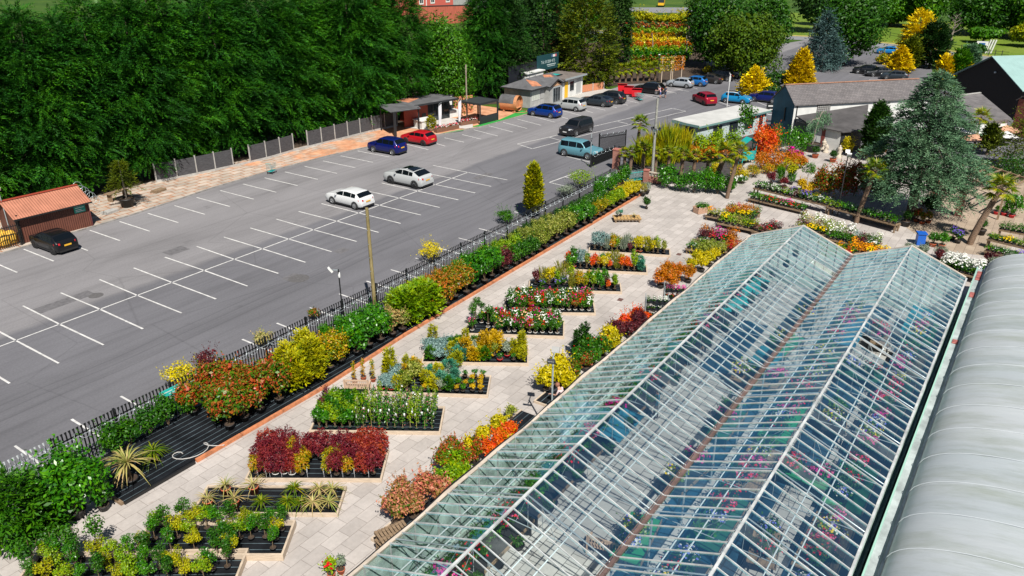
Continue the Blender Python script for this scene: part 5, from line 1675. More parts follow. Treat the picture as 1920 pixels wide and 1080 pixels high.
def wirebox(b, x0, x1, y0, y1, z0, z1, m, n=6, r=.008, flare=.06):
    for i in range(n + 1):
        t = i / n
        x = x0 + (x1 - x0) * t
        for y, s in ((y0, -1), (y1, 1)): b.bar((x, y, z0), (x, y + s * flare, z1), r, r, m)
    for k in range(4):
        z = z0 + (z1 - z0) * k / 3; f = flare * k / 3
        b.bar((x0, y0 - f, z), (x1, y0 - f, z), r, r, m); b.bar((x0, y1 + f, z), (x1, y1 + f, z), r, r, m)
        b.bar((x0, y0 - f, z), (x0, y1 + f, z), r, r, m); b.bar((x1, y0 - f, z), (x1, y1 + f, z), r, r, m)
    for i in range(n): b.bar((x0 + (x1 - x0) * i / n, y0, z0), (x0 + (x1 - x0) * i / n, y1, z0), r, r, m)


def make_trolley(m):
    t = thing('shopping_trolley', '', 'trolley', (0, 0, 0))
    b = MB(); wirebox(b, -.42, .42, -.24, .24, .5, .95, m, 7, .012); b.build('basket', None, t)
    b = MB()
    for y in (-.26, .26): b.tube([(.45, y, .12), (-.4, y, .18), (-.45, y, 1.0)], .016, 5, M_GALV)
    b.build('frame', None, t)
    b = MB(); b.tube([(-.5, -.28, 1.02), (-.5, .28, 1.02)], .022, 6, M_TEAL); b.build('handle', None, t)
    b = MB(); b.box(-.38, .38, -.22, .22, .2, .24, M_TEAL); b.build('lower_tray', None, t)
    for x in (-.38, .42):
        for y in (-.24, .24): b = MB(); b.tube([(x, y - .015, .07), (x, y + .015, .07)], .07, 8, M_TYRE); b.build('wheel', None, t)
    return t


tr0 = make_trolley(mat('trolley_wire', (.35, .50, .50), .35, .4))
x0, y0 = G(1200, 189)
spots = [(x0 + i * .28, y0 + .35 * i, R(50), f'shopping trolley beside the red bins, {ORD[i]} of three') for i in range(3)]
spots += [(G(1172 + 6.5 * i, 343 - 1.0 * i)[0], G(1172 + 6.5 * i, 343 - 1.0 * i)[1], R(75), f'teal trolley nested at the entrance pillars, {ORD[i]} from the left') for i in range(6)]
spots.append((*G(510, 325), R(20), 'lone trolley left on the pavement strip by the fence'))
for i, (x, y, a, lab) in enumerate(spots):
    o = tr0 if i == 0 else copy_tree(tr0); o.location = (x, y, .05 if i == len(spots) - 1 else 0); o.rotation_euler = (0, 0, a); o['label'] = lab
    if i < 9: o['group'] = 'trolleys by the red bins' if i < 3 else 'nested trolleys at the garden entrance'

# ---- entrance: gates, brick pillars, balustrade wall
def gate(lab, a, c, H=2.05):
    t = thing('entrance_gate', lab, 'gate', (*a, 0), math.atan2(c[1] - a[1], c[0] - a[0]), 'black entrance gates')
    L0 = math.hypot(c[0] - a[0], c[1] - a[1]); g = MB()
    for i in range(int(L0 / .13)): g.bar((.08 + i * .13, 0, .1), (.08 + i * .13, 0, H), .075, .02, M_BLACKM)
    g.build('pales', None, t)
    g = MB(); g.bar((0, .04, .4), (L0, .04, .4), .05, .06, M_BLACKM); g.bar((0, .04, H - .35), (L0, .04, H - .35), .05, .06, M_BLACKM)
    g.bar((0, .02, 0), (0, .02, H + .15), .12, .12, M_BLACKM); g.bar((L0, .02, 0), (L0, .02, H + .15), .1, .1, M_BLACKM); g.build('gate_frame', None, t)
    g = MB(); coil(g, (0, -.05, H), (L0, -.05, H), .2, L0 * 1.3, M_WIRE, .012); g.build('razor_wire', None, t)
gate('black gate leaf with razor wire nearest the ice blue off-roader', G(1108, 314), G(1152, 296), 1.2)
gate('black gate leaf folded back behind the palms', G(1123, 289), G(1172, 281))
M_PILLAR = brickmat('entrance_brick', (.40, .13, .09), (.32, .10, .07), (.32, .24, .2), .22, .075)
def pillar(lab, px, py, h, w_=.5):
    x, y = G(px, py); t = thing('brick_pillar', lab, 'pillar', (x, y, 0), .1)
    g = MB(); g.box(-w_ / 2, w_ / 2, -w_ / 2, w_ / 2, 0, h, M_PILLAR); g.build('shaft', None, t)
    g = MB(); g.box(-w_ / 2 - .04, w_ / 2 + .04, -w_ / 2 - .04, w_ / 2 + .04, h, h + .1, mat('red_cap', (.36, .13, .10), .8, noise=.3)); g.build('cap', None, t)
pillar('tall brick pillar beside the black gates', 1155, 316, 1.9, .62); pillar('short brick pillar beside the teal trolleys', 1163, 347, 1.25, .5); pillar('brick pillar at the end of the balustrade wall', 1211, 341, 1.1, .45)
a, c = G(1213, 340), G(1240, 345)
t = thing('balustrade_wall', 'low red brick wall topped with a stone balustrade', 'wall', (*a, 0), math.atan2(c[1] - a[1], c[0] - a[0]))
g = MB(); g.box(0, 1.7, -.12, .12, 0, .55, M_PILLAR); g.build('brick_base', None, t)
M_STONE = mat('cast_stone', (.46, .40, .32), .85, noise=.15)
for i in range(5): g = MB(); g.lathe([(.05, 0), (.05, .05), (.085, .12), (.04, .24), (.055, .34)], 10, M_STONE, (.25 + i * .3, 0, .55)); g.build('baluster', None, t)
g = MB(); g.box(0, 1.7, -.11, .11, .9, .99, M_STONE); g.build('coping', None, t)

# ---- slate roofed barn, lean-to, white prefab, terrace buildings
U, V = Vector((.747, -.664, 0)), Vector((.664, .747, 0))
bn_ang = math.atan2(U.y, U.x)
ba = thing('slate_roofed_barn', 'long barn with grey slate roof, blue gable end and white front wall', 'barn', (74.1, -21.9, 0), bn_ang)
BL, BWd, BE, BR = 17.5, 4.3, 4.1, 5.75
M_BLUEG = mat('shaded_gable_blue', (.012, .085, .135), .7, noise=.2, nscale=.8)  # dark blue has the shade on this gable end painted into it
b = MB(); b.add([(0, 0, 0), (0, BWd, 0), (0, BWd, BE), (0, BWd / 2, BR - .06), (0, 0, BE)], [(0, 4, 3, 2, 1)]); b.build('blue_gable', M_BLUEG, ba)
b = MB(); b.quad((0, 0, 0), (BL, 0, 0), (BL, 0, BE), (0, 0, BE)); b.quad((BL, BWd, 0), (0, BWd, 0), (0, BWd, BE), (BL, BWd, BE)); b.add([(BL, 0, 0), (BL, BWd, 0), (BL, BWd, BE), (BL, BWd / 2, BR - .06), (BL, 0, BE)], [(0, 1, 2, 3, 4)]); b.build('white_wall', M_WRENDER, ba)
M_SLATE = mat('grey_slate', (.135, .125, .125), .75, noise=.22, nscale=1.2)
def slatemat():
    m, n, l, p, tc = nodemat('barn_slates', .75)
    br = n.new('ShaderNodeTexBrick'); br.inputs['Scale'].default_value = 1; br.inputs['Brick Width'].default_value = .36; br.inputs['Row Height'].default_value = .19; br.inputs['Mortar Size'].default_value = .014
    br.inputs['Color1'].default_value = (.165, .15, .15, 1); br.inputs['Color2'].default_value = (.125, .115, .118, 1); br.inputs['Mortar'].default_value = (.06, .055, .055, 1)
    l.new(tc.outputs['Object'], br.inputs['Vector'])
    f = ramp(n, l, ntex(n, l, tc.outputs['Object'], .8, 6, .7), [(0.3, .78), (0.6, 1.05), (.8, 1.5)])
    l.new(mixc(n, l, 1.0, br.outputs['Color'], f, 'MULTIPLY'), p.inputs['Base Color'])
    return m
M_SLATES = slatemat()
def gable_roof(par, L0, W0, e, r, m, over=.25, th=.08, hang=.15):
    g = MB()
    for s in (0, 1):
        y0 = -over if s == 0 else W0 + over; ze = e - (r - e) * over / (W0 / 2)
        P = [(-hang, y0, ze), (L0 + hang, y0, ze), (L0 + hang, W0 / 2, r), (-hang, W0 / 2, r)]
        Q = [(x, y, z - th) for x, y, z in P]
        if s: P, Q = P[::-1], Q[::-1]
        g.add(P, [(0, 1, 2, 3)]); g.add(Q, [(3, 2, 1, 0)]); g.add(P + Q, [(0, 4, 5, 1), (1, 5, 6, 2), (3, 7, 4, 0)])
    return g.build('roof', m, par)
rf = gable_roof(ba, BL, BWd, BE, BR, M_SLATES)
g = MB(); g.bar((-.15, BWd / 2, BR + .03), (BL, BWd / 2, BR + .03), .26, .08); g.build('ridge_tiles', mat('orange_ridge_tile', (.34, .18, .12), .85, noise=.3), rf)
for u in (2.9, 10.2):
    g = MB(); g.box(u, u + 1.7, -.05, -.004, 2.75, 3.75); wd = g.build('window', mat('window_grey', (.11, .10, .10), .5), ba)
    g = MB()
    for i in range(7): g.box(u + .1 + i * .24, u + .13 + i * .24, -.09, -.052, 2.8, 3.7)
    for i in range(4): g.box(u + .05, u + 1.65, -.085, -.056, 2.9 + i * .22, 2.93 + i * .22)
    g.build('bars', mat('white_bars', (.5, .5, .48), .6), wd)
g = MB(); g.tube([(.35, -.08, 0), (.35, -.08, BE - .3)], .05, 6, M_BLACKM); g.build('drainpipe', None, ba)
g = MB(); g.tube([(-.05, 1.6, 1.8), (-.05, 1.6, 3.3)], .09, 8, M_BLACKM); g.build('flue', None, ba)
le = thing('lean_to', 'low lean-to with dark felt roof and white front with a red door', 'lean-to', (0, 0, 0))
FPp = [(74.0, -22.3, 2.75), (71.9, -24.6, 2.35), (70.8, -28.1, 2.3), (72.6, -30.0, 2.4), (81.0, -28.3, 3.55)]
g = MB(); g.add([(x, y, z) for x, y, z in FPp], [(0, 1, 2), (0, 2, 4), (2, 3, 4)]); g.add([(x, y, z - .12) for x, y, z in FPp], [(2, 1, 0), (4, 2, 0), (4, 3, 2)])
n = 5; g.add([(x, y, z) for x, y, z in FPp] + [(x, y, z - .12) for x, y, z in FPp], [(i, (i + 1) % n, n + (i + 1) % n, n + i) for i in range(n)])
g.build('roof', mat('dark_roof_felt', (.075, .07, .07), .85, noise=.3, nscale=.6), le)
W_ = [(73.9, -22.5), (72.2, -24.8), (71.2, -27.9), (72.7, -29.7)]
for (p, q, m, nm) in ((W_[0], W_[1], M_DARK, 'dark_side_wall'), (W_[1], W_[2], M_WRENDER, 'white_front_wall'), (W_[2], W_[3], M_DARK, 'dark_opening')):
    g = MB(); g.bar((*p, 1.1), (*q, 1.1), .12, 2.2, m); g.build(nm, None, le)
d_ = (Vector((*W_[2], 0)) - Vector((*W_[1], 0))); nrm = Vector((d_.y, -d_.x, 0)).normalized(); nrm = nrm if nrm.x < 0 else -nrm
pd = Vector((*W_[1], 0)) + d_ * .33 + nrm * .07
g = MB(); g.bar((*pd.xy, 1.15), (*(pd + d_ * .13).xy, 1.15), .03, 1.9, mat('red_door', (.22, .05, .04), .6)); g.build('red_door', None, le)
g = MB(); g.bar((72.7, -29.9, 2.3), (75.5, -29.4, 2.45), .05, .4, M_WRENDER); g.build('white_fascia', None, le)
pf = thing('prefab_cabin', 'white flat roofed cabin between the bamboo and the slate barn', 'cabin', (63.7, -15.0, 0), math.atan2(-3.6, 13.1))
g = MB(); g.box(.3, 13.2, .3, 3.5, 0, 2.45); g.build('wall', mat('cabin_cladding', (.42, .50, .50), .7, noise=.1), pf)
g = MB(); g.add([(0, -.05, 2.5), (13.6, -.05, 2.5), (13.6, 3.7, 2.7), (0, 3.7, 2.7)], [(0, 1, 2, 3)]); g.add([(0, -.05, 2.42), (13.6, -.05, 2.42), (13.6, 3.7, 2.62), (0, 3.7, 2.62)], [(3, 2, 1, 0)]); rf = g.build('roof', M_ROOFW, pf)
g = MB(); g.box(-.02, 13.6, -.09, -.055, 2.3, 2.5); g.box(-.06, -.02, -.05, 3.7, 2.35, 2.6); g.build('fascia', mat('teal_grey_fascia', (.14, .26, .25), .6), rf)
g = MB(); g.box(11.6, 12.6, .27, .298, .5, 2.1); f_ = g.build('window', M_PLW, pf); g = MB(); g.box(11.7, 12.5, .25, .268, .6, 2.0); g.build('pane', M_WINDOW, f_)
g = MB(); g.box(.27, .298, .9, 2.2, .2, 2.2); g.build('glazed_door', M_WINDOW, pf)
for i, x in enumerate((3, 6, 9)): g = MB(); g.box(x, x + 1.6, .27, .298, .8, 2.0); g.build('window', M_WINDOW, pf)
sc_ = thing('hanging_sign', 'small dark sign with pale lettering on a curved bracket beside the cabin', 'sign', (*G(1447, 232), 0), R(-60))
g = MB(); g.box(-.9, .9, -.03, .03, 1.5, 2.5, M_DARK); g.build('board', None, sc_)
g = MB(); g.tube([(-1.1, 0, 1.25), (0, -.1, 1.05), (1.1, 0, 1.2)], .04, 6, M_GALV); g.tube([(.95, 0, 0), (.95, 0, 2.7)], .05, 6, M_BLACKM); g.build('bracket', None, sc_)
g = MB(); g.box(-.7, .5, -.036, -.031, 2.1, 2.25, M_PLW); g.box(-.5, .6, -.036, -.031, 1.7, 1.8, M_PLW); g.build('lettering', None, sc_)
# dark barn with pale green metal roof
gA, gB = Vector((109.0, -33.9, 0)), Vector((100.3, -42.2, 0))
gd = (gA - gB); W0 = gd.length
db = thing('dark_barn', 'black gabled barn with pale green ribbed metal roof at the right edge', 'barn', (gB.x, gB.y, 0), math.atan2(gd.y, gd.x) - R(90))
g = MB(); g.add([(0, 0, 0), (0, W0, 0), (0, W0, 4.0), (0, W0 / 2, 7.0), (0, 0, 4.0)], [(0, 4, 3, 2, 1)]); g.quad((0, 0, 0), (22, 0, 0), (22, 0, 4), (0, 0, 4)); g.quad((22, W0, 0), (0, W0, 0), (0, W0, 4), (22, W0, 4)); g.build('wall', mat('black_boards', (.016, .012, .012), .7, noise=.4, nscale=3, stretch=(4, 4, .5)), db)
gable_roof(db, 22, W0, 4.0, 7.05, corrug('pale_green_sheet', (.27, .41, .39), .35, 'X', .8, .45, .1), .5, .1, .4)
g = MB(); g.lathe([(.0, 0), (.14, .05), (.14, .2), (0, .25)], 10, M_PLW, (-.15, W0 * .42, 5.0)); g.build('wall_lamp', None, db)
# low slate roofed outbuilding
ob = thing('outbuilding', 'low outbuilding with dark slate roof under the black barn', 'outbuilding', (0, 0, 0))
g = MB(); q = [(95.5, -38.1, 3.7), (91.3, -35.7, 3.7), (83.8, -39.0, 2.5), (87.2, -42.3, 2.5)]
g.add(q, [(0, 1, 2, 3)]); g.add([(x, y, z - .15) for x, y, z in q], [(3, 2, 1, 0)]); g.add(q + [(x, y, z - .15) for x, y, z in q], [(i, (i + 1) % 4, 4 + (i + 1) % 4, 4 + i) for i in range(4)]); g.build('roof', M_SLATE, ob)
g = MB(); g.bar((84.6, -39.2, 1.15), (87.4, -41.9, 1.15), .15, 2.3, M_WRENDER); g.bar((84.6, -39.2, 1.15), (91.3, -36.1, 1.15), .15, 2.3, M_WRENDER); g.bar((87.4, -41.9, 1.15), (95, -38.3, 1.15), .15, 2.3, M_BRICK); g.build('wall', None, ob)
g = MB(); g.bar((95.4, -38.1, 3.75), (91.3, -35.75, 3.75), .25, .1, M_CONC); g.build('ridge_tiles', None, ob)
br_ = thing('brick_house_wall', 'red brick gable behind the yellow tipped fir', 'building', (88, -46.5, 0), -.6)
g = MB(); g.box(0, 6, 0, 5, 0, 4.2, M_BRICK); g.build('wall', None, br_); gable_roof(br_, 6, 5, 4.2, 6.0, M_SLATE)
# far red brick factory and rust coloured board fence
p, q = Vector((*G(745, 30), 0)), Vector((*G(850, 20), 0))
fa = thing('brick_factory', 'red brick factory with small white windows beyond the trees', 'building', (p.x, p.y, 0), math.atan2(q.y - p.y, q.x - p.x))
FL = (q - p).length
g = MB(); g.box(0, FL, 0, 14, 0, 9, mat('factory_brick', (.50, .10, .075), .9, noise=.1)); g.build('wall', None, fa)
g = MB(); g.box(-.3, FL + .3, -.3, 14.3, 9, 9.3, M_FELT); g.box(FL + .4, FL + 25, 1, 14, 0, 5.5, M_GREYW); g.build('roof', None, fa)
for f in (.42, .62, .9):
    g = MB(); g.box(FL * f - .9, FL * f + .9, -.08, -.01, 2.6, 4.6); wd = g.build('window', M_PLW, fa)
    g = MB()
    for i in range(2): g.box(FL * f - .65 + i * .7, FL * f - .1 + i * .7, -.11, -.085, 3.0, 4.2)
    g.build('pane', M_WINDOW, wd)
g = MB(); g.box(FL * .5, FL * .5 + .2, -.2, -.01, .5, 9, M_PLW); g.build('drainpipe', None, fa)
p, q = Vector((*G(785, 46), 0)), Vector((*G(895, 42), 0))
rfn = thing('rusty_board_fence', 'high rust coloured board fence below the brick factory', 'fence', (p.x, p.y, 0), math.atan2(q.y - p.y, q.x - p.x))
FL = (q - p).length; n = int(FL / 2.5)
for i in range(n): g = MB(); g.box(i * 2.5, i * 2.5 + 2.46, 0, .1, 0, 4.4, mat('rust_boards', (.36, .085, .05), .8, noise=.25, nscale=2, stretch=(3, 3, .3))); g.build('panel', None, rfn)
g = MB(); g.box(0, n * 2.5, -.1, .2, 4.41, 4.6, M_DARK); g.build('capping', None, rfn)
# yellow van far on the lane beyond the nursery
x, y = G(1240, 12)
sheet('far_lane', [G(1180, 14), G(1300, 14), G(1300, 24), G(1180, 24)], .01, mat('road_asphalt', (.2, .2, .2), .85))
yv = thing('yellow_van', 'small yellow van on the far lane above the nursery rows', 'van', (x, y, 0), R(200))
g = MB(); MY = mat('van_yellow', (.72, .42, .02), .4)
g.add([(-2.4, -.95, .5), (2.6, -.95, .5), (2.6, -.95, 1.3), (1.7, -.95, 2.3), (-2.4, -.95, 2.4), (-2.4, .95, .5), (2.6, .95, .5), (2.6, .95, 1.3), (1.7, .95, 2.3), (-2.4, .95, 2.4)], [(0, 1, 2, 3, 4), (9, 8, 7, 6, 5), (0, 5, 6, 1), (1, 6, 7, 2), (3, 8, 9, 4), (4, 9, 5, 0)], MY); g.build('body', None, yv)
g = MB(); g.quad((2.62, -.85, 1.33), (2.62, .85, 1.33), (1.74, .85, 2.28), (1.74, -.85, 2.28), M_WINDOW); g.build('windscreen', None, yv)
g = MB(); g.box(-2.0, 1.0, -.97, -.955, .9, 1.5, M_BIN); g.build('red_panel', None, yv)
for sx in (-1.5, 1.6):
    for sy in (-.9, .9): g = MB(); g.tube([(sx, sy - .1, .35), (sx, sy + .1, .35)], .35, 12, M_TYRE); g.build('wheel', None, yv)
# meadow sign and white posts by the road
x, y = G(1838, 100)
t = thing('road_sign', 'small blue and white road sign at the meadow edge', 'sign', (x, y, 0), R(10))
g = MB(); g.box(-.04, .04, -1.0, 1.0, 1.0, 2.3, M_PLW); g.build('plate', None, t); g = MB(); g.box(-.06, -.045, -.5, .6, 1.3, 2.0, mat('sign_blue', (.02, .12, .35), .4)); g.build('symbol', None, t)
g = MB(); g.bar((0, -.7, 0), (0, -.7, 1.6), .1, .1, M_DARK); g.bar((0, .7, 0), (0, .7, 1.6), .1, .1, M_DARK); g.build('legs', None, t)
for i in range(3):
    x, y = G(1847 + i * 5, 100); g = MB(); g.tube([(0, 0, 0), (0, -.5, 2.6)], .16, 8, M_PLW); tag(g.build('white_post', None, None, (x, y, 0)), f'leaning white post by the road, {ORD[i]} from the left', 'post', 'white posts by the road')
# railing along the meadow verge
t = thing('field_fence', 'low dark railing between the road verge and the meadow', 'fence', (0, 0, 0))
pts = [G(1668, 70), G(1765, 88), G(1840, 104), G(1890, 108)]
g = MB()
for (p, q) in zip(pts, pts[1:]):
    for z in (.5, 1.0): g.bar((*p, z), (*q, z), .06, .06, M_DARK)
g.build('rails', None, t)
for (p, q) in zip(pts, pts[1:]):
    for k in range(4): g = MB(); x, y = p[0] + (q[0] - p[0]) * k / 4, p[1] + (q[1] - p[1]) * k / 4; g.bar((x, y, 0), (x, y, 1.25), .12, .12, M_DARK); g.build('post', None, t)
sheet('nursery_ground', [G(1095, 166), G(1180, 158), G(1330, 150), G(1310, 44), G(1160, 44)], .012, M_SOIL)
sheet('forecourt_kerb_island', [G(1560, 170), G(1668, 160), G(1690, 150), G(1700, 175), G(1600, 185)], .01, M_SOIL)
# ================================================================== plants for sale
M_POTB = mat('black_pot', (0.014, 0.014, 0.015), .5)
M_POTT = mat('terracotta_pot', (0.50, 0.115, 0.045), .7, noise=.12)
M_POTW = mat('white_pot', (0.60, 0.60, 0.58), .5)
M_POTR = mat('red_pot', (0.58, 0.02, 0.03), .45)
M_POTG = mat('green_pot', (0.01, 0.085, 0.07), .5)
M_TAG = mat('white_tag', (0.72, 0.72, 0.74), .6)
M_STEM = mat('plant_stem', (0.16, 0.11, 0.06), .9)
M_CANE = mat('bamboo_cane', (0.42, 0.30, 0.15), .7)
c_ = lambda *a: list(a)
LV = {
    'laurel': leafmat('lv_laurel', [(.018, .085, .006), (.045, .165, .010), (.10, .26, .014)], .35, .2, .35, 1.5, .5),
    'green': leafmat('lv_green', [(.016, .065, .008), (.04, .13, .012), (.085, .20, .016)], .45, .22, .4, 1.5),
    'dark': leafmat('lv_dark', [(.010, .04, .006), (.022, .075, .010), (.045, .12, .014)], .45, .2, .4, 1.5),
    'lime': leafmat('lv_lime', [(.09, .20, .008), (.20, .32, .010), (.36, .42, .014)], .45, .25, .4, 1.5),
    'yellow': leafmat('lv_yellow', [(.30, .30, .010), (.56, .46, .012), (.72, .60, .04)], .45, .25, .4, 1.8),
    'gold': leafmat('lv_gold', [(.34, .22, .008), (.55, .36, .010), (.70, .50, .03)], .5, .2, .4, 1.8),
    'ygconifer': leafmat('lv_ygconifer', [(.13, .18, .006), (.30, .30, .008), (.48, .42, .012)], .55, .15, .45, 1.6, .2),
    'photinia': leafmat('lv_photinia', [(.03, .10, .010), (.08, .17, .012), (.30, .09, .03), (.40, .055, .03)], .4, .2, .3, 1.8),
    'photinia_o': leafmat('lv_photinia_o', [(.05, .12, .010), (.18, .20, .015), (.42, .17, .04), (.50, .11, .04)], .4, .22, .35, 1.4),
    'pieris': leafmat('lv_pieris', [(.06, .13, .015), (.30, .17, .06), (.55, .26, .17), (.52, .12, .10)], .45, .25, .35, 1.8),
    'euonymus': leafmat('lv_euonymus', [(.08, .15, .010), (.30, .30, .012), (.50, .30, .025), (.46, .15, .025)], .45, .25, .35, 1.6),
    'cream': leafmat('lv_cream', [(.09, .14, .02), (.22, .26, .05), (.46, .44, .15)], .45, .25, .35, 1.6),
    'pinkvar': leafmat('lv_pinkvar', [(.10, .14, .03), (.40, .34, .14), (.55, .28, .14)], .45, .25, .35, 1.8),
    'maroon': leafmat('lv_maroon', [(.045, .012, .016), (.10, .02, .028), (.19, .04, .035)], .45, .25, .4, 2.0),
    'acer': leafmat('lv_acer', [(.075, .010, .020), (.16, .018, .030), (.27, .045, .035)], .5, .3, .45, 2.2),
    'acer_o': leafmat('lv_acer_o', [(.17, .018, .024), (.29, .04, .03), (.40, .09, .035)], .5, .3, .4, 2.2),
    'orange': leafmat('lv_orange', [(.30, .13, .02), (.48, .20, .03), (.60, .14, .03)], .5, .28, .4, 1.6),
    'redorange': leafmat('lv_redorange', [(.55, .22, .02), (.66, .13, .02), (.62, .035, .02)], .5, .28, .45, 1.2),
    'red': leafmat('lv_red', [(.26, .014, .02), (.42, .02, .03), (.55, .05, .04)], .5, .25, .3, 2),
    'blueg': leafmat('lv_blueg', [(.10, .18, .17), (.19, .29, .27), (.32, .42, .39)], .55, .15, .4, 2),
    'tealg': leafmat('lv_tealg', [(.03, .14, .09), (.06, .22, .14), (.12, .30, .20)], .55, .15, .4, 2),
    'grey': leafmat('lv_grey', [(.13, .17, .12), (.22, .26, .19), (.33, .37, .28)], .6, .15, .4, 2),
    'grass': leafmat('lv_grass', [(.10, .14, .02), (.24, .24, .04), (.42, .34, .10)], .5, .25, .4, 2),
    'bamboo': leafmat('lv_bamboo', [(.12, .19, .008), (.32, .32, .010), (.52, .40, .02)], .5, .25, .5, .8),
    'straw': leafmat('lv_straw', [(.20, .25, .07), (.40, .36, .14), (.50, .36, .20)], .5, .2, .3, 2),
    'palm': leafmat('lv_palm', [(.05, .11, .010), (.14, .20, .015), (.34, .30, .03)], .45, .2, .35, 1.5),
}
FL = {k: leafmat('fl_' + k, [v, tuple(min(1, a * 1.25 + .02) for a in v)], .6, .2, 0, 1, .1) for k, v in dict(
    white=(.68, .68, .64), red=(.55, .012, .03), pink=(.62, .13, .26), magenta=(.55, .02, .26), yellow=(.72, .52, .03), orange=(.72, .32, .03),
    purple=(.16, .10, .42), peach=(.72, .45, .28), blue=(.16, .18, .55)).items()}
PL = {}


def pot_mesh(r, h, m):
    k = ('pot', r, h, m.name)
    if k not in PL:
        b = MB(); b.lathe([(0, 0), (r * .78, 0), (r * .97, h * .86), (r * 1.04, h * .86), (r * 1.04, h), (r * .93, h)], 12, m)
        b.disc((0, 0, h * .93), r * .93, M_SOIL, 12); PL[k] = b.mesh('pot')
    return PL[k]


def bush(key, h, r, lv, n=900, ls=.10, k=14, fl=None, nf=0, fs=.07, lump=.42, z0=.12, stems=5, tall=1.0):
    """rounded leafy shrub"""
    if key in PL: return PL[key]
    fb = FB(); zc = (h + z0) / 2
    P, N = lumps(n, (0, 0, zc), (r, r, (h - z0) / 2), k, lump, .55, -.9)
    fb.cards(P, N + .75 * rng.normal(size=N.shape) + np.array([0, 0, .45]), ls * rng.uniform(.7, 1.4, len(P)), ls * .55, LV[lv])
    P, N = ball(int(n * .18), (0, 0, zc), (r * .7, r * .7, (h - z0) * .36), .5)
    fb.cards(P, rng.normal(size=P.shape) + N, ls * 1.7, ls * 1.1, LV[lv])
    ns = max(5, n // 70)   # stray shoots break the outline
    P, N = ball(ns, (0, 0, zc), (r * .85, r * .85, (h - z0) * .44), .2, -.3); ns = len(P)
    D = unit(N + np.array([0, 0, .7]) + .35 * rng.normal(size=N.shape))
    for j in range(6):
        fb.cards(P + D * (r * (.10 + .085 * j)) * rng.uniform(.7, 1.3, (ns, 1)), rng.normal(size=P.shape) + [0, 0, .4], ls * rng.uniform(.7, 1.3, ns), ls * .5, LV[lv])
    if fl:
        fls = fl if isinstance(fl, (list, tuple)) else [fl]
        P, N = lumps(nf, (0, 0, zc + .03), (r * 1.03, r * 1.03, (h - z0) / 2 * 1.04), k, lump, .15, -.1)
        for i, f in enumerate(fls):
            q = P[i::len(fls)]; nn = N[i::len(fls)]
            fb.cards(q, nn + np.array([-.5, -.5, .8]), fs * rng.uniform(.8, 1.3, len(q)), fs, FL[f])
            fb.cards(q + .01, nn + rng.normal(size=nn.shape) * .4, fs, fs, FL[f])
    for i in range(stems):
        a = i * 2.4; fb.hard.tube([(0, 0, 0), (r * .4 * math.cos(a), r * .4 * math.sin(a), zc)], [.018, .008], 4, M_STEM)
    PL[key] = fb.mesh('foliage'); return PL[key]


def cone(key, h, r, lv, n=260, L=.16, bl=.08, bw=.035, prof=p_egg, lift=.5, k=7):
    if key in PL: return PL[key]
    fb = FB()
    P, N = profile_pts(n, h, lambda t: r * prof(t), .05, .25, .2); P[:, :2] -= N[:, :2] * L * .4
    sprays(fb, P, N, L, LV[lv] if lv in LV else lv, k, bl, bw, lift, .1)
    P, N = profile_pts(n // 3, h * .95, lambda t: r * .65 * prof(t), .05, .4, .2)
    sprays(fb, P, N, L * 1.2, LV[lv] if lv in LV else lv, 5, bl * 1.4, bw * 2, lift, .1)
    PL[key] = fb.mesh('foliage'); return PL[key]


def mound(key, h, r, lv, n=520, ls=.085, stems=4, z=.5):
    """weeping mound of fine leaves carried on bare stems"""
    if key in PL: return PL[key]
    fb = FB()
    P, N = ball(n, (0, 0, h * z), (r, r, h * (1 - z)), .35, -.35)
    P[:, 2] += .06 * np.sin(P[:, 0] * 17) + .05 * np.sin(P[:, 1] * 19)
    D = unit(N * [1, 1, .2] + [0, 0, -.55] + .5 * rng.normal(size=N.shape))
    fb.blades(P, D, ls * rng.uniform(.8, 1.7, len(P)), ls * .42, LV[lv])
    fb.cards(P[::2], N[::2] + .5 * rng.normal(size=N[::2].shape), ls, ls * .6, LV[lv])
    for i in range(stems):
        a = i * 1.9; fb.hard.tube([(.03 * math.cos(a), .03 * math.sin(a), 0), (r * .3 * math.cos(a), r * .3 * math.sin(a), h * .75)], [.015, .008], 4, M_STEM)
    fb.hard.tube([(.05, 0, 0), (.06, -.02, h * .7)], .01, 4, M_CANE)
    PL[key] = fb.mesh('foliage'); return PL[key]


def spiky(key, h, r, lv, n=46, w_=.045, droop=.55, trunk=0.0, seg=3, up=.55):
    """cordyline, yucca or grass: strap leaves arching from one point"""
    if key in PL: return PL[key]
    fb = FB()
    th = rng.random(n) * 2 * PI; el = np.arcsin(np.clip(rng.uniform(-.15 + up * .3, 1, n), -.9, 1))
    D = np.stack([np.cos(th) * np.cos(el), np.sin(th) * np.cos(el), np.sin(el)], 1)
    L = rng.uniform(.75, 1.15, n) * max(r * 1.12, (h - trunk) * .9)
    fb.arcs(np.tile([0, 0, trunk], (n, 1)) + D * .03, D, L, w_, LV[lv], droop, seg)
    if trunk: fb.hard.tube([(0, 0, 0), (.01, .01, trunk)], [.05, .04], 7, M_STEM)
    PL[key] = fb.mesh('foliage'); return PL[key]


def reeds(key, h, r, lv, n=260, w_=.03, lean=.18):
    """upright grass or bamboo clump"""
    if key in PL: return PL[key]
    fb = FB()
    a = rng.random(n) * 2 * PI; q = r * .75 * np.sqrt(rng.random(n))
    P = np.stack([q * np.cos(a), q * np.sin(a), rng.uniform(0, h * .62, n)], 1)
    D = np.stack([np.cos(a) * lean * q / r, np.sin(a) * lean * q / r, np.ones(n)], 1) + .22 * rng.normal(size=(n, 3))
    fb.blades(P, D, rng.uniform(.25, .42, n) * h, w_, LV[lv])
    PL[key] = fb.mesh('foliage'); return PL[key]


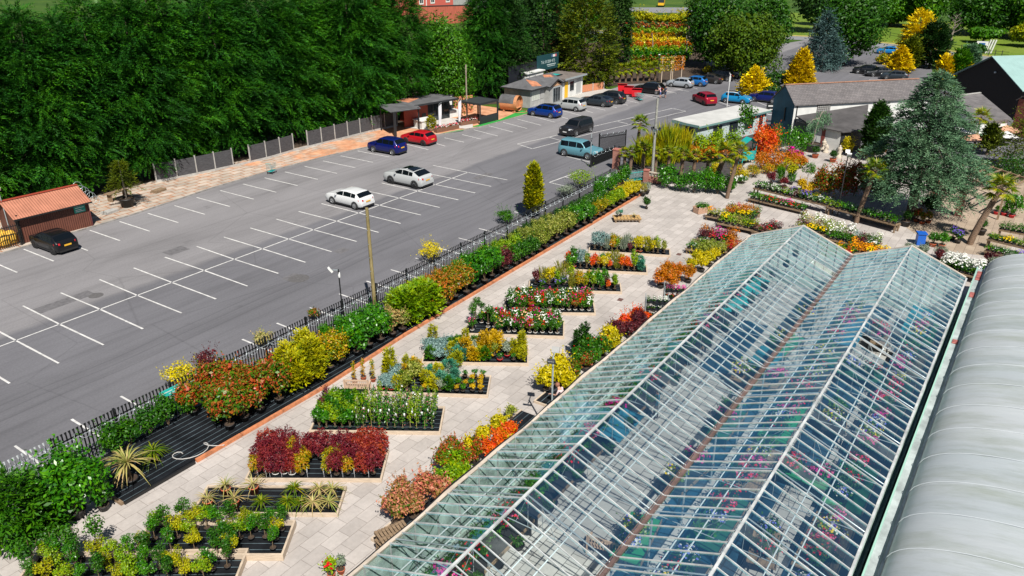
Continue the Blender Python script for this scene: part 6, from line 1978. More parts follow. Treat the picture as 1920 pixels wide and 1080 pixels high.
def cane_plant(key, h, lv, fl=None, nf=0, n=120, ls=.08, tag_=True):
    """climber tied to a cane, with a white label"""
    if key in PL: return PL[key]
    fb = FB()
    z = h * rng.beta(2.0, 1.6, n); a = rng.random(n) * 6.28; q = .13 * rng.random(n) ** .7
    P = np.stack([q * np.cos(a), q * np.sin(a), z * .95 + .05], 1)
    fb.cards(P, rdir(n) + [0, 0, .5], ls * rng.uniform(.7, 1.4, n), ls * .65, LV[lv])
    if fl:
        i = rng.integers(0, n, nf); fb.cards(P[i] + rdir(nf) * .03, rdir(nf) + [-.5, -.5, .8], .09, .08, FL[fl])
    fb.hard.tube([(0, 0, 0), (.02, .01, h)], .010, 4, M_CANE)
    if tag_: T = T2(-.07, -.06, 0, .6); fb.hard.box(-.045, .045, -.003, .003, h * .5, h * .5 + .15, M_TAG, T)
    PL[key] = fb.mesh('foliage'); return PL[key]


def lolly(key, h, r, lv, stem=.5, n=320, ls=.09):
    """standard tree: clear stem with a rounded head"""
    if key in PL: return PL[key]
    fb = FB(); zc = h * stem + (h * (1 - stem)) / 2
    P, N = lumps(n, (0, 0, zc), (r, r, h * (1 - stem) / 2), 9, .45, .6, -1)
    fb.cards(P, N + .8 * rng.normal(size=N.shape) + [0, 0, .4], ls * rng.uniform(.7, 1.4, len(P)), ls * .6, LV[lv])
    fb.hard.tube([(0, 0, 0), (.02, .01, h * .5), (0, 0, h * .85)], [.018, .015, .006], 5, M_STEM)
    for i in range(4): a = i * 1.7; fb.hard.tube([(.01, 0, h * stem), (r * .7 * math.cos(a), r * .7 * math.sin(a), zc + .1 * h)], [.01, .004], 4, M_STEM)
    PL[key] = fb.mesh('foliage'); return PL[key]


def tuft(key, h, r, lv, fl=None, n=70, nf=26, ls=.07, fs=.055, m_pot=None):
    """small bedding plant, pot and flowers in one mesh"""
    if key in PL: return PL[key]
    fb = FB()
    P, N = ball(n, (0, 0, h * .35 + .08), (r, r, h * .65), .7, -.3)
    fb.cards(P, N + .8 * rng.normal(size=N.shape) + [0, 0, .5], ls * rng.uniform(.8, 1.4, len(P)), ls * .55, LV[lv])
    if fl:
        fls = fl if isinstance(fl, (list, tuple)) else [fl]
        P, N = ball(nf, (0, 0, h * .5 + .08), (r, r, h * .62), .15, .0)
        for i, f in enumerate(fls): fb.cards(P[i::len(fls)], N[i::len(fls)] + [-.4, -.4, .9] + .3 * rng.normal(size=N[i::len(fls)].shape), fs * 1.3, fs * 1.2, FL[f])
    fb.hard.lathe([(0, 0), (r * .42, 0), (r * .55, .1), (r * .5, .1)], 8, m_pot or M_POTB)
    PL[key] = fb.mesh('bedding_plant'); return PL[key]


ROOTS = {}


def plant(name, label, cat, me, x, y, z=0, sc=1.0, group=None, pot=(.2, .22, 'b'), szz=None):
    """potted plant: Empty > pot, foliage (meshes shared between copies)"""
    t = thing(name, label, cat, (x, y, z), random.uniform(0, 6.28), group)
    ph = 0
    if pot:
        ph = pot[1]; new_obj('pot', pot_mesh(pot[0], pot[1], {'b': M_POTB, 't': M_POTT, 'w': M_POTW, 'r': M_POTR, 'g': M_POTG}[pot[2]]), t)
    o = new_obj('foliage', me, t, (0, 0, ph * .9)); s = sc * random.uniform(.9, 1.12); o.scale = (s, s, s * (szz or 1) * random.uniform(.93, 1.1))
    return t


def palm_mesh(key, h, r, tr=.13, lean=(0, 0), nl=16):
    """fan palm: fibrous trunk and fans of pleated leaves on stalks"""
    if key in PL: return PL[key]
    tb = MB(); n = 12
    tb.tube([(lean[0] * (i / n) ** 1.3, lean[1] * (i / n) ** 1.3, h * i / n) for i in range(n + 1)], [tr * (1.15 - .25 * i / n + .12 * (i % 2)) for i in range(n + 1)], 9, mat('fibrous_palm_trunk', (.155, .10, .065), .95, noise=.45, nscale=9, stretch=(1, 1, 2)))
    fb = FB(); top = np.array([lean[0], lean[1], h])
    for i in range(nl):
        a = i * 2.4; el = R(75 - 115 * (i / nl)); L = r * random.uniform(.42, .6)
        d = np.array([math.cos(a) * math.cos(el), math.sin(a) * math.cos(el), math.sin(el)])
        c = top + d * L
        fb.hard.tube([top, c], .012, 4, M_STEM)
        k = 15; up_ = unit(np.array([0, 0, 1.0]) - d * d[2] + 1e-3); sd = np.cross(d, up_)
        ang = np.linspace(-1.7, 1.7, k)
        D = d * np.cos(ang)[:, None] + sd * np.sin(ang)[:, None]
        D[:, 2] -= .25
        fb.blades(np.tile(c, (k, 1)), D, r * rng.uniform(.42, .58, k), .075 * r, LV['palm'], .12, .4, up_)
    PL[key] = (tb.mesh('trunk'), fb.mesh('fronds')); return PL[key]


def palm(label, bx, by, ty, rpx, tr=.13, lx=0, pot=None, at=None, group='fan palms in the garden'):
    x, y = at or G(bx, by); h = max(.6, Hgt(bx, ty, x, y)); r = rpx / pxm(x, y, h)
    q = -lx / pxm(x, y, h)
    tm, fm = palm_mesh(('palm', bx, by), h, r, tr, (-RT[0] * q, -RT[1] * q))
    t = thing('fan_palm', label, 'palm', (x, y, 0), 0, group)
    new_obj('trunk', tm, t); new_obj('fronds', fm, t)
    if pot: new_obj('pot', pot_mesh(pot[0], pot[1], M_POTB), t)
    return t
# ------------------------------------------------------------------ shrub strip along the fence
def strip_group(x0, x1, rows, sp, desc, meshes, pot=(.24, .28, 'b'), sc=1.0, name='potted_shrub', cat='shrub', zz=.13):
    for ri, y in enumerate(rows):
        n = max(1, int(round((x1 - x0) / sp)))
        rn = ['front', 'middle', 'back'][ri] if len(rows) == 3 else (['front', 'back'][ri] if len(rows) == 2 else 'only')
        for i in range(n):
            x = x0 + (x1 - x0) * (i + .5) / n + random.uniform(-.14, .14) + (.25 if ri % 2 else 0)
            lab = f'{desc}, {ORD[i]} plant of the {rn} row' if len(rows) > 1 else (f'{desc}, {ORD[i]} from the near end' if n > 1 else desc)
            plant(name, lab, cat, meshes[(i + ri) % len(meshes)], x, y + random.uniform(-.12, .12) - (.48 if y < -15.5 else 0), zz, sc * (1.14 if y < -16.6 else (.98 if y < -15.5 else (1.1 if x < 3 else (.64 if x < 40.5 else .85)))), desc + ' group', pot)


B2 = lambda k, h, r, lv, n=1000, ls=.10, **kw: [bush((k, j), h * (1 + .08 * j), r, lv, n, ls, **kw) for j in range(2)]
strip_group(0.6, 4.5, (-17.2, -16.1, -15.2), 1.05, 'red tipped photinia in black pot', B2('ph', 1.75, .72, 'photinia', 1300, .12), sc=1.0)
strip_group(4.7, 7.0, (-17.1, -16.0), .95, 'yellow feathery conifer in black pot', [cone(('yc', j), 1.9 + .25 * j, .62, 'ygconifer', 330, .34, .17, .055, p_egg, .7) for j in range(2)], name='potted_conifer', cat='conifer')
strip_group(7.0, 9.0, (-17.0, -16.1, -15.3), 1.0, 'orange and yellow euonymus in black pot', B2('eu', 1.5, .62, 'euonymus', 1100, .11))
strip_group(9.1, 12.0, (-17.0, -16.1, -15.3), 1.05, 'glossy green laurel in black pot', B2('la', 1.65, .68, 'laurel', 1000, .15))
strip_group(12.0, 13.4, (-17.1, -16.3), .75, 'cream and pink variegated shrub in black pot', B2('pv', 1.2, .48, 'pinkvar', 800, .09))
strip_group(13.5, 15.9, (-17.0, -16.0), .9, 'bushy yellow green conifer in black pot', [cone(('yh', j), 1.6 + .2 * j, .66, 'lime', 330, .32, .16, .055, p_egg, .5) for j in range(2)], name='potted_conifer', cat='conifer')
strip_group(16.0, 19.7, (-17.0, -16.1, -15.3), .95, 'orange red photinia in black pot', B2('po', 1.6, .62, 'photinia_o', 1200, .11))
strip_group(19.8, 22.9, (-16.9, -16.0, -15.2), 1.0, 'bright green broad leaved laurel in black pot', B2('lb', 1.65, .66, 'laurel', 950, .16))
strip_group(22.9, 24.5, (-16.8,), .7, 'dark maroon leaved shrub in black pot', B2('ma', 1.15, .45, 'maroon', 800, .09))
strip_group(23.0, 27.0, (-16.0, -15.2), .95, 'lime green variegated shrub in black pot', B2('li', 1.35, .58, 'lime', 1000, .10))
strip_group(24.6, 27.6, (-16.9,), .85, 'mid green shrub at the orange edging', B2('gr', 1.1, .5, 'green', 900, .10))
strip_group(27.7, 33.6, (-16.8, -15.9, -15.1), .95, 'cream edged grey green shrub in black pot', B2('cr', 1.35, .58, 'cream', 1000, .10))
strip_group(33.7, 36.3, (-16.8, -15.9), .9, 'soft green leafy shrub in black pot', B2('sg', 1.3, .56, 'laurel', 900, .11))
strip_group(36.4, 38.7, (-16.8,), .75, 'rusty orange shrub at the orange edging', B2('ro', 1.05, .45, 'euonymus', 800, .09))
strip_group(36.3, 40.5, (-15.9, -15.1), .95, 'white flecked green shrub near the banner', [bush('wf', 1.3, .58, 'green', 900, .10, fl='white', nf=26, fs=.06)])
strip_group(38.9, 41.6, (-16.7,), .8, 'fresh lime shrub at the orange edging', B2('fl', 1.1, .5, 'lime', 900, .10))
strip_group(41.7, 44.9, (-16.7, -16.0), .72, 'golden yellow choisya in small black pot', B2('ch', 1.05, .46, 'yellow', 900, .10))
strip_group(40.8, 47.2, (-15.1,), 1.0, 'tall bright green hedging shrub against the fence end', B2('th', 1.9, .6, 'laurel', 1200, .11))
strip_group(44.9, 46.1, (-17.0, -16.2), .55, 'pale grass like plant at the far strip end', [reeds('pg', .8, .3, 'grass', 160, .03), reeds('pg2', .7, .3, 'grey', 160, .03)])
# at the fence: ivy and outside shrubs
strip_group(28.5, 40.0, (-14.95,), 1.15, 'dark green evergreen pressed against the razor wire fence', B2('de', 1.75, .6, 'dark', 1000, .11), None)
strip_group(-3.5, 1.2, (-14.95,), .95, 'ivy clad green shrub against the fence near the turquoise sign', B2('iv', 1.35, .6, 'green', 1000, .10), None)
for px, py, ty, hw, lv, lab in ((345, 728, 676, 36, 'yellow', 'yellow shrub growing outside the fence beside the maroon one'), (395, 700, 642, 30, 'maroon', 'maroon leaved shrub outside the fence above the yellow one'),
                                (495, 652, 618, 22, 'straw', 'straw coloured shrub outside the black fence'), (590, 598, 578, 11, 'photinia', 'small red leaved shrub outside the black fence'),
                                (810, 492, 452, 30, 'yellow', 'round yellow shrub outside the fence by the parking lines'), (948, 418, 392, 20, 'green', 'green shrub outside the fence left of the golden column'),
                                (1062, 368, 345, 24, 'grey', 'grey lavender tuft outside the fence by the hatched bay'), (1088, 352, 318, 26, 'lime', 'yellow green shrub outside the fence behind the banner')):
    x, y = G(px, py); h = Hgt(px, ty, x, y); plant('boundary_shrub', lab, 'shrub', bush(('os', px), h, hw / pxm(x, y), lv, 1000, .10), x, max(y, -14.1), 0, 1, None, None)
ctree('golden_column_conifer', 'slim golden column conifer at the fence beside the car park', 1000, 408, 308, 17, LV['ygconifer'], lambda t: min(1, .6 + t * 2.2) * max(0, 1 - t ** 3.5) ** .7, n=900, L=.34, bl=.2, bw=.09, lift=1.2, tr=.06)
# lower left corner pots
plant('potted_conifer', 'dark feathery conifer in pot at the lower left corner', 'conifer', cone('dc1', 2.9, .95, 'green', 620, .5, .24, .07, p_egg, .2), *G(45, 1022), 0, 1, None, (.34, .36, 'b'))
plant('potted_conifer', 'second feathery conifer in pot, right of the corner one', 'conifer', cone('dc2', 2.5, .75, 'green', 520, .45, .22, .07, p_cone, .2), *G(92, 1000), 0, 1, None, (.32, .36, 'b'))
plant('potted_laurel', 'very large glossy laurel ball in black pot at lower left', 'shrub', bush('bigl', 2.25, 1.28, 'laurel', 3800, .17, 26), *G(146, 968), 0, 1, None, (.36, .36, 'b'))
plant('potted_shrub', 'small green shrub in pot right of the large laurel', 'shrub', bush('sml', 1.1, .5, 'laurel', 700, .15), *G(196, 955), 0, 1, None, (.24, .25, 'b'))
plant('potted_cordyline', 'large striped cordyline on a short trunk beside the black strip', 'cordyline', spiky('bigc', 2.0, 1.1, 'straw', 90, .075, .5, .75), *G(248, 908), 0, 1, None, (.3, .34, 'b'))
plant('potted_cordyline', 'green arching cordyline behind the hose on the black strip', 'cordyline', spiky('gc2', 1.2, .8, 'palm', 60, .06, .6, .2), *G(292, 868), .13, 1, None, (.26, .3, 'b'))
b = MB(); p0 = G(322, 862, .15)
b.tube([(p0[0] + .55 * math.cos(a * .5) * (1 - a * .03) + .1 * a, p0[1] + .4 * math.sin(a * .5) - .03 * a, .15) for a in range(0, 22)], .022, 6, mat('grey_hose', (.45, .44, .42), .6))
tag(b.build('garden_hose'), 'pale garden hose curled on the black fabric strip', 'hose')

# ------------------------------------------------------------------ raised display beds
class Bed:
    def __init__(s, lab, pl, pr, depth, hgt=.17):
        a, c = Vector((*G(*pl), 0)), Vector((*G(*pr), 0))
        s.L = (c - a).length; s.D = depth; s.a = a; s.ang = math.atan2(c.y - a.y, c.x - a.x); s.lab = lab
        s.M = T2(a.x, a.y, 0, s.ang)
        t = thing('raised_bed', lab, 'raised bed', (a.x, a.y, 0), s.ang, 'timber edged display beds')
        for nm, (x0, x1, y0, y1) in dict(f=(0, s.L, 0, .08), b=(0, s.L, depth - .08, depth), l=(0, .08, .083, depth - .083), r=(s.L - .08, s.L, .083, depth - .083)).items():
            g = MB(); g.box(x0, x1, y0, y1, 0.006, hgt + (0.003 if nm in 'lr' else 0), M_TIMBER); g.build('edge_board', None, t)
        g = MB(); g.box(.083, s.L - .083, .083, depth - .083, .006, .09, M_FAB); g.build('fabric', None, t)

    def at(s, u, v):
        p = s.M @ Vector((u, v, 0)); return p.x, p.y

    def row(s, v, items, rname, where, name, cat, jit=.06, z=.09):
        n = len(items)
        for i, it in enumerate(items):
            if it is None: continue
            desc, me, pot, sc = (list(it) + [1.0])[:4] if len(it) < 4 else it
            x, y = s.at(.22 + (s.L - .44) * (i + .5) / n + random.uniform(-jit, jit), v + random.uniform(-jit, jit))
            plant(name, f'{desc}, {ORD[i]} from left, {rname} row, {where}', cat, me, x, y, z, sc, f'plants in the {where}', pot)


PB, PT, PW, PR_, PG_ = (.13, .15, 'b'), (.15, .2, 't'), (.12, .2, 'w'), (.16, .17, 'r'), (.09, .13, 'g')
# cordyline bed
B_ = Bed('timber edged bed of spiky cordylines in orange pots', (360, 968), (634, 970), 1.75)
cy = ('yellow striped cordyline', spiky('cy', .85, .55, 'straw', 30, .035, .42, .14, up=.9), (.2, .34, 't'))
cgn = ('green cordyline', spiky('cg', .8, .55, 'palm', 54, .04, .65, .12), (.16, .2, 'b'))
cr_ = ('orange flushed cordyline', spiky('co', .85, .5, 'straw', 34, .05, .5, .12), (.16, .2, 'b'))
B_.row(.45, [cy, None, cy, None, cgn, None, cgn, cgn, cr_, cr_], 'front', 'cordyline bed', 'potted_cordyline', 'cordyline')
B_.row(1.3, [None, cy, None, cy, None, None, cgn, None, cr_, cr_], 'back', 'cordyline bed', 'potted_cordyline', 'cordyline')
# acer bed
C_ = Bed('timber edged bed packed with dark red acers', (460, 904), (716, 905), 2.15)
ac = [mound(('ac', j), .95 + .1 * j, .36, 'acer', 620, .085) for j in range(3)]; ao = mound('ao', 1.05, .42, 'acer_o', 620, .085); ay = mound('ay', .85, .28, 'euonymus', 380, .08)
q_ = ('burgundy acer', None); A = lambda j: ('burgundy acer', ac[j % 3], PB); O = ('flame red acer', ao, PB); Y = ('yellow green acer', ay, PB)
wc = ('burgundy acer in pale wooden crate', ac[0], (.16, .17, 'w'), .9)
C_.row(.35, [Y, A(0), wc, wc, ('flame red acer in pale wooden crate', ao, (.16, .17, 'w'), .8), Y, None, None, Y, A(1), Y, None, O, A(2)], 'front', 'acer bed', 'potted_acer', 'acer')
C_.row(.95, [A(0), A(1), A(2), None, A(0), Y, None, None, Y, Y, A(1), A(2), O, O], 'second', 'acer bed', 'potted_acer', 'acer')
C_.row(1.55, [A(2), A(0), A(1), Y, A(2), A(1), A(0), A(2), A(1), A(0), O, O, O], 'third', 'acer bed', 'potted_acer', 'acer')
C_.row(1.95, [O, A(1), A(2), None, A(0), A(2), None, A(1), A(0), O, O], 'back', 'acer bed', 'potted_acer', 'acer')
for i, u in enumerate((.5, .85, 1.0, 1.5, 1.9, 2.6, 3.3, 3.6, 4.1, 4.6, 5.2)):
    x, y = C_.at(u, .22); b = MB(); b.box(-.05, .05, -.003, .003, .25, .45, M_TAG); b.bar((0, 0, 0), (0, 0, .26), .008, .008, M_TAG)
    tag(b.build('plant_label', None, None, (x, y, .09), .5), f'white plant label standing in the acer bed, {ORD[i]} from the left', 'plant label', 'white plant labels in the acer bed')
# climber bed
D_ = Bed('timber edged bed of climbers on canes with white labels', (580, 813), (826, 816), 2.2)
cl = [cane_plant(('cl', j), 1.15 + .12 * (j % 3), ('green', 'laurel', 'lime', 'green')[j], ('white', None, None, 'pink')[j], 10, 130, .085) for j in range(4)]
bs_ = [bush(('db', j), 1.05, .3, ('laurel', 'lime', 'green')[j], 420, .09, 7) for j in range(3)]; dm = bush('dbm', 1.25, .24, 'maroon', 260, .09, 6)
gd_ = lambda j: (('leafy green climber', 'lime green climber', 'mid green climber')[j % 3], bs_[j % 3], PG_)
cn_ = lambda j: (('white flowered climber on cane', 'glossy climber on cane', 'lime climber on cane', 'pink flowered climber on cane')[j % 4], cl[j % 4], PG_)
for ri, v in enumerate((.3, .72, 1.14, 1.56, 1.95)):
    it = [('maroon leaved climber', dm, PG_) if ri in (2, 4) else gd_(ri)] + [gd_(ri + j) for j in range(4 if ri < 3 else 5)] + [cn_(ri * 2 + j * 3 + j // 4) for j in range(11)]
    D_.row(v, it, ('front', 'second', 'third', 'fourth', 'back')[ri], 'climber bed', 'potted_climber', 'climber', .05)
# conifer beds
cf = {'gold spiky dwarf conifer': cone('k1', .75, .26, 'ygconifer', 130, .13, .08, .03, p_egg), 'blue grey spreading conifer': bush('k2', .55, .42, 'blueg', 620, .075, 10), 'bright gold conifer': cone('k3', .8, .34, 'gold', 200, .16, .09, .035),
      'deep green dwarf conifer': cone('k4', .6, .24, 'green', 130, .13, .08, .03), 'teal green dwarf conifer': cone('k5', .65, .26, 'tealg', 150, .14, .08, .03), 'tiny round gold conifer': bush('k6', .34, .2, 'gold', 240, .05, 5),
      'tiny round green conifer': bush('k7', .34, .2, 'laurel', 240, .05, 5), 'tall thin gold conifer': cone('k8', 1.25, .24, 'ygconifer', 220, .15, .09, .03, p_col), 'pale variegated conifer': bush('k9', .8, .42, 'cream', 560, .09, 9), 'grey green mound conifer': bush('k10', .6, .33, 'grey', 460, .07, 8)}
def K(n_, pot=PB, sc=1.0): return (n_, cf[n_], pot, sc)
g1, g2, g3, g4, g5, g6, g7, g8, g9, g10 = cf
E_b = Bed('timber edged bed of mixed dwarf conifers with a wooden bench at its end', (702, 740), (915, 747), 2.0)
E_b.row(.35, [K(g2, PR_), K(g2, PR_), K(g1), K(g9), None, K(g6), K(g1), K(g10), K(g4), K(g6, PB, .8), K(g7), K(g6), K(g6)], 'front', 'bench end conifer bed', 'potted_conifer', 'conifer')
E_b.row(.85, [K(g2), K(g2, PR_), K(g4), K(g9), None, K(g1), K(g10, PR_), K(g5), K(g5), K(g7), K(g6), K(g7), K(g6)], 'second', 'bench end conifer bed', 'potted_conifer', 'conifer')
E_b.row(1.35, [K(g8), K(g2, PB, 1.2), K(g3), K(g9, PB, 1.2), None, K(g5), K(g1), K(g10), K(g5), None, K(g6), K(g6)], 'third', 'bench end conifer bed', 'potted_conifer', 'conifer')
E_b.row(1.75, [K(g8, PB, 1.1), K(g2), K(g8), K(g3), None, K(g4), K(g1), K(g5, PB, 1.2), None, K(g7), K(g7), K(g7)], 'back', 'bench end conifer bed', 'potted_conifer', 'conifer')
F_b = Bed('timber edged conifer bed with one bright golden conifer', (790, 684), (991, 687), 2.1)
F_b.row(.35, [K(g4), K(g2), K(g2), K(g1), K(g5), K(g5), K(g3), K(g1), K(g4), None, K(g7, PR_), None, K(g7), K(g1)], 'front', 'gold topped conifer bed', 'potted_conifer', 'conifer')
F_b.row(.85, [K(g2), K(g2, PB, 1.2), K(g2), K(g1), K(g5), K(g3), K(g10), None, K(g3, PB, 1.3), K(g9), None, K(g10, PR_), K(g8, PB, .8), K(g6)], 'second', 'gold topped conifer bed', 'potted_conifer', 'conifer')
F_b.row(1.35, [K(g2, PB, 1.3), K(g2), K(g2, PB, 1.2), K(g4), K(g1), K(g4), K(g10), None, K(g3, PB, 1.5), K(g3, PB, 1.3), None, K(g10), K(g7), K(g8, PB, .9)], 'third', 'gold topped conifer bed', 'potted_conifer', 'conifer')
F_b.row(1.8, [K(g8, PB, .9), K(g2), K(g2), K(g4), K(g8, PB, .8), K(g4), K(g4), K(g10), K(g3, PB, 1.2), K(g7), K(g7), K(g8, PB, .8)], 'back', 'gold topped conifer bed', 'potted_conifer', 'conifer')
x, y = F_b.at(1.95, -.3); plant('potted_conifer', 'gold conifer standing alone on the paving before its bed', 'conifer', cf[g1], x, y, 0, 1.1, None, PB)
# roses
ro = {}
for nm, fl in (('red', 'red'), ('pink', 'pink'), ('white', 'white'), ('crimson', ['red', 'magenta']), ('yellow', ['yellow', 'white']), ('peach', 'peach'), ('magenta', 'magenta')):
    ro[nm] = bush(('rose', nm), .85, .30, 'green' if nm not in ('crimson',) else 'photinia', 330, .085, 8, fl, 18 if nm != 'white' else 30, .085)
def RS(nm, sc=1.0): return (f'{nm} flowered rose', ro[nm], PW, sc)
G_b = Bed('timber edged bed of potted roses with an empty fabric corner', (872, 630), (1058, 636), 2.1)
seq = ['pink', 'white', 'red', 'crimson', 'magenta', 'white', 'red', 'pink', 'yellow', 'white', 'crimson', 'red', 'peach', 'white']
sl = lambda k, n, skip=(): [None if i in skip else RS(seq[(i * 3 + k) % 14]) for i in range(n)]
st_ = ('tall pink standard rose', lolly('rst', 1.4, .32, 'green', .5, 260, .09), PW)
G_b.row(.3, sl(0, 13, (1, 2, 3)), 'front', 'near rose bed', 'potted_rose', 'rose')
G_b.row(.8, [st_, None, st_] + sl(2, 12, (0, 3))[2:], 'second', 'near rose bed', 'potted_rose', 'rose')
G_b.row(1.3, [st_] + sl(5, 13)[1:], 'third', 'near rose bed', 'potted_rose', 'rose')
G_b.row(1.8, [st_, st_] + sl(7, 13, (5,))[2:], 'back', 'near rose bed', 'potted_rose', 'rose')
H_b = Bed('timber edged bed full of roses in white pots', (945, 590), (1117, 592), 2.1)
for ri, v in enumerate((.3, .8, 1.3, 1.8)): H_b.row(v, sl(ri * 4 + 1, 13), ('front', 'second', 'third', 'back')[ri], 'far rose bed', 'potted_rose', 'rose')
# three mixed shrub beds
mx = {'plum heuchera': bush('m1', .75, .3, 'maroon', 320, .085, 7), 'yellow spirea': bush('m2', .95, .36, 'yellow', 420, .08, 8), 'feathery gold grass': reeds('m3', 1.1, .32, 'grass', 200, .03), 'lime upright shrub': bush('m4', 1.0, .26, 'lime', 320, .08, 7),
      'green leafy shrub': bush('m5', .9, .3, 'laurel', 340, .085, 7), 'flame red shrub': bush('m6', .85, .3, 'redorange', 320, .08, 7), 'blue grey shrub': bush('m7', .95, .34, 'blueg', 340, .08, 7), 'orange tinted shrub': bush('m8', .85, .3, 'euonymus', 320, .085, 7),
      'grey feathery shrub': reeds('m9', 1.0, .28, 'grey', 200, .03), 'silver white shrub': bush('m10', .8, .26, 'cream', 300, .07, 7), 'purple flowered shrub': bush('m11', .6, .26, 'green', 260, .08, 6, 'purple', 22, .07), 'dark green conifer': cone('m12', .9, .24, 'tealg', 160, .15, .09, .03)}
def MX(k, pot=PB, sc=1.0): n_ = list(mx)[k - 1]; return (n_, mx[n_], pot, sc)
I_b = Bed('timber edged mixed shrub bed behind the far roses', (990, 547), (1166, 552), 1.5)
I_b.row(.35, [None, MX(11), None, MX(11), None, MX(3), MX(8), MX(8), MX(4), MX(5), MX(6, PB, .7), MX(4, PB, .8)], 'front', 'mixed bed behind the roses', 'potted_shrub', 'shrub')
I_b.row(.95, [MX(1, PB, 1.2), MX(3, PB, 1.2), MX(2, PB, 1.3), MX(4), MX(11), MX(3), MX(8, PB, 1.1), MX(4, PB, 1.1), MX(5, PB, 1.1), MX(5), MX(1, PB, .8), MX(4, PB, .8)], 'middle', 'mixed bed behind the roses', 'potted_shrub', 'shrub')
I_b.row(1.3, [MX(1), MX(3), MX(2, PB, 1.2), MX(3, PB, 1.3), MX(4, PB, 1.2), None, MX(8), MX(4), MX(5), MX(5, PB, .8)], 'back', 'mixed bed behind the roses', 'potted_shrub', 'shrub')
J_b = Bed('timber edged bed of colourful shrubs with red and yellow stripes', (1052, 508), (1214, 516), 1.5)
J_b.row(.35, [MX(5, PT), MX(5, PT), MX(7), MX(10), MX(6, PB, .9), MX(8), MX(2), MX(6, PB, .8), MX(3), MX(6), MX(6), MX(4), MX(12)], 'front', 'red and yellow shrub bed', 'potted_shrub', 'shrub')
J_b.row(.95, [MX(6, PB, 1.2), MX(5, PB, 1.4), MX(7, PB, 1.2), MX(5, PB, 1.1), MX(6), MX(5), MX(2, PB, 1.1), MX(3), MX(8), MX(6, PB, 1.1), MX(4, PB, 1.1), MX(12)], 'back', 'red and yellow shrub bed', 'potted_shrub', 'shrub')
K_b = Bed('farthest timber edged shrub bed with blue grey and yellow plants', (1103, 474), (1257, 483), 1.4)
K_b.row(.35, [MX(7), MX(7), MX(9), MX(8), MX(4), MX(9), MX(1, PB, .8), MX(2, PT), MX(2, PT), MX(3), MX(2), MX(10), MX(10)], 'front', 'farthest shrub bed', 'potted_shrub', 'shrub')
K_b.row(.95, [MX(7, PB, 1.2), MX(7, PB, 1.2), MX(7), MX(8, PB, 1.2), MX(8), MX(9, PB, 1.2), MX(9), MX(2, PB, 1.2), MX(2), MX(3), MX(4), MX(10)], 'back', 'farthest shrub bed', 'potted_shrub', 'shrub')
# small fruit trees at the bottom left
A1 = Bed('timber edged bed of small leafy trees at the bottom left', (245, 1052), (532, 1052), 1.9, .3)
A2 = Bed('lowest timber edged bed, cut by the bottom picture edge', (20, 1120), (440, 1112), 1.9, .3)
lt = [lolly(('lt', j), 1.0 + .1 * j, .34, ('lime', 'ygconifer', 'green', 'laurel')[j], .3, 760, .066) for j in range(4)]
LT = lambda j: (('lime leaved young tree', 'yellow leaved young tree', 'green young tree', 'glossy green young tree')[j % 4], lt[j % 4], PB)
for v, rn in ((.45, 'front'), (1.05, 'middle'), (1.6, 'back')):
    A1.row(v, [LT(j * 3 + int(v * 3)) if random.random() < (.62 if v < .6 else .95) else None for j in range(11)], rn, 'young tree bed', 'young_tree', 'young tree', .1, .05)
    A2.row(v, [LT(j * 7 + int(v * 5)) if random.random() < .85 else None for j in range(12)], rn, 'lowest young tree bed', 'young_tree', 'young tree', .1, .05)
for i, (px, py) in enumerate(((110, 1060), (70, 1075), (150, 1050), (185, 1035))):
    plant('young_tree', f'loose young tree left of the beds at the bottom, {ORD[i]} of four', 'young tree', lolly('lsp', 1.7, .42, 'green', .3, 420, .10), *G(px, py), 0, 1, 'loose young trees', PB)
plant('potted_shrub', 'small plant with red flowers at the bottom picture edge', 'shrub', bush('bt1', .7, .34, 'lime', 420, .09, 8, 'red', 16, .09), *G(622, 1082), 0, 1, None, PT)
plant('potted_shrub', 'grey leaved plant in orange pot at the bottom edge', 'shrub', bush('bt2', .7, .28, 'grey', 320, .08, 7), *G(640, 1074), 0, 1, None, PT)
plant('potted_shrub', 'orange pot with red bloom cut by the bottom edge', 'shrub', bush('bt3', .5, .24, 'green', 260, .08, 6, 'orange', 16, .09), *G(644, 1108), 0, 1, None, PT)


# ------------------------------------------------------------------ shrubs against the glasshouse
def clump(lab, name, me, pts, pot=(.22, .24, 'b'), cat='shrub', sc=1.0):
    for i, (px, py) in enumerate(pts): plant(name, (f'{lab}, {ORD[i]} from the near end' if len(pts) > 1 else lab), cat, me, *G(px, py), 0, sc, lab, pot)


def base(lab, px, py, w_, d_, m=M_FAB):
    b = MB(); b.box(-w_ / 2, w_ / 2, -d_ / 2, d_ / 2, .006, .1, m); g = tag(b.build('planting_bed', None, None, (*G(px, py), 0)), lab, 'planting bed')
    b = MB(); b.box(-w_ / 2 - .07, w_ / 2 + .07, -d_ / 2 - .07, -d_ / 2 - .003, .006, .13, M_TIMBER); b.box(-w_ / 2 - .07, w_ / 2 + .07, d_ / 2 + .003, d_ / 2 + .07, .006, .13, M_TIMBER); b.box(-w_ / 2 - .07, -w_ / 2 - .003, -d_ / 2, d_ / 2, .006, .128, M_TIMBER); b.build('edging', None, g)


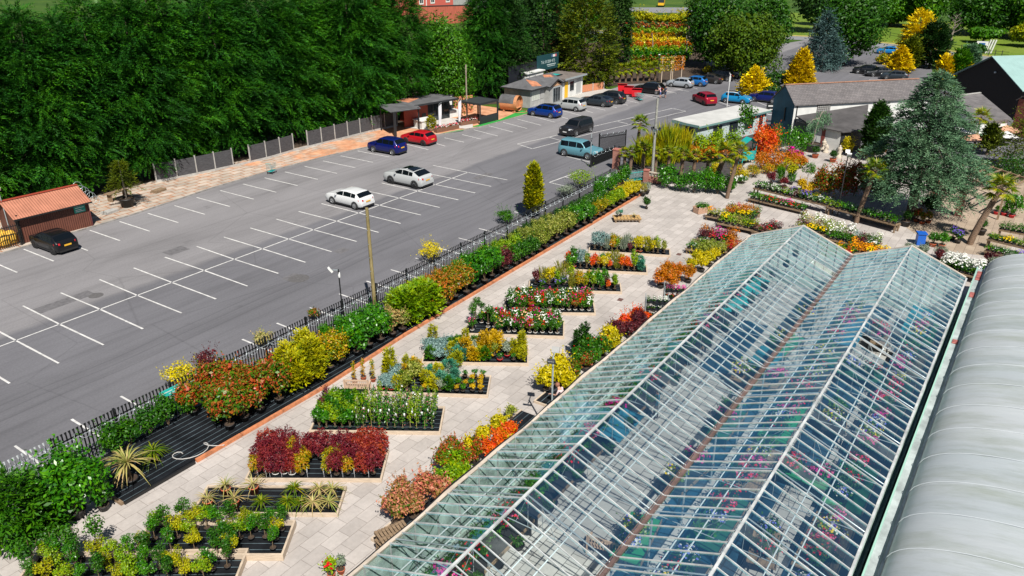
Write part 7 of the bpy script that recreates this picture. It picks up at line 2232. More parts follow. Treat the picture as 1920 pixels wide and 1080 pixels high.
base('black fabric base under the pink pieris by the glasshouse', 775, 985, 3.0, 1.4)
base('empty black fabric square by the floodlight lamp post', 985, 805, 2.2, 1.9)
base('timber edged base under the yellow aucubas', 1050, 745, 2.2, 1.5)
clump('pink and cream pieris by the glasshouse', 'potted_pieris', bush('pi', 1.25, .55, 'pieris', 1100, .11, 14), ((745, 985), (778, 975), (795, 945), (825, 950), (755, 950)))
clump('bright lime shrub between pieris and dark photinia', 'potted_shrub', bush('bl', 1.2, .55, 'lime', 1000, .12, 14), ((835, 925), (862, 915), (850, 895)))
clump('dark red photinia by the glasshouse', 'potted_photinia', bush('dp', 1.25, .55, 'photinia', 1100, .10, 14), ((835, 890), (868, 885), (890, 870), (850, 868)))
clump('golden yellow shrub near the empty black square', 'potted_shrub', bush('gy', 1.05, .5, 'yellow', 900, .11, 12), ((885, 865), (905, 835), (935, 820), (950, 845)))
clump('orange leaved shrub near the empty black square', 'potted_shrub', bush('ol', 1.0, .48, 'redorange', 900, .10, 12), ((915, 868), (940, 850), (958, 838)))
clump('small variegated plant on the corner of the black square', 'potted_shrub', bush('sv', .7, .3, 'cream', 400, .09, 8), ((958, 788),), PB)
clump('yellow spotted aucuba by the lamp post', 'potted_aucuba', bush('au', 1.25, .62, 'yellow', 1100, .13, 14), ((1025, 735), (1052, 728), (1068, 742), (1045, 712)))
clump('dark red shrub behind the aucubas', 'potted_shrub', bush('mr', 1.0, .5, 'photinia', 800, .1, 12), ((1080, 712), (1098, 695)))
clump('green shrub with flower spikes by the glasshouse', 'potted_shrub', bush('gs', 1.25, .55, 'green', 1000, .11, 12, 'red', 12, .07), ((1085, 690), (1110, 690), (1125, 675), (1102, 668)))
clump('slim green column shrub behind the aucubas', 'potted_conifer', cone('slimg', 1.6, .16, 'dark', 200, .15, .09, .035, p_col, .9), ((1078, 672), (1088, 665), (1098, 660)), PB, 'conifer')
clump('lemon yellow shrub left of the plant trolley', 'potted_shrub', bush('ly', 1.15, .55, 'yellow', 1000, .11, 12), ((1128, 672), (1150, 662), (1140, 648)))
clump('wine red photinia left of the plant trolley', 'potted_photinia', bush('wr', 1.1, .55, 'maroon', 1000, .10, 12), ((1158, 640), (1182, 635), (1195, 622)))
clump('fiery orange shrub beside the plant trolley', 'potted_shrub', bush('fo', 1.0, .5, 'redorange', 900, .10, 12), ((1172, 622), (1192, 610), (1208, 615)))
clump('orange brown shrub beyond the plant trolley', 'potted_shrub', bush('ob', 1.1, .52, 'orange', 1000, .10, 12), ((1238, 540), (1258, 545), (1270, 525), (1290, 530), (1250, 522)))
clump('yellow gold shrub toward the glasshouse corner', 'potted_shrub', bush('yg', .95, .5, 'yellow', 900, .10, 12), ((1295, 512), (1315, 510), (1330, 500), (1305, 496), (1340, 490)))
clump('pale lime shrub at the glasshouse corner', 'potted_shrub', bush('pl', .85, .45, 'cream', 800, .09, 12), ((1315, 485), (1335, 478), (1350, 482), (1328, 472)))
# ================================================================== planted end of the garden, display tables, glasshouse interior, people
# ---- palms
palms = [(1190, 306, 232, 22, .14, 6), (1170, 322, 286, 15, .15, 0), (1181, 324, 284, 15, .15, 2), (1204, 326, 278, 18, .16, 1), (1228, 328, 286, 16, .16, -1), (1252, 328, 284, 16, .15, 0), (1276, 334, 288, 18, .15, 2), (1298, 340, 291, 16, .15, 2), (1322, 346, 293, 16, .15, 2)]
for i, (bx, by, ty, r_, tr_, lx) in enumerate(palms):
    palm('tall slender fan palm rising above the entrance bamboo' if i == 0 else f'fan palm in the entrance row, {ORD[i - 1]} from the brick pillars', bx, by, ty, r_, tr_, lx)
palm('stout leaning fan palm in a big black pot on the paving edge', 1338, 352, 288, 34, .22, 16, (.5, .5))
palm('slim dark trunked palm standing alone on the pale paving', 1363, 372, 284, 24, .15, 14)
palm('leaning palm in front of the blue cedar', 1605, 418, 318, 30, .17, 18)
palm('shaggy palm with long dark trunk near the tunnel end', 1818, 458, 350, 36, .20, 34)
palm('small palm between the terrace parasols', 1856, 262, 222, 24, .12, 0, at=(82.5, -39.6))
for i in range(13): palm(f'nursery fan palm behind the bins, {ORD[i]} from the left', 1096 + 11 * i, 158 - i * .6, 128 + (i * 7) % 9 - i * .4, 16, .16, 0, group='nursery palms behind the bins')
# ---- bamboo, big shrubs, small trees
for i, (px, py, ty, hw) in enumerate(((1205, 312, 246, 22), (1222, 310, 236, 24), (1246, 312, 226, 26), (1266, 306, 228, 22), (1276, 302, 240, 18))):
    x, y = G(px, py); h = Hgt(px, ty, x, y)
    plant('bamboo_clump', f'golden bamboo clump before the white cabin, {ORD[i]} from the left', 'bamboo', reeds(('bam', i), h, hw / pxm(x, y), 'bamboo', 620, .085, .15), x, y, 0, 1, 'golden bamboo clumps', None)


def big(lab, lv, items, name='shrub', ls=.13, n=1000, fl=None, nf=0, fs=.14, grp=None, k=14):
    for i, (px, py, ty, hw) in enumerate(items):
        x, y = G(px, py); h = Hgt(px, ty, x, y)
        plant(name, f'{lab}, {ORD[i]} from the left' if len(items) > 1 else lab, 'shrub', bush(('big', lab, i), h, hw / pxm(x, y, h / 2), lv, n, ls, k, fl, nf, fs), x, y, 0, 1, grp or (lab if len(items) > 1 else None), None)


big('green bush in front of the white cabin', 'lime', ((1312, 300, 248, 22), (1338, 298, 240, 24), (1368, 296, 238, 22)), ls=.2)
big('orange red shrub behind the entrance palms', 'orange', ((1285, 300, 276, 16), (1304, 304, 270, 16), (1330, 306, 270, 18), (1358, 306, 268, 13)), ls=.15)
big('flaming orange red maple by the turquoise arbour', 'redorange', ((1428, 300, 240, 29),), ls=.17, n=1900)
big('rusty orange shrub below the flaming maple', 'orange', ((1412, 300, 278, 12), (1428, 318, 282, 22), (1452, 320, 276, 24), (1478, 318, 282, 20), (1500, 316, 290, 16)), ls=.14)
big('hot pink azalea near the large black pot', 'dark', ((1480, 304, 276, 10), (1496, 306, 280, 9)), ls=.1, fl='magenta', nf=160, fs=.16)
big('feathery green bamboo shrub beside the blue gable', 'laurel', ((1454, 288, 232, 18), (1484, 290, 242, 20), (1504, 290, 246, 14)), ls=.14)
big('glossy evergreen shrub lining the paving edge', 'laurel', ((1250, 352, 312, 20), (1275, 358, 318, 22), (1300, 362, 318, 24), (1322, 360, 320, 20), (1345, 364, 324, 18), (1368, 362, 330, 16)), ls=.15, name='potted_shrub')
big('yellow flecked low shrub behind the evergreens', 'yellow', ((1338, 332, 304, 12), (1392, 338, 312, 14)), ls=.1)
big('orange and green low shrub on the dark plant bed', 'euonymus', ((1378, 338, 300, 16), (1412, 332, 306, 18), (1440, 326, 304, 14), (1462, 324, 306, 12)), ls=.1)
big('white flowered low plant on the dark plant bed', 'green', ((1370, 346, 330, 12), (1390, 344, 328, 12)), ls=.09, fl='white', nf=60, fs=.12)
big('red topped photinia hedge plant left of the cedar', 'photinia', ((1538, 366, 310, 18), (1552, 372, 308, 22), (1575, 372, 304, 22), (1600, 368, 306, 22), (1622, 368, 310, 20), (1640, 372, 316, 16)), ls=.16, n=1400)
big('yellow variegated shrub beside the red door', 'yellow', ((1588, 292, 250, 15),), ls=.16)
big('orange leaved shrub at the foot of the cedar', 'orange', ((1618, 296, 276, 10), (1652, 290, 268, 10)), ls=.14)
big('dark green shrub in shade right of the cedar', 'dark', ((1660, 372, 330, 26), (1742, 402, 356, 24), (1850, 350, 296, 40), (1890, 352, 290, 34)), ls=.16, n=1300)
big('leafy green tree over the red pots at the right', 'laurel', ((1896, 404, 352, 24),), ls=.15)
big('green shrub bank on the planted island by the parked cars', 'dark', ((1448, 172, 128, 26), (1478, 168, 130, 24), (1440, 180, 152, 22), (1505, 160, 128, 20)), ls=.3)
big('clipped dark green mound beside the golden cone', 'dark', ((1505, 166, 146, 15),), ls=.25)
big('yellow bush among the shaded cars', 'yellow', ((1326, 140, 124, 9), (1386, 126, 114, 8)), ls=.2)
big('gold and green bush at the forecourt island', 'euonymus', ((1655, 120, 100, 14), (1672, 122, 104, 10)), ls=.3)
big('ochre bushy hedge under the nursery trees', 'ygconifer', ((1195, 44, 16, 20), (1218, 44, 24, 18), (1240, 46, 26, 18), (1262, 46, 26, 18), (1284, 46, 22, 18)), ls=.5, n=900)


def small_tree(lab, px, py, ty, hw, lv, stem=.4, n=500, ls=.16):
    x, y = G(px, py); h = Hgt(px, ty, x, y)
    plant('small_tree', lab, 'tree', lolly(('st', px), h, hw / pxm(x, y, h), lv, stem, n, ls), x, y, 0, 1, None, None)


small_tree('magnolia tree with open crown beside the white cabin', 1390, 286, 193, 24, 'green', .36, 700, .24)
small_tree('thin yellowing tree on the paving before the orange shrubs', 1476, 345, 292, 24, 'ygconifer', .4)
small_tree('twiggy green tree on the paving before the photinia hedge', 1512, 348, 296, 18, 'green', .4)
small_tree('slim tree with gappy crown in the nursery by the lane', 1372, 150, 100, 9, 'lime', .2)
for i, (px, py, lv) in enumerate(((1248, 158, 'euonymus'), (1268, 156, 'orange'))):   # espaliers on stakes
    x, y = G(px, py); t = thing('espalier_tree', f'flat trained tree on pale stakes, {ORD[i]} from the left', 'tree', (x, y, 0), R(-55), 'espaliered trees')
    fb = FB(); P = np.stack([rng.uniform(-1.1, 1.1, 260), rng.normal(size=260) * .06, rng.uniform(2.0, 4.2, 260)], 1); fb.cards(P, rng.normal(size=P.shape) + [0, -1, .4], .3, .2, LV[lv]); fb.build('foliage', t)
    g = MB()
    for xx in (-.7, .7): g.bar((xx, .05, 0), (xx, .05, 4.2), .1, .1, M_TIMBER)
    for z in (2.2, 2.8, 3.4, 4.0): g.bar((-1.1, .04, z), (1.1, .04, z), .05, .05, M_TIMBER)
    g.build('stakes', None, t)
# weeping cedar in its big pot, topiary balls, statues
x, y = G(1521, 284); t = thing('weeping_tree', 'weeping blue tree arching over from a large black tub', 'tree', (x, y, 0), R(20))
new_obj('pot', pot_mesh(.85, .9, M_POTB), t)
g = MB(); arcp = [(0, 0, .8), (.1, -.1, 2.2), (.35, -.3, 3.5), (.9, -.6, 4.1), (1.7, -1.1, 3.9), (2.3, -1.5, 3.2)]; g.tube(arcp, [.1, .09, .08, .06, .04, .02], 7, BARKG); g.tube([arcp[2], (-.5, .4, 3.5), (-1.0, .9, 2.9)], [.06, .04, .02], 6, BARKG); g.build('trunk', None, t)
fb = FB(); n = 900; s_ = rng.random(n); q = np.stack([np.interp(s_, np.linspace(0, 1, 6), [p[k] for p in [(-1.1, .9, 2.9), (-.5, .4, 3.5), (.35, -.3, 3.6), (.9, -.6, 4.1), (1.7, -1.1, 3.9), (2.4, -1.6, 3.2)]]) for k in range(3)], 1)
q += rng.normal(size=q.shape) * [.25, .25, .1]; q[:, 2] -= rng.random(n) ** 1.4 * 1.5; fb.blades(q, rng.normal(size=q.shape) * .4 + [0, 0, -1], .34, .07, L_CEDAR); fb.build('foliage', t)
plant('topiary_ball', 'clipped ball in terracotta pot before the white lean-to', 'shrub', bush('tb', .9, .5, 'dark', 900, .09), *G(1528, 296), 0, 1, None, (.34, .4, 't'))
plant('topiary_ball', 'clipped ball in terracotta pot by the stone statues', 'shrub', bush('tb', .9, .5, 'dark', 900, .09), *G(1561, 304), 0, 1, None, (.34, .4, 't'))
for i, (px, py, h) in enumerate(((1543, 282, 1.25), (1548, 286, .95), (1572, 296, 1.35))):
    b = MB(); b.lathe([(.3, 0), (.3, .18 * h), (.2, .2 * h), (.24, .45 * h), (.17, .58 * h), (.26, .72 * h), (.2, .82 * h), (.08, .85 * h), (.12, .93 * h), (.06, h), (0, h)], 10, M_STONE)
    b.bar((-.3, 0, .5 * h), (.1, -.25, .62 * h), .1, .1, M_STONE)
    tag(b.build('stone_statue', None, None, (*G(px, py), 0), i), ('tall pale stone figure before the red door', 'shorter pale stone figure beside the tall one', 'stone figure at the right end of the lean-to')[i], 'statue')
# turquoise arbour seat
x, y = G(1399, 306); t = thing('arbour_seat', 'turquoise garden arbour seat with pitched roof', 'arbour', (x, y, 0), R(145)); M_TQ = mat('turquoise_paint', (.01, .34, .32), .5)
b = MB()
for sx in (-.75, .75):
    for sy in (-.3, .3): b.bar((sx, sy, 0), (sx, sy, 2.0), .08, .08, M_TQ)
b.build('posts', None, t)
b = MB(); b.box(-.7, .7, -.3, .3, .42, .48, M_TQ); b.build('seat', None, t); b = MB(); b.box(-.7, .7, .24, .29, .49, 1.3, M_TQ); b.build('backrest', None, t)
b = MB(); b.add([(-.95, -.5, 2.0), (-.95, .5, 2.0), (0, .5, 2.65), (0, -.5, 2.65), (.95, -.5, 2.0), (.95, .5, 2.0)], [(0, 3, 2, 1), (3, 4, 5, 2)], M_TQ); b.add([(-.95, -.5, 1.95), (-.95, .5, 1.95), (0, .5, 2.6), (0, -.5, 2.6), (.95, -.5, 1.95), (.95, .5, 1.95)], [(1, 2, 3, 0), (2, 5, 4, 3)], M_TQ); b.build('roof', None, t)
# parasols on the terrace
for i, (px, py, ty, col, lab) in enumerate(((1822, 262, 234, M_WRENDER, 'large white parasol below the dark slate roof'), (1826, 276, 250, None, 'tan parasol in front of the large white one'), (1876, 262, 232, None, 'tan parasol at the brick gable'), (1882, 272, 244, M_WRENDER, 'small white parasol beside the tan one at the gable'))):
    x, y = G(px, py); h = Hgt(px, ty, x, y); t = thing('parasol', lab, 'parasol', (x, y, 0)); r = (2.1, 1.6, 1.9, 1.2)[i]
    b = MB(); b.tube([(0, 0, 0), (0, 0, h)], .04, 6, M_DARK); b.build('pole', None, t)
    b = MB(); k = 8; vs = [(0, 0, h)] + [(r * math.cos(2 * PI * j / k), r * math.sin(2 * PI * j / k), h - .6) for j in range(k)]; b.add(vs, [(0, 1 + j, 1 + (j + 1) % k) for j in range(k)], col or mat('tan_canvas', (.50, .27, .17), .8)); b.build('canopy', None, t)
# timber pergola on brick pillars at the right
for i, (px, py) in enumerate(((1796, 404), (1748, 380))): pillar(('slim orange brick pillar carrying pergola beams', 'brick pillar with teal cap in the cedar shade')[i], px, py, (2.3, 1.9)[i], .5)
t = thing('timber_pergola', 'weathered timber pergola beams over the brown paved corner', 'pergola', (0, 0, 0)); b = MB()
A_, Bp, C2, D2 = G(1768, 366), G(1870, 412), G(1820, 350), G(1915, 385)
for k in range(7):
    f = k / 6; p = (A_[0] + (Bp[0] - A_[0]) * f, A_[1] + (Bp[1] - A_[1]) * f, 2.4); q = (C2[0] + (D2[0] - C2[0]) * f, C2[1] + (D2[1] - C2[1]) * f, 2.4); b.bar(p, q, .08, .14, M_TIMBERG)
b.bar((*A_, 2.3), (*Bp, 2.3), .12, .14, M_TIMBERG); b.bar((*C2, 2.3), (*D2, 2.3), .12, .14, M_TIMBERG); b.build('beams', None, t)
for p in (A_, Bp, C2, D2): b = MB(); b.bar((*p, 0), (*p, 2.25), .14, .14, M_TIMBERG); b.build('post', None, t)
sheet('brown_paving', [G(1690, 420), G(1760, 470), G(1850, 480), G(1960, 440), G(1960, 330), G(1760, 340)], .009, mat_paving('brown_paving', (.34, .265, .20), (.41, .33, .25), (.14, .10, .08)))

# ---- display tables with bedding plants
TF = {'w': tuft('tw', .3, .19, 'green', 'white'), 'r': tuft('tr', .3, .19, 'green', 'red'), 'p': tuft('tp', .3, .19, 'green', 'magenta'), 'y': tuft('ty', .3, .2, 'green', 'yellow', nf=36), 'o': tuft('to', .3, .2, 'orange', 'orange', nf=34), 'v': tuft('tv', .36, .19, 'green', 'purple', nf=34),
      'g': tuft('tg', .32, .2, 'laurel'), 'l': tuft('tl', .3, .2, 'lime'), 'd': tuft('td', .3, .19, 'dark'), 'm': tuft('tm', .38, .22, 'maroon', n=100), 'c': tuft('tc', .32, .2, 'cream'), 'a': tuft('ta', .5, .22, 'orange', n=110), 'R': tuft('tR', .42, .22, 'red', n=100), 'b': tuft('tb2', .4, .22, 'blueg', n=100), 'L': tuft('tL', .6, .24, 'lime', 'white', n=120, nf=26), 's': tuft('ts', .5, .24, 'straw', n=90), 'G': tuft('tG', .5, .26, 'green', n=130), 'W': tuft('tW', .6, .24, 'green', 'white', n=110, nf=44, fs=.08)}
TN = dict(w='white flowered bedding plant', r='red flowered bedding plant', p='magenta flowered bedding plant', y='yellow flowered bedding plant', o='orange flowered bedding plant', v='violet flowered bedding plant', g='fresh green bedding plant', l='lime leaved bedding plant', d='dark green bedding plant', m='dark maroon leaved plant', c='cream leaved plant', a='amber leaved grassy plant', R='crimson leaved plant', b='blue grey leaved plant', L='tall lime plant with white flowers', s='straw coloured spiky plant', G='bushy green plant', W='tall white daisy plant')


def table(where, a, c, depth, z, rows, slats=True):
    """a: left front corner pixel, c: right front corner pixel (at height z); rows front to back, a letter per plant"""
    if depth >= 1.0 and z != .45:
        depth *= 1.55
        if len(rows) == 3: rows = rows[:2] + [rows[1][::-1]] + rows[2:]
        else: rows = rows[:1] + [rows[0][::-1]] + rows[1:]
    p, q = G(*a, z), G(*c, z); L0 = math.hypot(q[0] - p[0], q[1] - p[1]); ang = math.atan2(q[1] - p[1], q[0] - p[0])
    t = thing('display_table', 'timber display table: ' + where, 'display table', (*p, 0), ang, 'timber plant display tables')
    g = MB(); g.box(0, L0, 0, depth, z - .07, z - .02, M_TIMBERG); g.box(0, L0, -.03, -.003, z - .1, z + .03, M_TIMBERG); g.build('tabletop', None, t)
    for x in (.1, L0 - .1):
        for y in (.1, depth - .1): g = MB(); g.box(x - .05, x + .05, y - .05, y + .05, 0, z - .071, M_TIMBERG); g.build('leg', None, t)
    M = T2(*p, 0, ang); nr = len(rows)
    for r, rw in enumerate(rows):
        for i, ch in enumerate(rw):
            if ch == '.': continue
            u = L0 * (i + .5) / len(rw) + random.uniform(-.04, .04); v = depth * (r + .5) / nr + random.uniform(-.03, .03)
            xy = M @ Vector((u, v, 0)); o = new_obj('flowering_plant' if ch in 'wrpyovLW' else 'foliage_plant', TF[ch], None, (xy.x, xy.y, z - .02), random.uniform(0, 6)); s = min(1.75, L0 / len(rw) / .30) * random.uniform(.9, 1.15); o.scale = (s, s, s)
            rn = 'front row' if r == 0 else ('back row' if r == nr - 1 else ('second row', 'third row')[r - 1])
            tag(o, f'{TN[ch]}, {ORD[i]} from left, {rn}, {where}', 'flowering plant' if ch in 'wrpyovLW' else 'foliage plant', 'plants on the table: ' + where)


table('lower tier of long bench', (1403, 372), (1508, 397), .7, .35, ['gglrrrpgrrg', 'ggdlgrgpgdd'])
table('upper tier of long bench', (1412, 352), (1552, 386), .8, .75, ['ggdwglgmvvgwl', 'wwdgmmvlvvygw'])
table('upper tier before leaning palm', (1552, 388), (1680, 422), .8, .7, ['llgdgdgggdg', 'dgggggdwggd'])
table('lower tier before leaning palm', (1598, 402), (1682, 424), .7, .35, ['ggglgllyll'])
table('left table at paving centre', (1285, 466), (1346, 478), 1.2, .4, ['gwcccc', 'ggclcc', '.gwlll'])
table('table beside glasshouse corner', (1352, 470), (1400, 482), 1.2, .4, ['cRaag', 'aaRRR', 'aaRRR'])
table('maroon and pink table', (1306, 446), (1372, 458), 1.2, .4, ['mmRpra', 'mmppra', 'mmppaa'])
table('lime heather table', (1345, 418), (1412, 432), 1.1, .4, ['lllcly', 'llclgc'])
table('dark flowered table', (1408, 432), (1430, 440), 1.6, .4, ['mrm', 'mmr', 'mrm'])
table('amber grass table', (1356, 402), (1414, 412), 1.3, .4, ['aayyyG', 'aaaayG', 'mRaaaG'])
table('small succulent table', (1322, 404), (1356, 411), .9, .4, ['ccc', 'occ'])
table('table before glasshouse ridge', (1488, 428), (1546, 441), 1.2, .5, ['ccyyy', 'mmssL', 'ssLLL'])
table('white daisy table by ridge', (1544, 446), (1640, 468), 1.2, .5, ['gggGGomww', 'LGGggmmww', 'LLLWbmmgw'])
table('orange marigold table', (1588, 470), (1660, 484), 1.2, .45, ['oooyoy', 'oooooo', 'ooooyy'])
table('low table in roof valley', (1555, 472), (1592, 482), 1.0, .4, ['gyyR', 'gggy', 'ogGg'])
table('long table at tunnel end', (1760, 502), (1830, 520), 1.1, .5, ['WWWWGW', 'WWGWWW', 'GWWbGW'])
table('top step at right edge', (1850, 448), (1925, 466), .6, .7, ['glyygll', 'lggylgg'])
table('bottom step at right edge', (1845, 470), (1925, 490), .6, .4, ['gwgwgvv', 'lgwgglv'])
table('green step at right edge', (1872, 430), (1925, 440), .6, .8, ['GGgGG', 'gGGGg'])
clump('blue grey lavender by the tunnel end', 'potted_lavender', bush('lav', .75, .5, 'grey', 700, .08, 12), ((1702, 478), (1728, 484), (1762, 486), (1890, 498), (1862, 506)))
clump('violet agapanthus by the tunnel gutter', 'potted_agapanthus', bush('aga', .8, .45, 'green', 600, .09, 10, 'blue', 60, .1), ((1795, 515), (1815, 520), (1830, 522)))
clump('purple spired plant beside the blue bin', 'potted_salvia', bush('sal', .9, .4, 'green', 500, .09, 10, 'purple', 60, .1), ((1785, 450), (1795, 456)))
clump('bushy green plant beside the blue bin', 'potted_shrub', bush('bgp', .95, .5, 'laurel', 700, .1, 12), ((1748, 462), (1765, 464)), (.24, .26, 't'))
clump('dark purple leaved plant by the tunnel end', 'potted_shrub', bush('dpl', .8, .42, 'maroon', 700, .09, 12), ((1852, 498), (1866, 500), (1760, 492)))
clump('clipped shrub in a black tub beside the dark hedge', 'potted_shrub', bush('csh', .9, .42, 'dark', 700, .09, 12), ((1697, 424), (1838, 440)), (.36, .45, 'b'))
clump('burgundy shrub behind the long bench', 'potted_shrub', bush('bsb', .9, .45, 'acer', 700, .09, 12), ((1445, 346), (1470, 352)))
clump('butter yellow shrub behind the long bench', 'potted_shrub', bush('byb', 1.0, .5, 'gold', 700, .11, 12), ((1502, 358), (1522, 364), (1510, 370)))
clump('green reed clump behind the long bench', 'potted_reeds', reeds('grb', 1.7, .5, 'laurel', 300, .05), ((1462, 344), (1482, 346)))
clump('terracotta potted plant in the dark hedge shade', 'potted_shrub', bush('tps', .8, .35, 'photinia', 500, .09, 9), ((1728, 420), (1740, 418), (1718, 416)), (.22, .24, 't'))
clump('red potted plant under the leafy green tree', 'potted_shrub', bush('rps', .6, .3, 'green', 400, .09, 9), ((1868, 402), (1882, 404), (1896, 408)), (.24, .26, 'r'))
x, y = G(1724, 458); t = thing('blue_bin', 'blue plastic bin with lid beside the purple spires', 'bin', (x, y, 0), .4)
b = MB(); b.prism([(-.28, -.28), (.28, -.28), (.28, .28), (-.28, .28)], 0, .85, mat('blue_plastic', (.01, .10, .45), .4)); b.build('body', None, t); b = MB(); b.box(-.34, .34, -.34, .34, .86, .94, mat('blue_plastic', (.01, .10, .45), .4)); b.bar((-.3, .36, .9), (.3, .36, .9), .05, .05, M_BLACKPL); b.build('lid', None, t)

# ---- loose things on the paving
def slatbox(lab, name, px, py, L0, W0, H0, rz, m=M_TIMBER, fillz=None):
    t = thing(name, lab, 'planter', (*G(px, py), 0), rz); g = MB()
    for i in range(int(L0 / .1)):
        for y in (-W0 / 2, W0 / 2): g.box(-L0 / 2 + i * .1, -L0 / 2 + i * .1 + .075, y - .015, y + .015, .03, H0, m)
    for i in range(int(W0 / .1)):
        for x in (-L0 / 2, L0 / 2): g.box(x - .015, x + .015, -W0 / 2 + i * .1, -W0 / 2 + i * .1 + .075, .03, H0, m)
    g.box(-L0 / 2, L0 / 2, -W0 / 2, W0 / 2, .05, H0 * .7, M_SOIL); g.build('slatted_box', None, t)
    g = MB(); g.box(-L0 / 2 - .03, L0 / 2 + .03, -W0 / 2 - .03, -W0 / 2 + .05, H0 + .003, H0 + .04, m); g.box(-L0 / 2 - .03, L0 / 2 + .03, W0 / 2 - .05, W0 / 2 + .03, H0 + .003, H0 + .04, m); g.build('rim', None, t)
    return t
t = slatbox('slatted timber planter with green leaves before the tables', 'timber_planter', 1316, 398, 1.35, .75, .5, -.5, mat('pink_timber', (.52, .32, .22), .7)); new_obj('foliage', tuft('tpl', .45, .6, 'laurel', n=300, ls=.13), t, (0, 0, .35))
x, y = G(1175, 414); t = thing('pallet_table', 'low slatted pallet table with small plants on the paving', 'table', (x, y, 0), -.95); g = MB()
for i in range(8): g.box(-1.1 + i * .28, -1.1 + i * .28 + .24, -.55, .55, .30, .33, mat('ochre_slats', (.42, .26, .10), .8, noise=.2))
g.build('slats', None, t); g = MB(); g.box(-1.1, 1.1, -.5, -.4, .2, .297, M_TIMBERG); g.box(-1.1, 1.1, .4, .5, .2, .297, M_TIMBERG); g.build('rails', None, t)
for sx in (-.95, .95):
    for sy in (-.45, .45): g = MB(); g.box(sx - .05, sx + .05, sy - .05, sy + .05, 0, .198, M_TIMBERG); g.build('leg', None, t)
for i, (dx, dy, me, lab) in enumerate(((-.5, .2, bush('ptb', .45, .25, 'tealg', 260, .08, 6), 'teal green plant on the pallet table'), (.55, -.1, spiky('pts', .6, .35, 'straw', 24, .03), 'spiky straw plant on the pallet table'), (-.8, 0, bush('ptc', .35, .2, 'grey', 200, .07, 6), 'small grey plant on the pallet table'))):
    p = T2(x, y, 0, -.95) @ Vector((dx, dy, 0)); plant('potted_plant', lab, 'plant', me, p.x, p.y, .33, 1, None, PB)
plant('potted_shrub', 'single green shrub alone on the open paving', 'shrub', bush('alone', .85, .42, 'dark', 900, .09, 12), *G(1212, 392), 0, 1, None, PB)
for i, (px, py) in enumerate(((1273, 477), (1163, 562))): x, y = G(px, py); b = MB(); b.box(-.22, .22, -.16, .16, .006, .012, mat('rust_iron', (.12, .06, .05), .9)); tag(b.build('drain_cover', None, None, (x, y, 0), .1), ('rusty drain cover at the end of the farthest bed', 'rusty drain cover between roses and trolley')[i], 'drain cover')
# pallet stack at the glasshouse
x, y = G(744, 1040)
for k in range(7):
    t = thing('wooden_pallet', f'weathered pallet by the glasshouse, {("bottom", "second lowest", "third lowest", "middle", "third highest", "second highest", "top")[k]} of the stack', 'pallet', (x + .04 * math.sin(k * 3), y, .006 + k * .15), R(-20) + .08 * math.sin(k * 2)); g = MB()
    for i in range(9): g.box(-.6 + i * .135, -.6 + i * .135 + .1, -.5, .5, .115, .14, M_TIMBERG)
    g.build('deck_boards', None, t); g = MB()
    for yy in (-.48, 0, .42): g.box(-.6, .6, yy, yy + .08, 0, .113, M_TIMBERG)
    g.build('bearers', None, t)
# bench
def bench(lab, px, py, rz, W0=1.25, m=M_TIMBER, z0=0, at=None):
    x, y = at or G(px, py); t = thing('garden_bench', lab, 'bench', (x, y, z0), rz); g = MB()
    for i in range(5): g.box(-W0 / 2, W0 / 2, -.25 + i * .1, -.17 + i * .1, .42, .45, m)
    g.build('seat', None, t); g = MB()
    for i in range(13): g.box(-W0 / 2 + .06 + i * (W0 - .12) / 12 - .02, -W0 / 2 + .06 + i * (W0 - .12) / 12 + .02, .25, .28, .453, .88, m)
    g.box(-W0 / 2, W0 / 2, .24, .29, .883, .95, m); g.build('backrest', None, t)
    for sx in (-1, 1):
        for sy in (-.22, .26): g = MB(); g.box(sx * W0 / 2 - .03, sx * W0 / 2 + .03, sy - .03, sy + .03, 0, .62 if sy < 0 else .95, m); g.build('leg', None, t)
        g = MB(); g.box(sx * W0 / 2 - .04, sx * W0 / 2 + .04, -.27, .22, .623, .66, m); g.build('armrest', None, t)
    return t
bench('pale slatted bench at the left end of the conifer bed', 672, 738, R(122), 1.2, mat('bench_wood', (.52, .36, .25), .7)); clump('potted climber standing behind the slatted bench', 'potted_climber', cane_plant('bc', 1.1, 'euonymus', None, 0, 160, .09, False), ((665, 718), (682, 712), (700, 715)), PT)
# plant trolleys
def dtrolley(lab, px, py, rz, fillc):
    x, y = G(px, py); t = thing('plant_trolley', lab, 'trolley', (x, y, 0), rz, 'tall plant trolleys beside the glasshouse'); g = MB()
    for sx in (-.65, .65):
        for sy in (-.28, .28): g.bar((sx, sy, .1), (sx, sy, 2.0), .04, .04, M_GALV)
    g.build('uprights', None, t)
    for k, z in enumerate((.25, .7, 1.15, 1.6)):
        g = MB(); g.box(-.66, .66, -.29, .29, z, z + .04, M_BLACKPL); g.build('shelf', None, t)
        if fillc[k] in ('-',): continue
        for i in range(4):
            for j in range(2):
                o = new_obj('tray_plant', TF[fillc[k]], None, None, i); p = T2(x, y, 0, rz) @ Vector((-.5 + i * .33, -.14 + j * .28, z + .04)); o.location = p; o.scale = (.8, .8, .75)
                tag(o, f'{TN[fillc[k]]}, {ORD[i]} {("in front", "behind")[j]}, shelf {ORD[k]} up, {lab.split(",")[0]}'[:150], 'tray plant', 'plants on the ' + lab.split(',')[0])
    for sx in (-.6, .6):
        for sy in (-.24, .24): g = MB(); g.tube([(sx, sy - .02, .06), (sx, sy + .02, .06)], .06, 8, M_TYRE); g.build('wheel', None, t)
dtrolley('front plant trolley, steel with shelves of white plants by the glasshouse', 1228, 612, R(118), ['-', 'w', 'w', 'w'])
dtrolley('rear plant trolley, steel with shelves of red plants by the glasshouse', 1262, 590, R(118), ['d', 'r', 'r', 'p'])
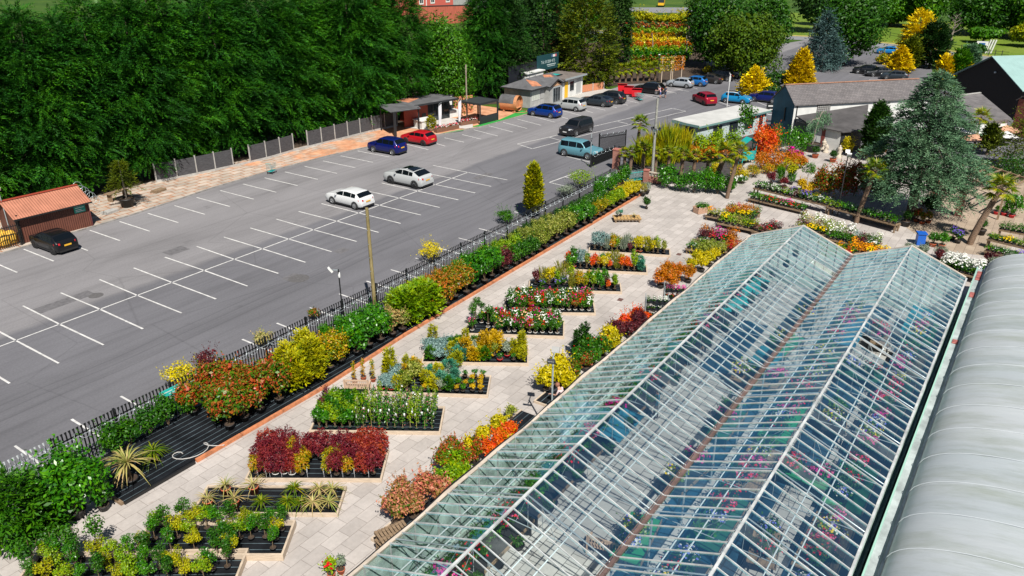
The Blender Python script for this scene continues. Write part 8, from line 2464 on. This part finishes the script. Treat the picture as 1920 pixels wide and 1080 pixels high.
# picnic bench, potted fir, pallets and slabs left of the car park
t = thing('picnic_table', 'old timber table standing by the potted fir tree', 'table', (*G(222, 375), .05), .1); g = MB()
for i in range(4): g.box(-1.0, 1.0, -.36 + i * .18, -.2 + i * .18, .7, .74, M_TIMBERG)
g.build('tabletop', None, t)
for sx in (-.75, .75): g = MB(); g.box(sx - .05, sx + .05, -.3, .3, 0, .698, M_TIMBERG); g.build('leg', None, t)
x, y = G(240, 388); t = thing('potted_fir', 'straggly olive fir in a big black tub by the kerb', 'tree', (x, y, .05)); new_obj('pot', pot_mesh(.62, .75, M_POTB), t)
h = Hgt(235, 303, x, y); g = MB(); g.tube([(0, 0, .6), (0, .03, h)], [.09, .02], 7, BARKG); g.build('trunk', None, t); fb = FB()
for k in range(9):
    z = 1.7 + (h - 1.8) * k / 8; r = 1.35 * (1 - k / 9.5)
    for j in range(7):
        a = j * .9 + k; n = 12; s_ = rng.uniform(.2, 1, n); P = np.stack([r * s_ * math.cos(a), r * s_ * math.sin(a), z - .15 * r * s_], 1); sprays(fb, P, np.tile([math.cos(a), math.sin(a), .1], (n, 1)), .4, L_YG, 5, .2, .06, .1, .2)
fb.build('foliage', t)
for i, (px, py, lab) in enumerate(((297, 360, 'small pallet with dry plants by the panel fence'), (205, 400, 'stack of old slabs between shed and potted fir'))):
    b = MB(); x, y = G(px, py)
    for k in range(3): b.box(-.6 + .05 * k, .6, -.4, .4 - .06 * k, .06 + k * .07, .12 + k * .07, (M_TIMBERG, M_CONC)[i])
    tag(b.build(('wooden_pallet', 'slab_stack')[i], None, None, (x, y, 0), .2), lab, ('pallet', 'slab stack')[i])
plant('potted_conifer', 'small golden cone conifer in pot on the terrace edge', 'conifer', cone('tcon', 1.3, .5, 'ygconifer', 300, .25, .14, .05, p_egg), *G(809, 246), .09, 1, None, (.28, .35, 'w'))

# ---- nursery rows beyond the car park
rowcols = ((48, 'photinia', 1168, 1292), (58, 'lime', 1166, 1295), (68, 'euonymus', 1168, 1290), (78, 'yellow', 1172, 1292), (86, 'orange', 1180, 1298), (95, 'lime', 1174, 1296), (105, 'laurel', 1180, 1290), (116, 'photinia', 1184, 1262))
for i, (py, lv, xa, xb) in enumerate(rowcols):
    p, q = Vector((*G(xa, py + 8), 0)), Vector((*G(xb, py + 8), 0)); fb = FB(); n = 2600; s_ = rng.random(n); L0 = (q - p).length
    P = np.stack([s_ * L0, rng.normal(size=n) * .5, 2.0 * rng.random(n) ** .7 * (.8 + .25 * np.sin(s_ * 60) * np.sin(s_ * 17))], 1); fb.cards(P, rng.normal(size=P.shape) + [0, 0, .6], .42, .28, LV[lv])
    o = fb.build('nursery_row', None, p, math.atan2(q.y - p.y, q.x - p.x)); tag(o, f'nursery row of {("red", "lime green", "orange green", "yellow", "orange red", "bright lime", "deep green", "dull red")[i]} leaved plants, {ORD[i]} row from the far end', 'plant row', 'rows of nursery plants')
for i, (px, py, ty) in enumerate(((1222, 100, 62), (1285, 112, 60), (1290, 88, 48), (1182, 88, 50))):
    x, y = G(px, py); h = Hgt(px, ty, x, y); b = MB(); b.tube([(0, 0, 0), (.2, 0, h * .5), (.1, .3, h)], [.14, .1, .05], 6, BARKG); tag(b.build('dead_tree', None, None, (x, y, 0)), f'thin pale bare trunk in the nursery rows, {("middle", "lower right", "upper right", "left")[i]} one', 'tree trunk')

# ---- glasshouse interior
def gtable(x, y, L0, W0, keys, lab, m=None, rz=0):
    t = thing('plant_bench', lab, 'plant bench', (x, y, .012), rz, 'plant benches in the glasshouse'); g = MB(); g.box(-L0 / 2, L0 / 2, -W0 / 2, W0 / 2, .62, .68, m or mat('green_bench', (.015, .10, .05), .6)); g.box(-L0 / 2, L0 / 2, -W0 / 2 - .03, -W0 / 2 - .003, .6, .76, M_TIMBERG); g.build('benchtop', None, t)
    for sx in (-1, 1):
        for sy in (-1, 1): g = MB(); g.box(sx * (L0 / 2 - .1) - .04, sx * (L0 / 2 - .1) + .04, sy * (W0 / 2 - .1) - .04, sy * (W0 / 2 - .1) + .04, 0, .618, M_DARK); g.build('leg', None, t)
    M = T2(x, y, 0, rz); n = len(keys)
    for i, k in enumerate(keys):
        if k is None: continue
        p = M @ Vector((-L0 / 2 + L0 * (i + .5) / n, random.uniform(-.12, .12), 0))
        plant('bench_plant', f'{k[0]}, {ORD[i]} from the near end, {lab}', 'plant', k[1], p.x, p.y, .69, k[2] if len(k) > 2 else 1, lab + ' plants', PB)
fm = {'pink flower mass': bush('gi1', .62, .55, 'green', 420, .1, 10, ['pink', 'magenta'], 170, .1), 'red flower mass': bush('gi2', .6, .55, 'green', 420, .1, 10, ['red', 'pink'], 120, .1), 'mixed flower mass': bush('gi3', .6, .55, 'lime', 420, .1, 10, ['yellow', 'purple', 'white'], 110, .09),
      'leafy green mass': bush('gi4', .62, .58, 'laurel', 560, .11, 10), 'dark leafy mass': bush('gi5', .6, .55, 'dark', 560, .11, 10, ['red'], 30, .09), 'white flower mass': bush('gi6', .55, .5, 'green', 420, .1, 10, ['white', 'blue'], 120, .09)}
FMk = list(fm); FMx = lambda i: (FMk[i % 6], fm[FMk[i % 6]])
seqA = [3, 3, 4, 3, 4, 1, 3, 0, 4, 3, 3, 1, 4, 3]
for i in range(11): gtable(-5.2 + i * 3.45, -32.35, 3.2, 1.5, [FMx(seqA[(i * 4 + j) % 14]) for j in range(5)], f'left wall bench {ORD[i]} from near end', M_DARK)
seqB = [0, 1, 5, 2, 4, 0, 3, 2, 1, 5, 4]
mt2 = [None, M_TIMBERG, mat('bench_green', (.02, .22, .07), .6), M_DARK]
for i in range(8): gtable(-4.5 + i * 4.6, -36.7, 2.6, 1.2, [FMx(seqB[(i + j) % 11]) if (i + j) % 4 else None for j in range(3)], f'bench left of valley, {ORD[i]} from near end', mt2[i % 4], R((i % 3 - 1) * 8 + (90 if i % 4 == 1 else 0)))
for i in range(9): gtable(-5 + i * 4.1, -38.9, 3.4, 1.3, [FMx(seqB[(i * 2 + j * 3) % 11]) for j in range(4)], f'bench right of valley, {ORD[i]} from near end', mt2[(i + 1) % 4])
for i in range(9): gtable(-4 + i * 4.1, -42.6, 3.4, 1.5, [FMx(seqB[(i * 3 + j * 2 + 1) % 11]) for j in range(4)], f'right wall bench {ORD[i]} from near end', mt2[(i + 2) % 4])
for i in range(7): gtable(-3 + i * 5.0, -40.8, 2.2, 1.0, [FMx((i * 2 + j) % 6) for j in range(2)], f'aisle bench {ORD[i]} from near end', mt2[(i + 3) % 4], R(90 if i % 2 else 10))
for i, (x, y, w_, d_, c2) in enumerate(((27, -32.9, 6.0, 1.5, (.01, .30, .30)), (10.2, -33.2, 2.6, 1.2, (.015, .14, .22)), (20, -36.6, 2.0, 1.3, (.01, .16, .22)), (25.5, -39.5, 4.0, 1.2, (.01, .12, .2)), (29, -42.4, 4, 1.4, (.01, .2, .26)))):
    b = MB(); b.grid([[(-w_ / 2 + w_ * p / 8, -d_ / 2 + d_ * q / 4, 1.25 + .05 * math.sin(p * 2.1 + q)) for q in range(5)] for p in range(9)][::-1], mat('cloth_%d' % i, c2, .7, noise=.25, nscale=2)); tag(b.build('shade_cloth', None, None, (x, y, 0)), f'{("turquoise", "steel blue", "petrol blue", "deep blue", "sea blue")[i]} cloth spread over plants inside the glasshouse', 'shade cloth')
hb_ = None
for i in range(18):
    x = -4.5 + i * 2.05
    if hb_ is None:
        hb_ = thing('hanging_basket', '', 'hanging basket', (0, 0, 0), 0, 'hanging baskets under the left ridge'); b = MB(); b.lathe([(0, -.2), (.14, -.16), (.22, 0), (.2, 0)], 12, M_BLACKPL); b.build('basket', None, hb_)
        b = MB()
        for k in range(3): a = k * 2.1; b.tube([(.2 * math.cos(a), .2 * math.sin(a), 0), (0, 0, .6)], .006, 4, M_BLACKM)
        b.build('chains', None, hb_); new_obj('foliage', bush('hbk', .34, .26, 'dark', 160, .08, 6), hb_, (0, 0, -.08)); o = hb_
    else: o = copy_tree(hb_)
    o.location = (x, -34.75 + .12 * math.sin(i * 2.2), 3.2); o['label'] = f'dark hanging basket under the left glasshouse ridge, {ORD[i]} from near end'
bench('slatted timber bench inside the glasshouse near the valley gutter', 0, 0, R(100), 1.5, mat('bench_wood', (.52, .36, .25), .7), .012, (3.9, -36.0))

# ---- people
def person(lab, x, y, rz, shirt, legs, skin=(.50, .28, .20), hair=(.06, .035, .02), shorts=True, bend=0.0, reach=.3, z=0.0, hgt=1.7):
    k = hgt / 1.7; bf = bend
    hip = (0, 0, .90); ch = (bf * .30, 0, 1.28 - bf * .05); nk = (bf * .48, 0, 1.46 - bf * .10); hd = (bf * .56 + .03, 0, 1.60 - bf * .14)
    V_ = [hip, (bf * .14, 0, 1.08), ch, nk, hd]; Rr = [(.145, .115), (.125, .10), (.165, .115), (.055, .055), (.095, .105)]; E = [(0, 1), (1, 2), (2, 3), (3, 4)]
    def chain(par, pts):
        for p, r in pts:
            V_.append(p); Rr.append(r if isinstance(r, tuple) else (r, r)); E.append((par, len(V_) - 1)); par = len(V_) - 1
        return par
    for s in (1, -1):
        chain(0, [((.0, s * .095, .84), .095), ((.03 + .04 * s, s * .105, .47), .06), ((.05 * s - .02, s * .11, .08), .04), ((.05 * s + .12, s * .12, .035), (.035, .03))])
        w_ = chain(2, [((ch[0], s * .19, ch[2] + .10), .055), ((ch[0] + .06 + reach * .2, s * .25, ch[2] - .16), .042), ((ch[0] + .10 + reach, s * .21, ch[2] - .26 + reach * .25), .028), ((ch[0] + .17 + reach, s * .21, ch[2] - .28 + reach * .27), (.022, .034))])
        hx, hy, hz = V_[w_]
        for f in range(4): chain(w_, [((hx + .04, hy + (f - 1.5) * .021, hz - .015), .009), ((hx + .075 - abs(f - 1.4) * .008, hy + (f - 1.5) * .023, hz - .04), .008)])
        chain(w_, [((hx - .005, hy - s * .04, hz - .01), .010), ((hx + .03, hy - s * .055, hz - .02), .009)])
    me = bpy.data.meshes.new('body'); me.from_pydata([tuple(c * k for c in v) for v in V_], E, []); o = bpy.data.objects.new('body', me); COL.objects.link(o)
    md = o.modifiers.new('skin', 'SKIN'); sv = me.skin_vertices[0].data
    for i, r in enumerate(Rr): sv[i].radius = (r[0] * k, r[1] * k)
    sv[0].use_root = True
    ss = o.modifiers.new('sub', 'SUBSURF'); ss.levels = 1; ss.render_levels = 1
    bpy.context.view_layer.update(); ev = o.evaluated_get(bpy.context.evaluated_depsgraph_get()); m2 = bpy.data.meshes.new_from_object(ev); bpy.data.objects.remove(o)
    ms = [mat('skin_%d' % int(skin[0] * 100), skin, .55), mat('cloth_%d_%d_%d' % tuple(int(c * 99) for c in shirt), shirt, .85), mat('cloth_%d_%d_%d' % tuple(int(c * 99) for c in legs), legs, .85), mat('shoe', (.05, .05, .055), .6)]
    m2.materials.clear()
    for m in ms: m2.materials.append(m)
    for p in m2.polygons:
        c = p.center / k; p.use_smooth = True; arm = abs(c.y) > .215 and c.z > .6
        p.material_index = 3 if c.z < .09 else (2 if c.z < (.92) and not arm and c.z > (.46 if shorts else .09) else (1 if .9 <= c.z < nk[2] - .03 and not (arm and c.x > ch[0] + .07) and abs(c.y) < .29 else 0))
    t = thing('person', lab, 'person', (x, y, z), rz); new_obj('body', m2, t)
    b = MB(); cx, cz = hd[0] * k, (hd[2] + .02) * k; b.lathe([(.108, -.05), (.118, .0), (.112, .05), (.075, .10), (0, .122)], 12, mat('hair_%d' % int(hair[0] * 100), hair, .7), (cx - .02, 0, cz)); b.build('hair', None, t)
    b = MB()
    for s in (1, -1): b.lathe([(0, -.012), (.011, 0), (0, .012)], 6, M_DARK, (cx + .098, s * .035, cz - .01)); b.lathe([(0, -.03), (.014, -.01), (.012, .02), (0, .03)], 6, ms[0], (cx, s * .1, cz - .03))
    b.lathe([(0, -.02), (.018, -.015), (.008, .025), (0, .03)], 6, ms[0], (cx + .105, 0, cz - .04)); b.box(cx + .085, cx + .1, -.025, .025, cz - .082, cz - .074, mat('lips', (.35, .12, .10), .6)); b.build('face', None, t)
    return t
person('person in pale pink top and blue shorts loading the open boot', *G(1238, 184), R(110), (.60, .36, .40), (.06, .12, .30), bend=.7, reach=.35)
person('person in navy clothes standing behind the open boot', *G(1247, 184), R(170), (.03, .045, .08), (.035, .05, .10), reach=.15)
person('person in white shirt standing among the shaded cars', *G(1387, 140), R(200), (.62, .62, .60), (.03, .03, .04), shorts=False)
x, y = G(1056, 776); person('person in pale pink shirt bending over the yellow aucubas', x, y, R(95), (.66, .50, .50), (.05, .05, .07), hair=(.24, .10, .06), shorts=False, bend=.6)
person('person in blue top browsing inside the glasshouse', 13.2, -33.6, R(100), (.02, .25, .36), (.05, .04, .04), shorts=False, z=.012)
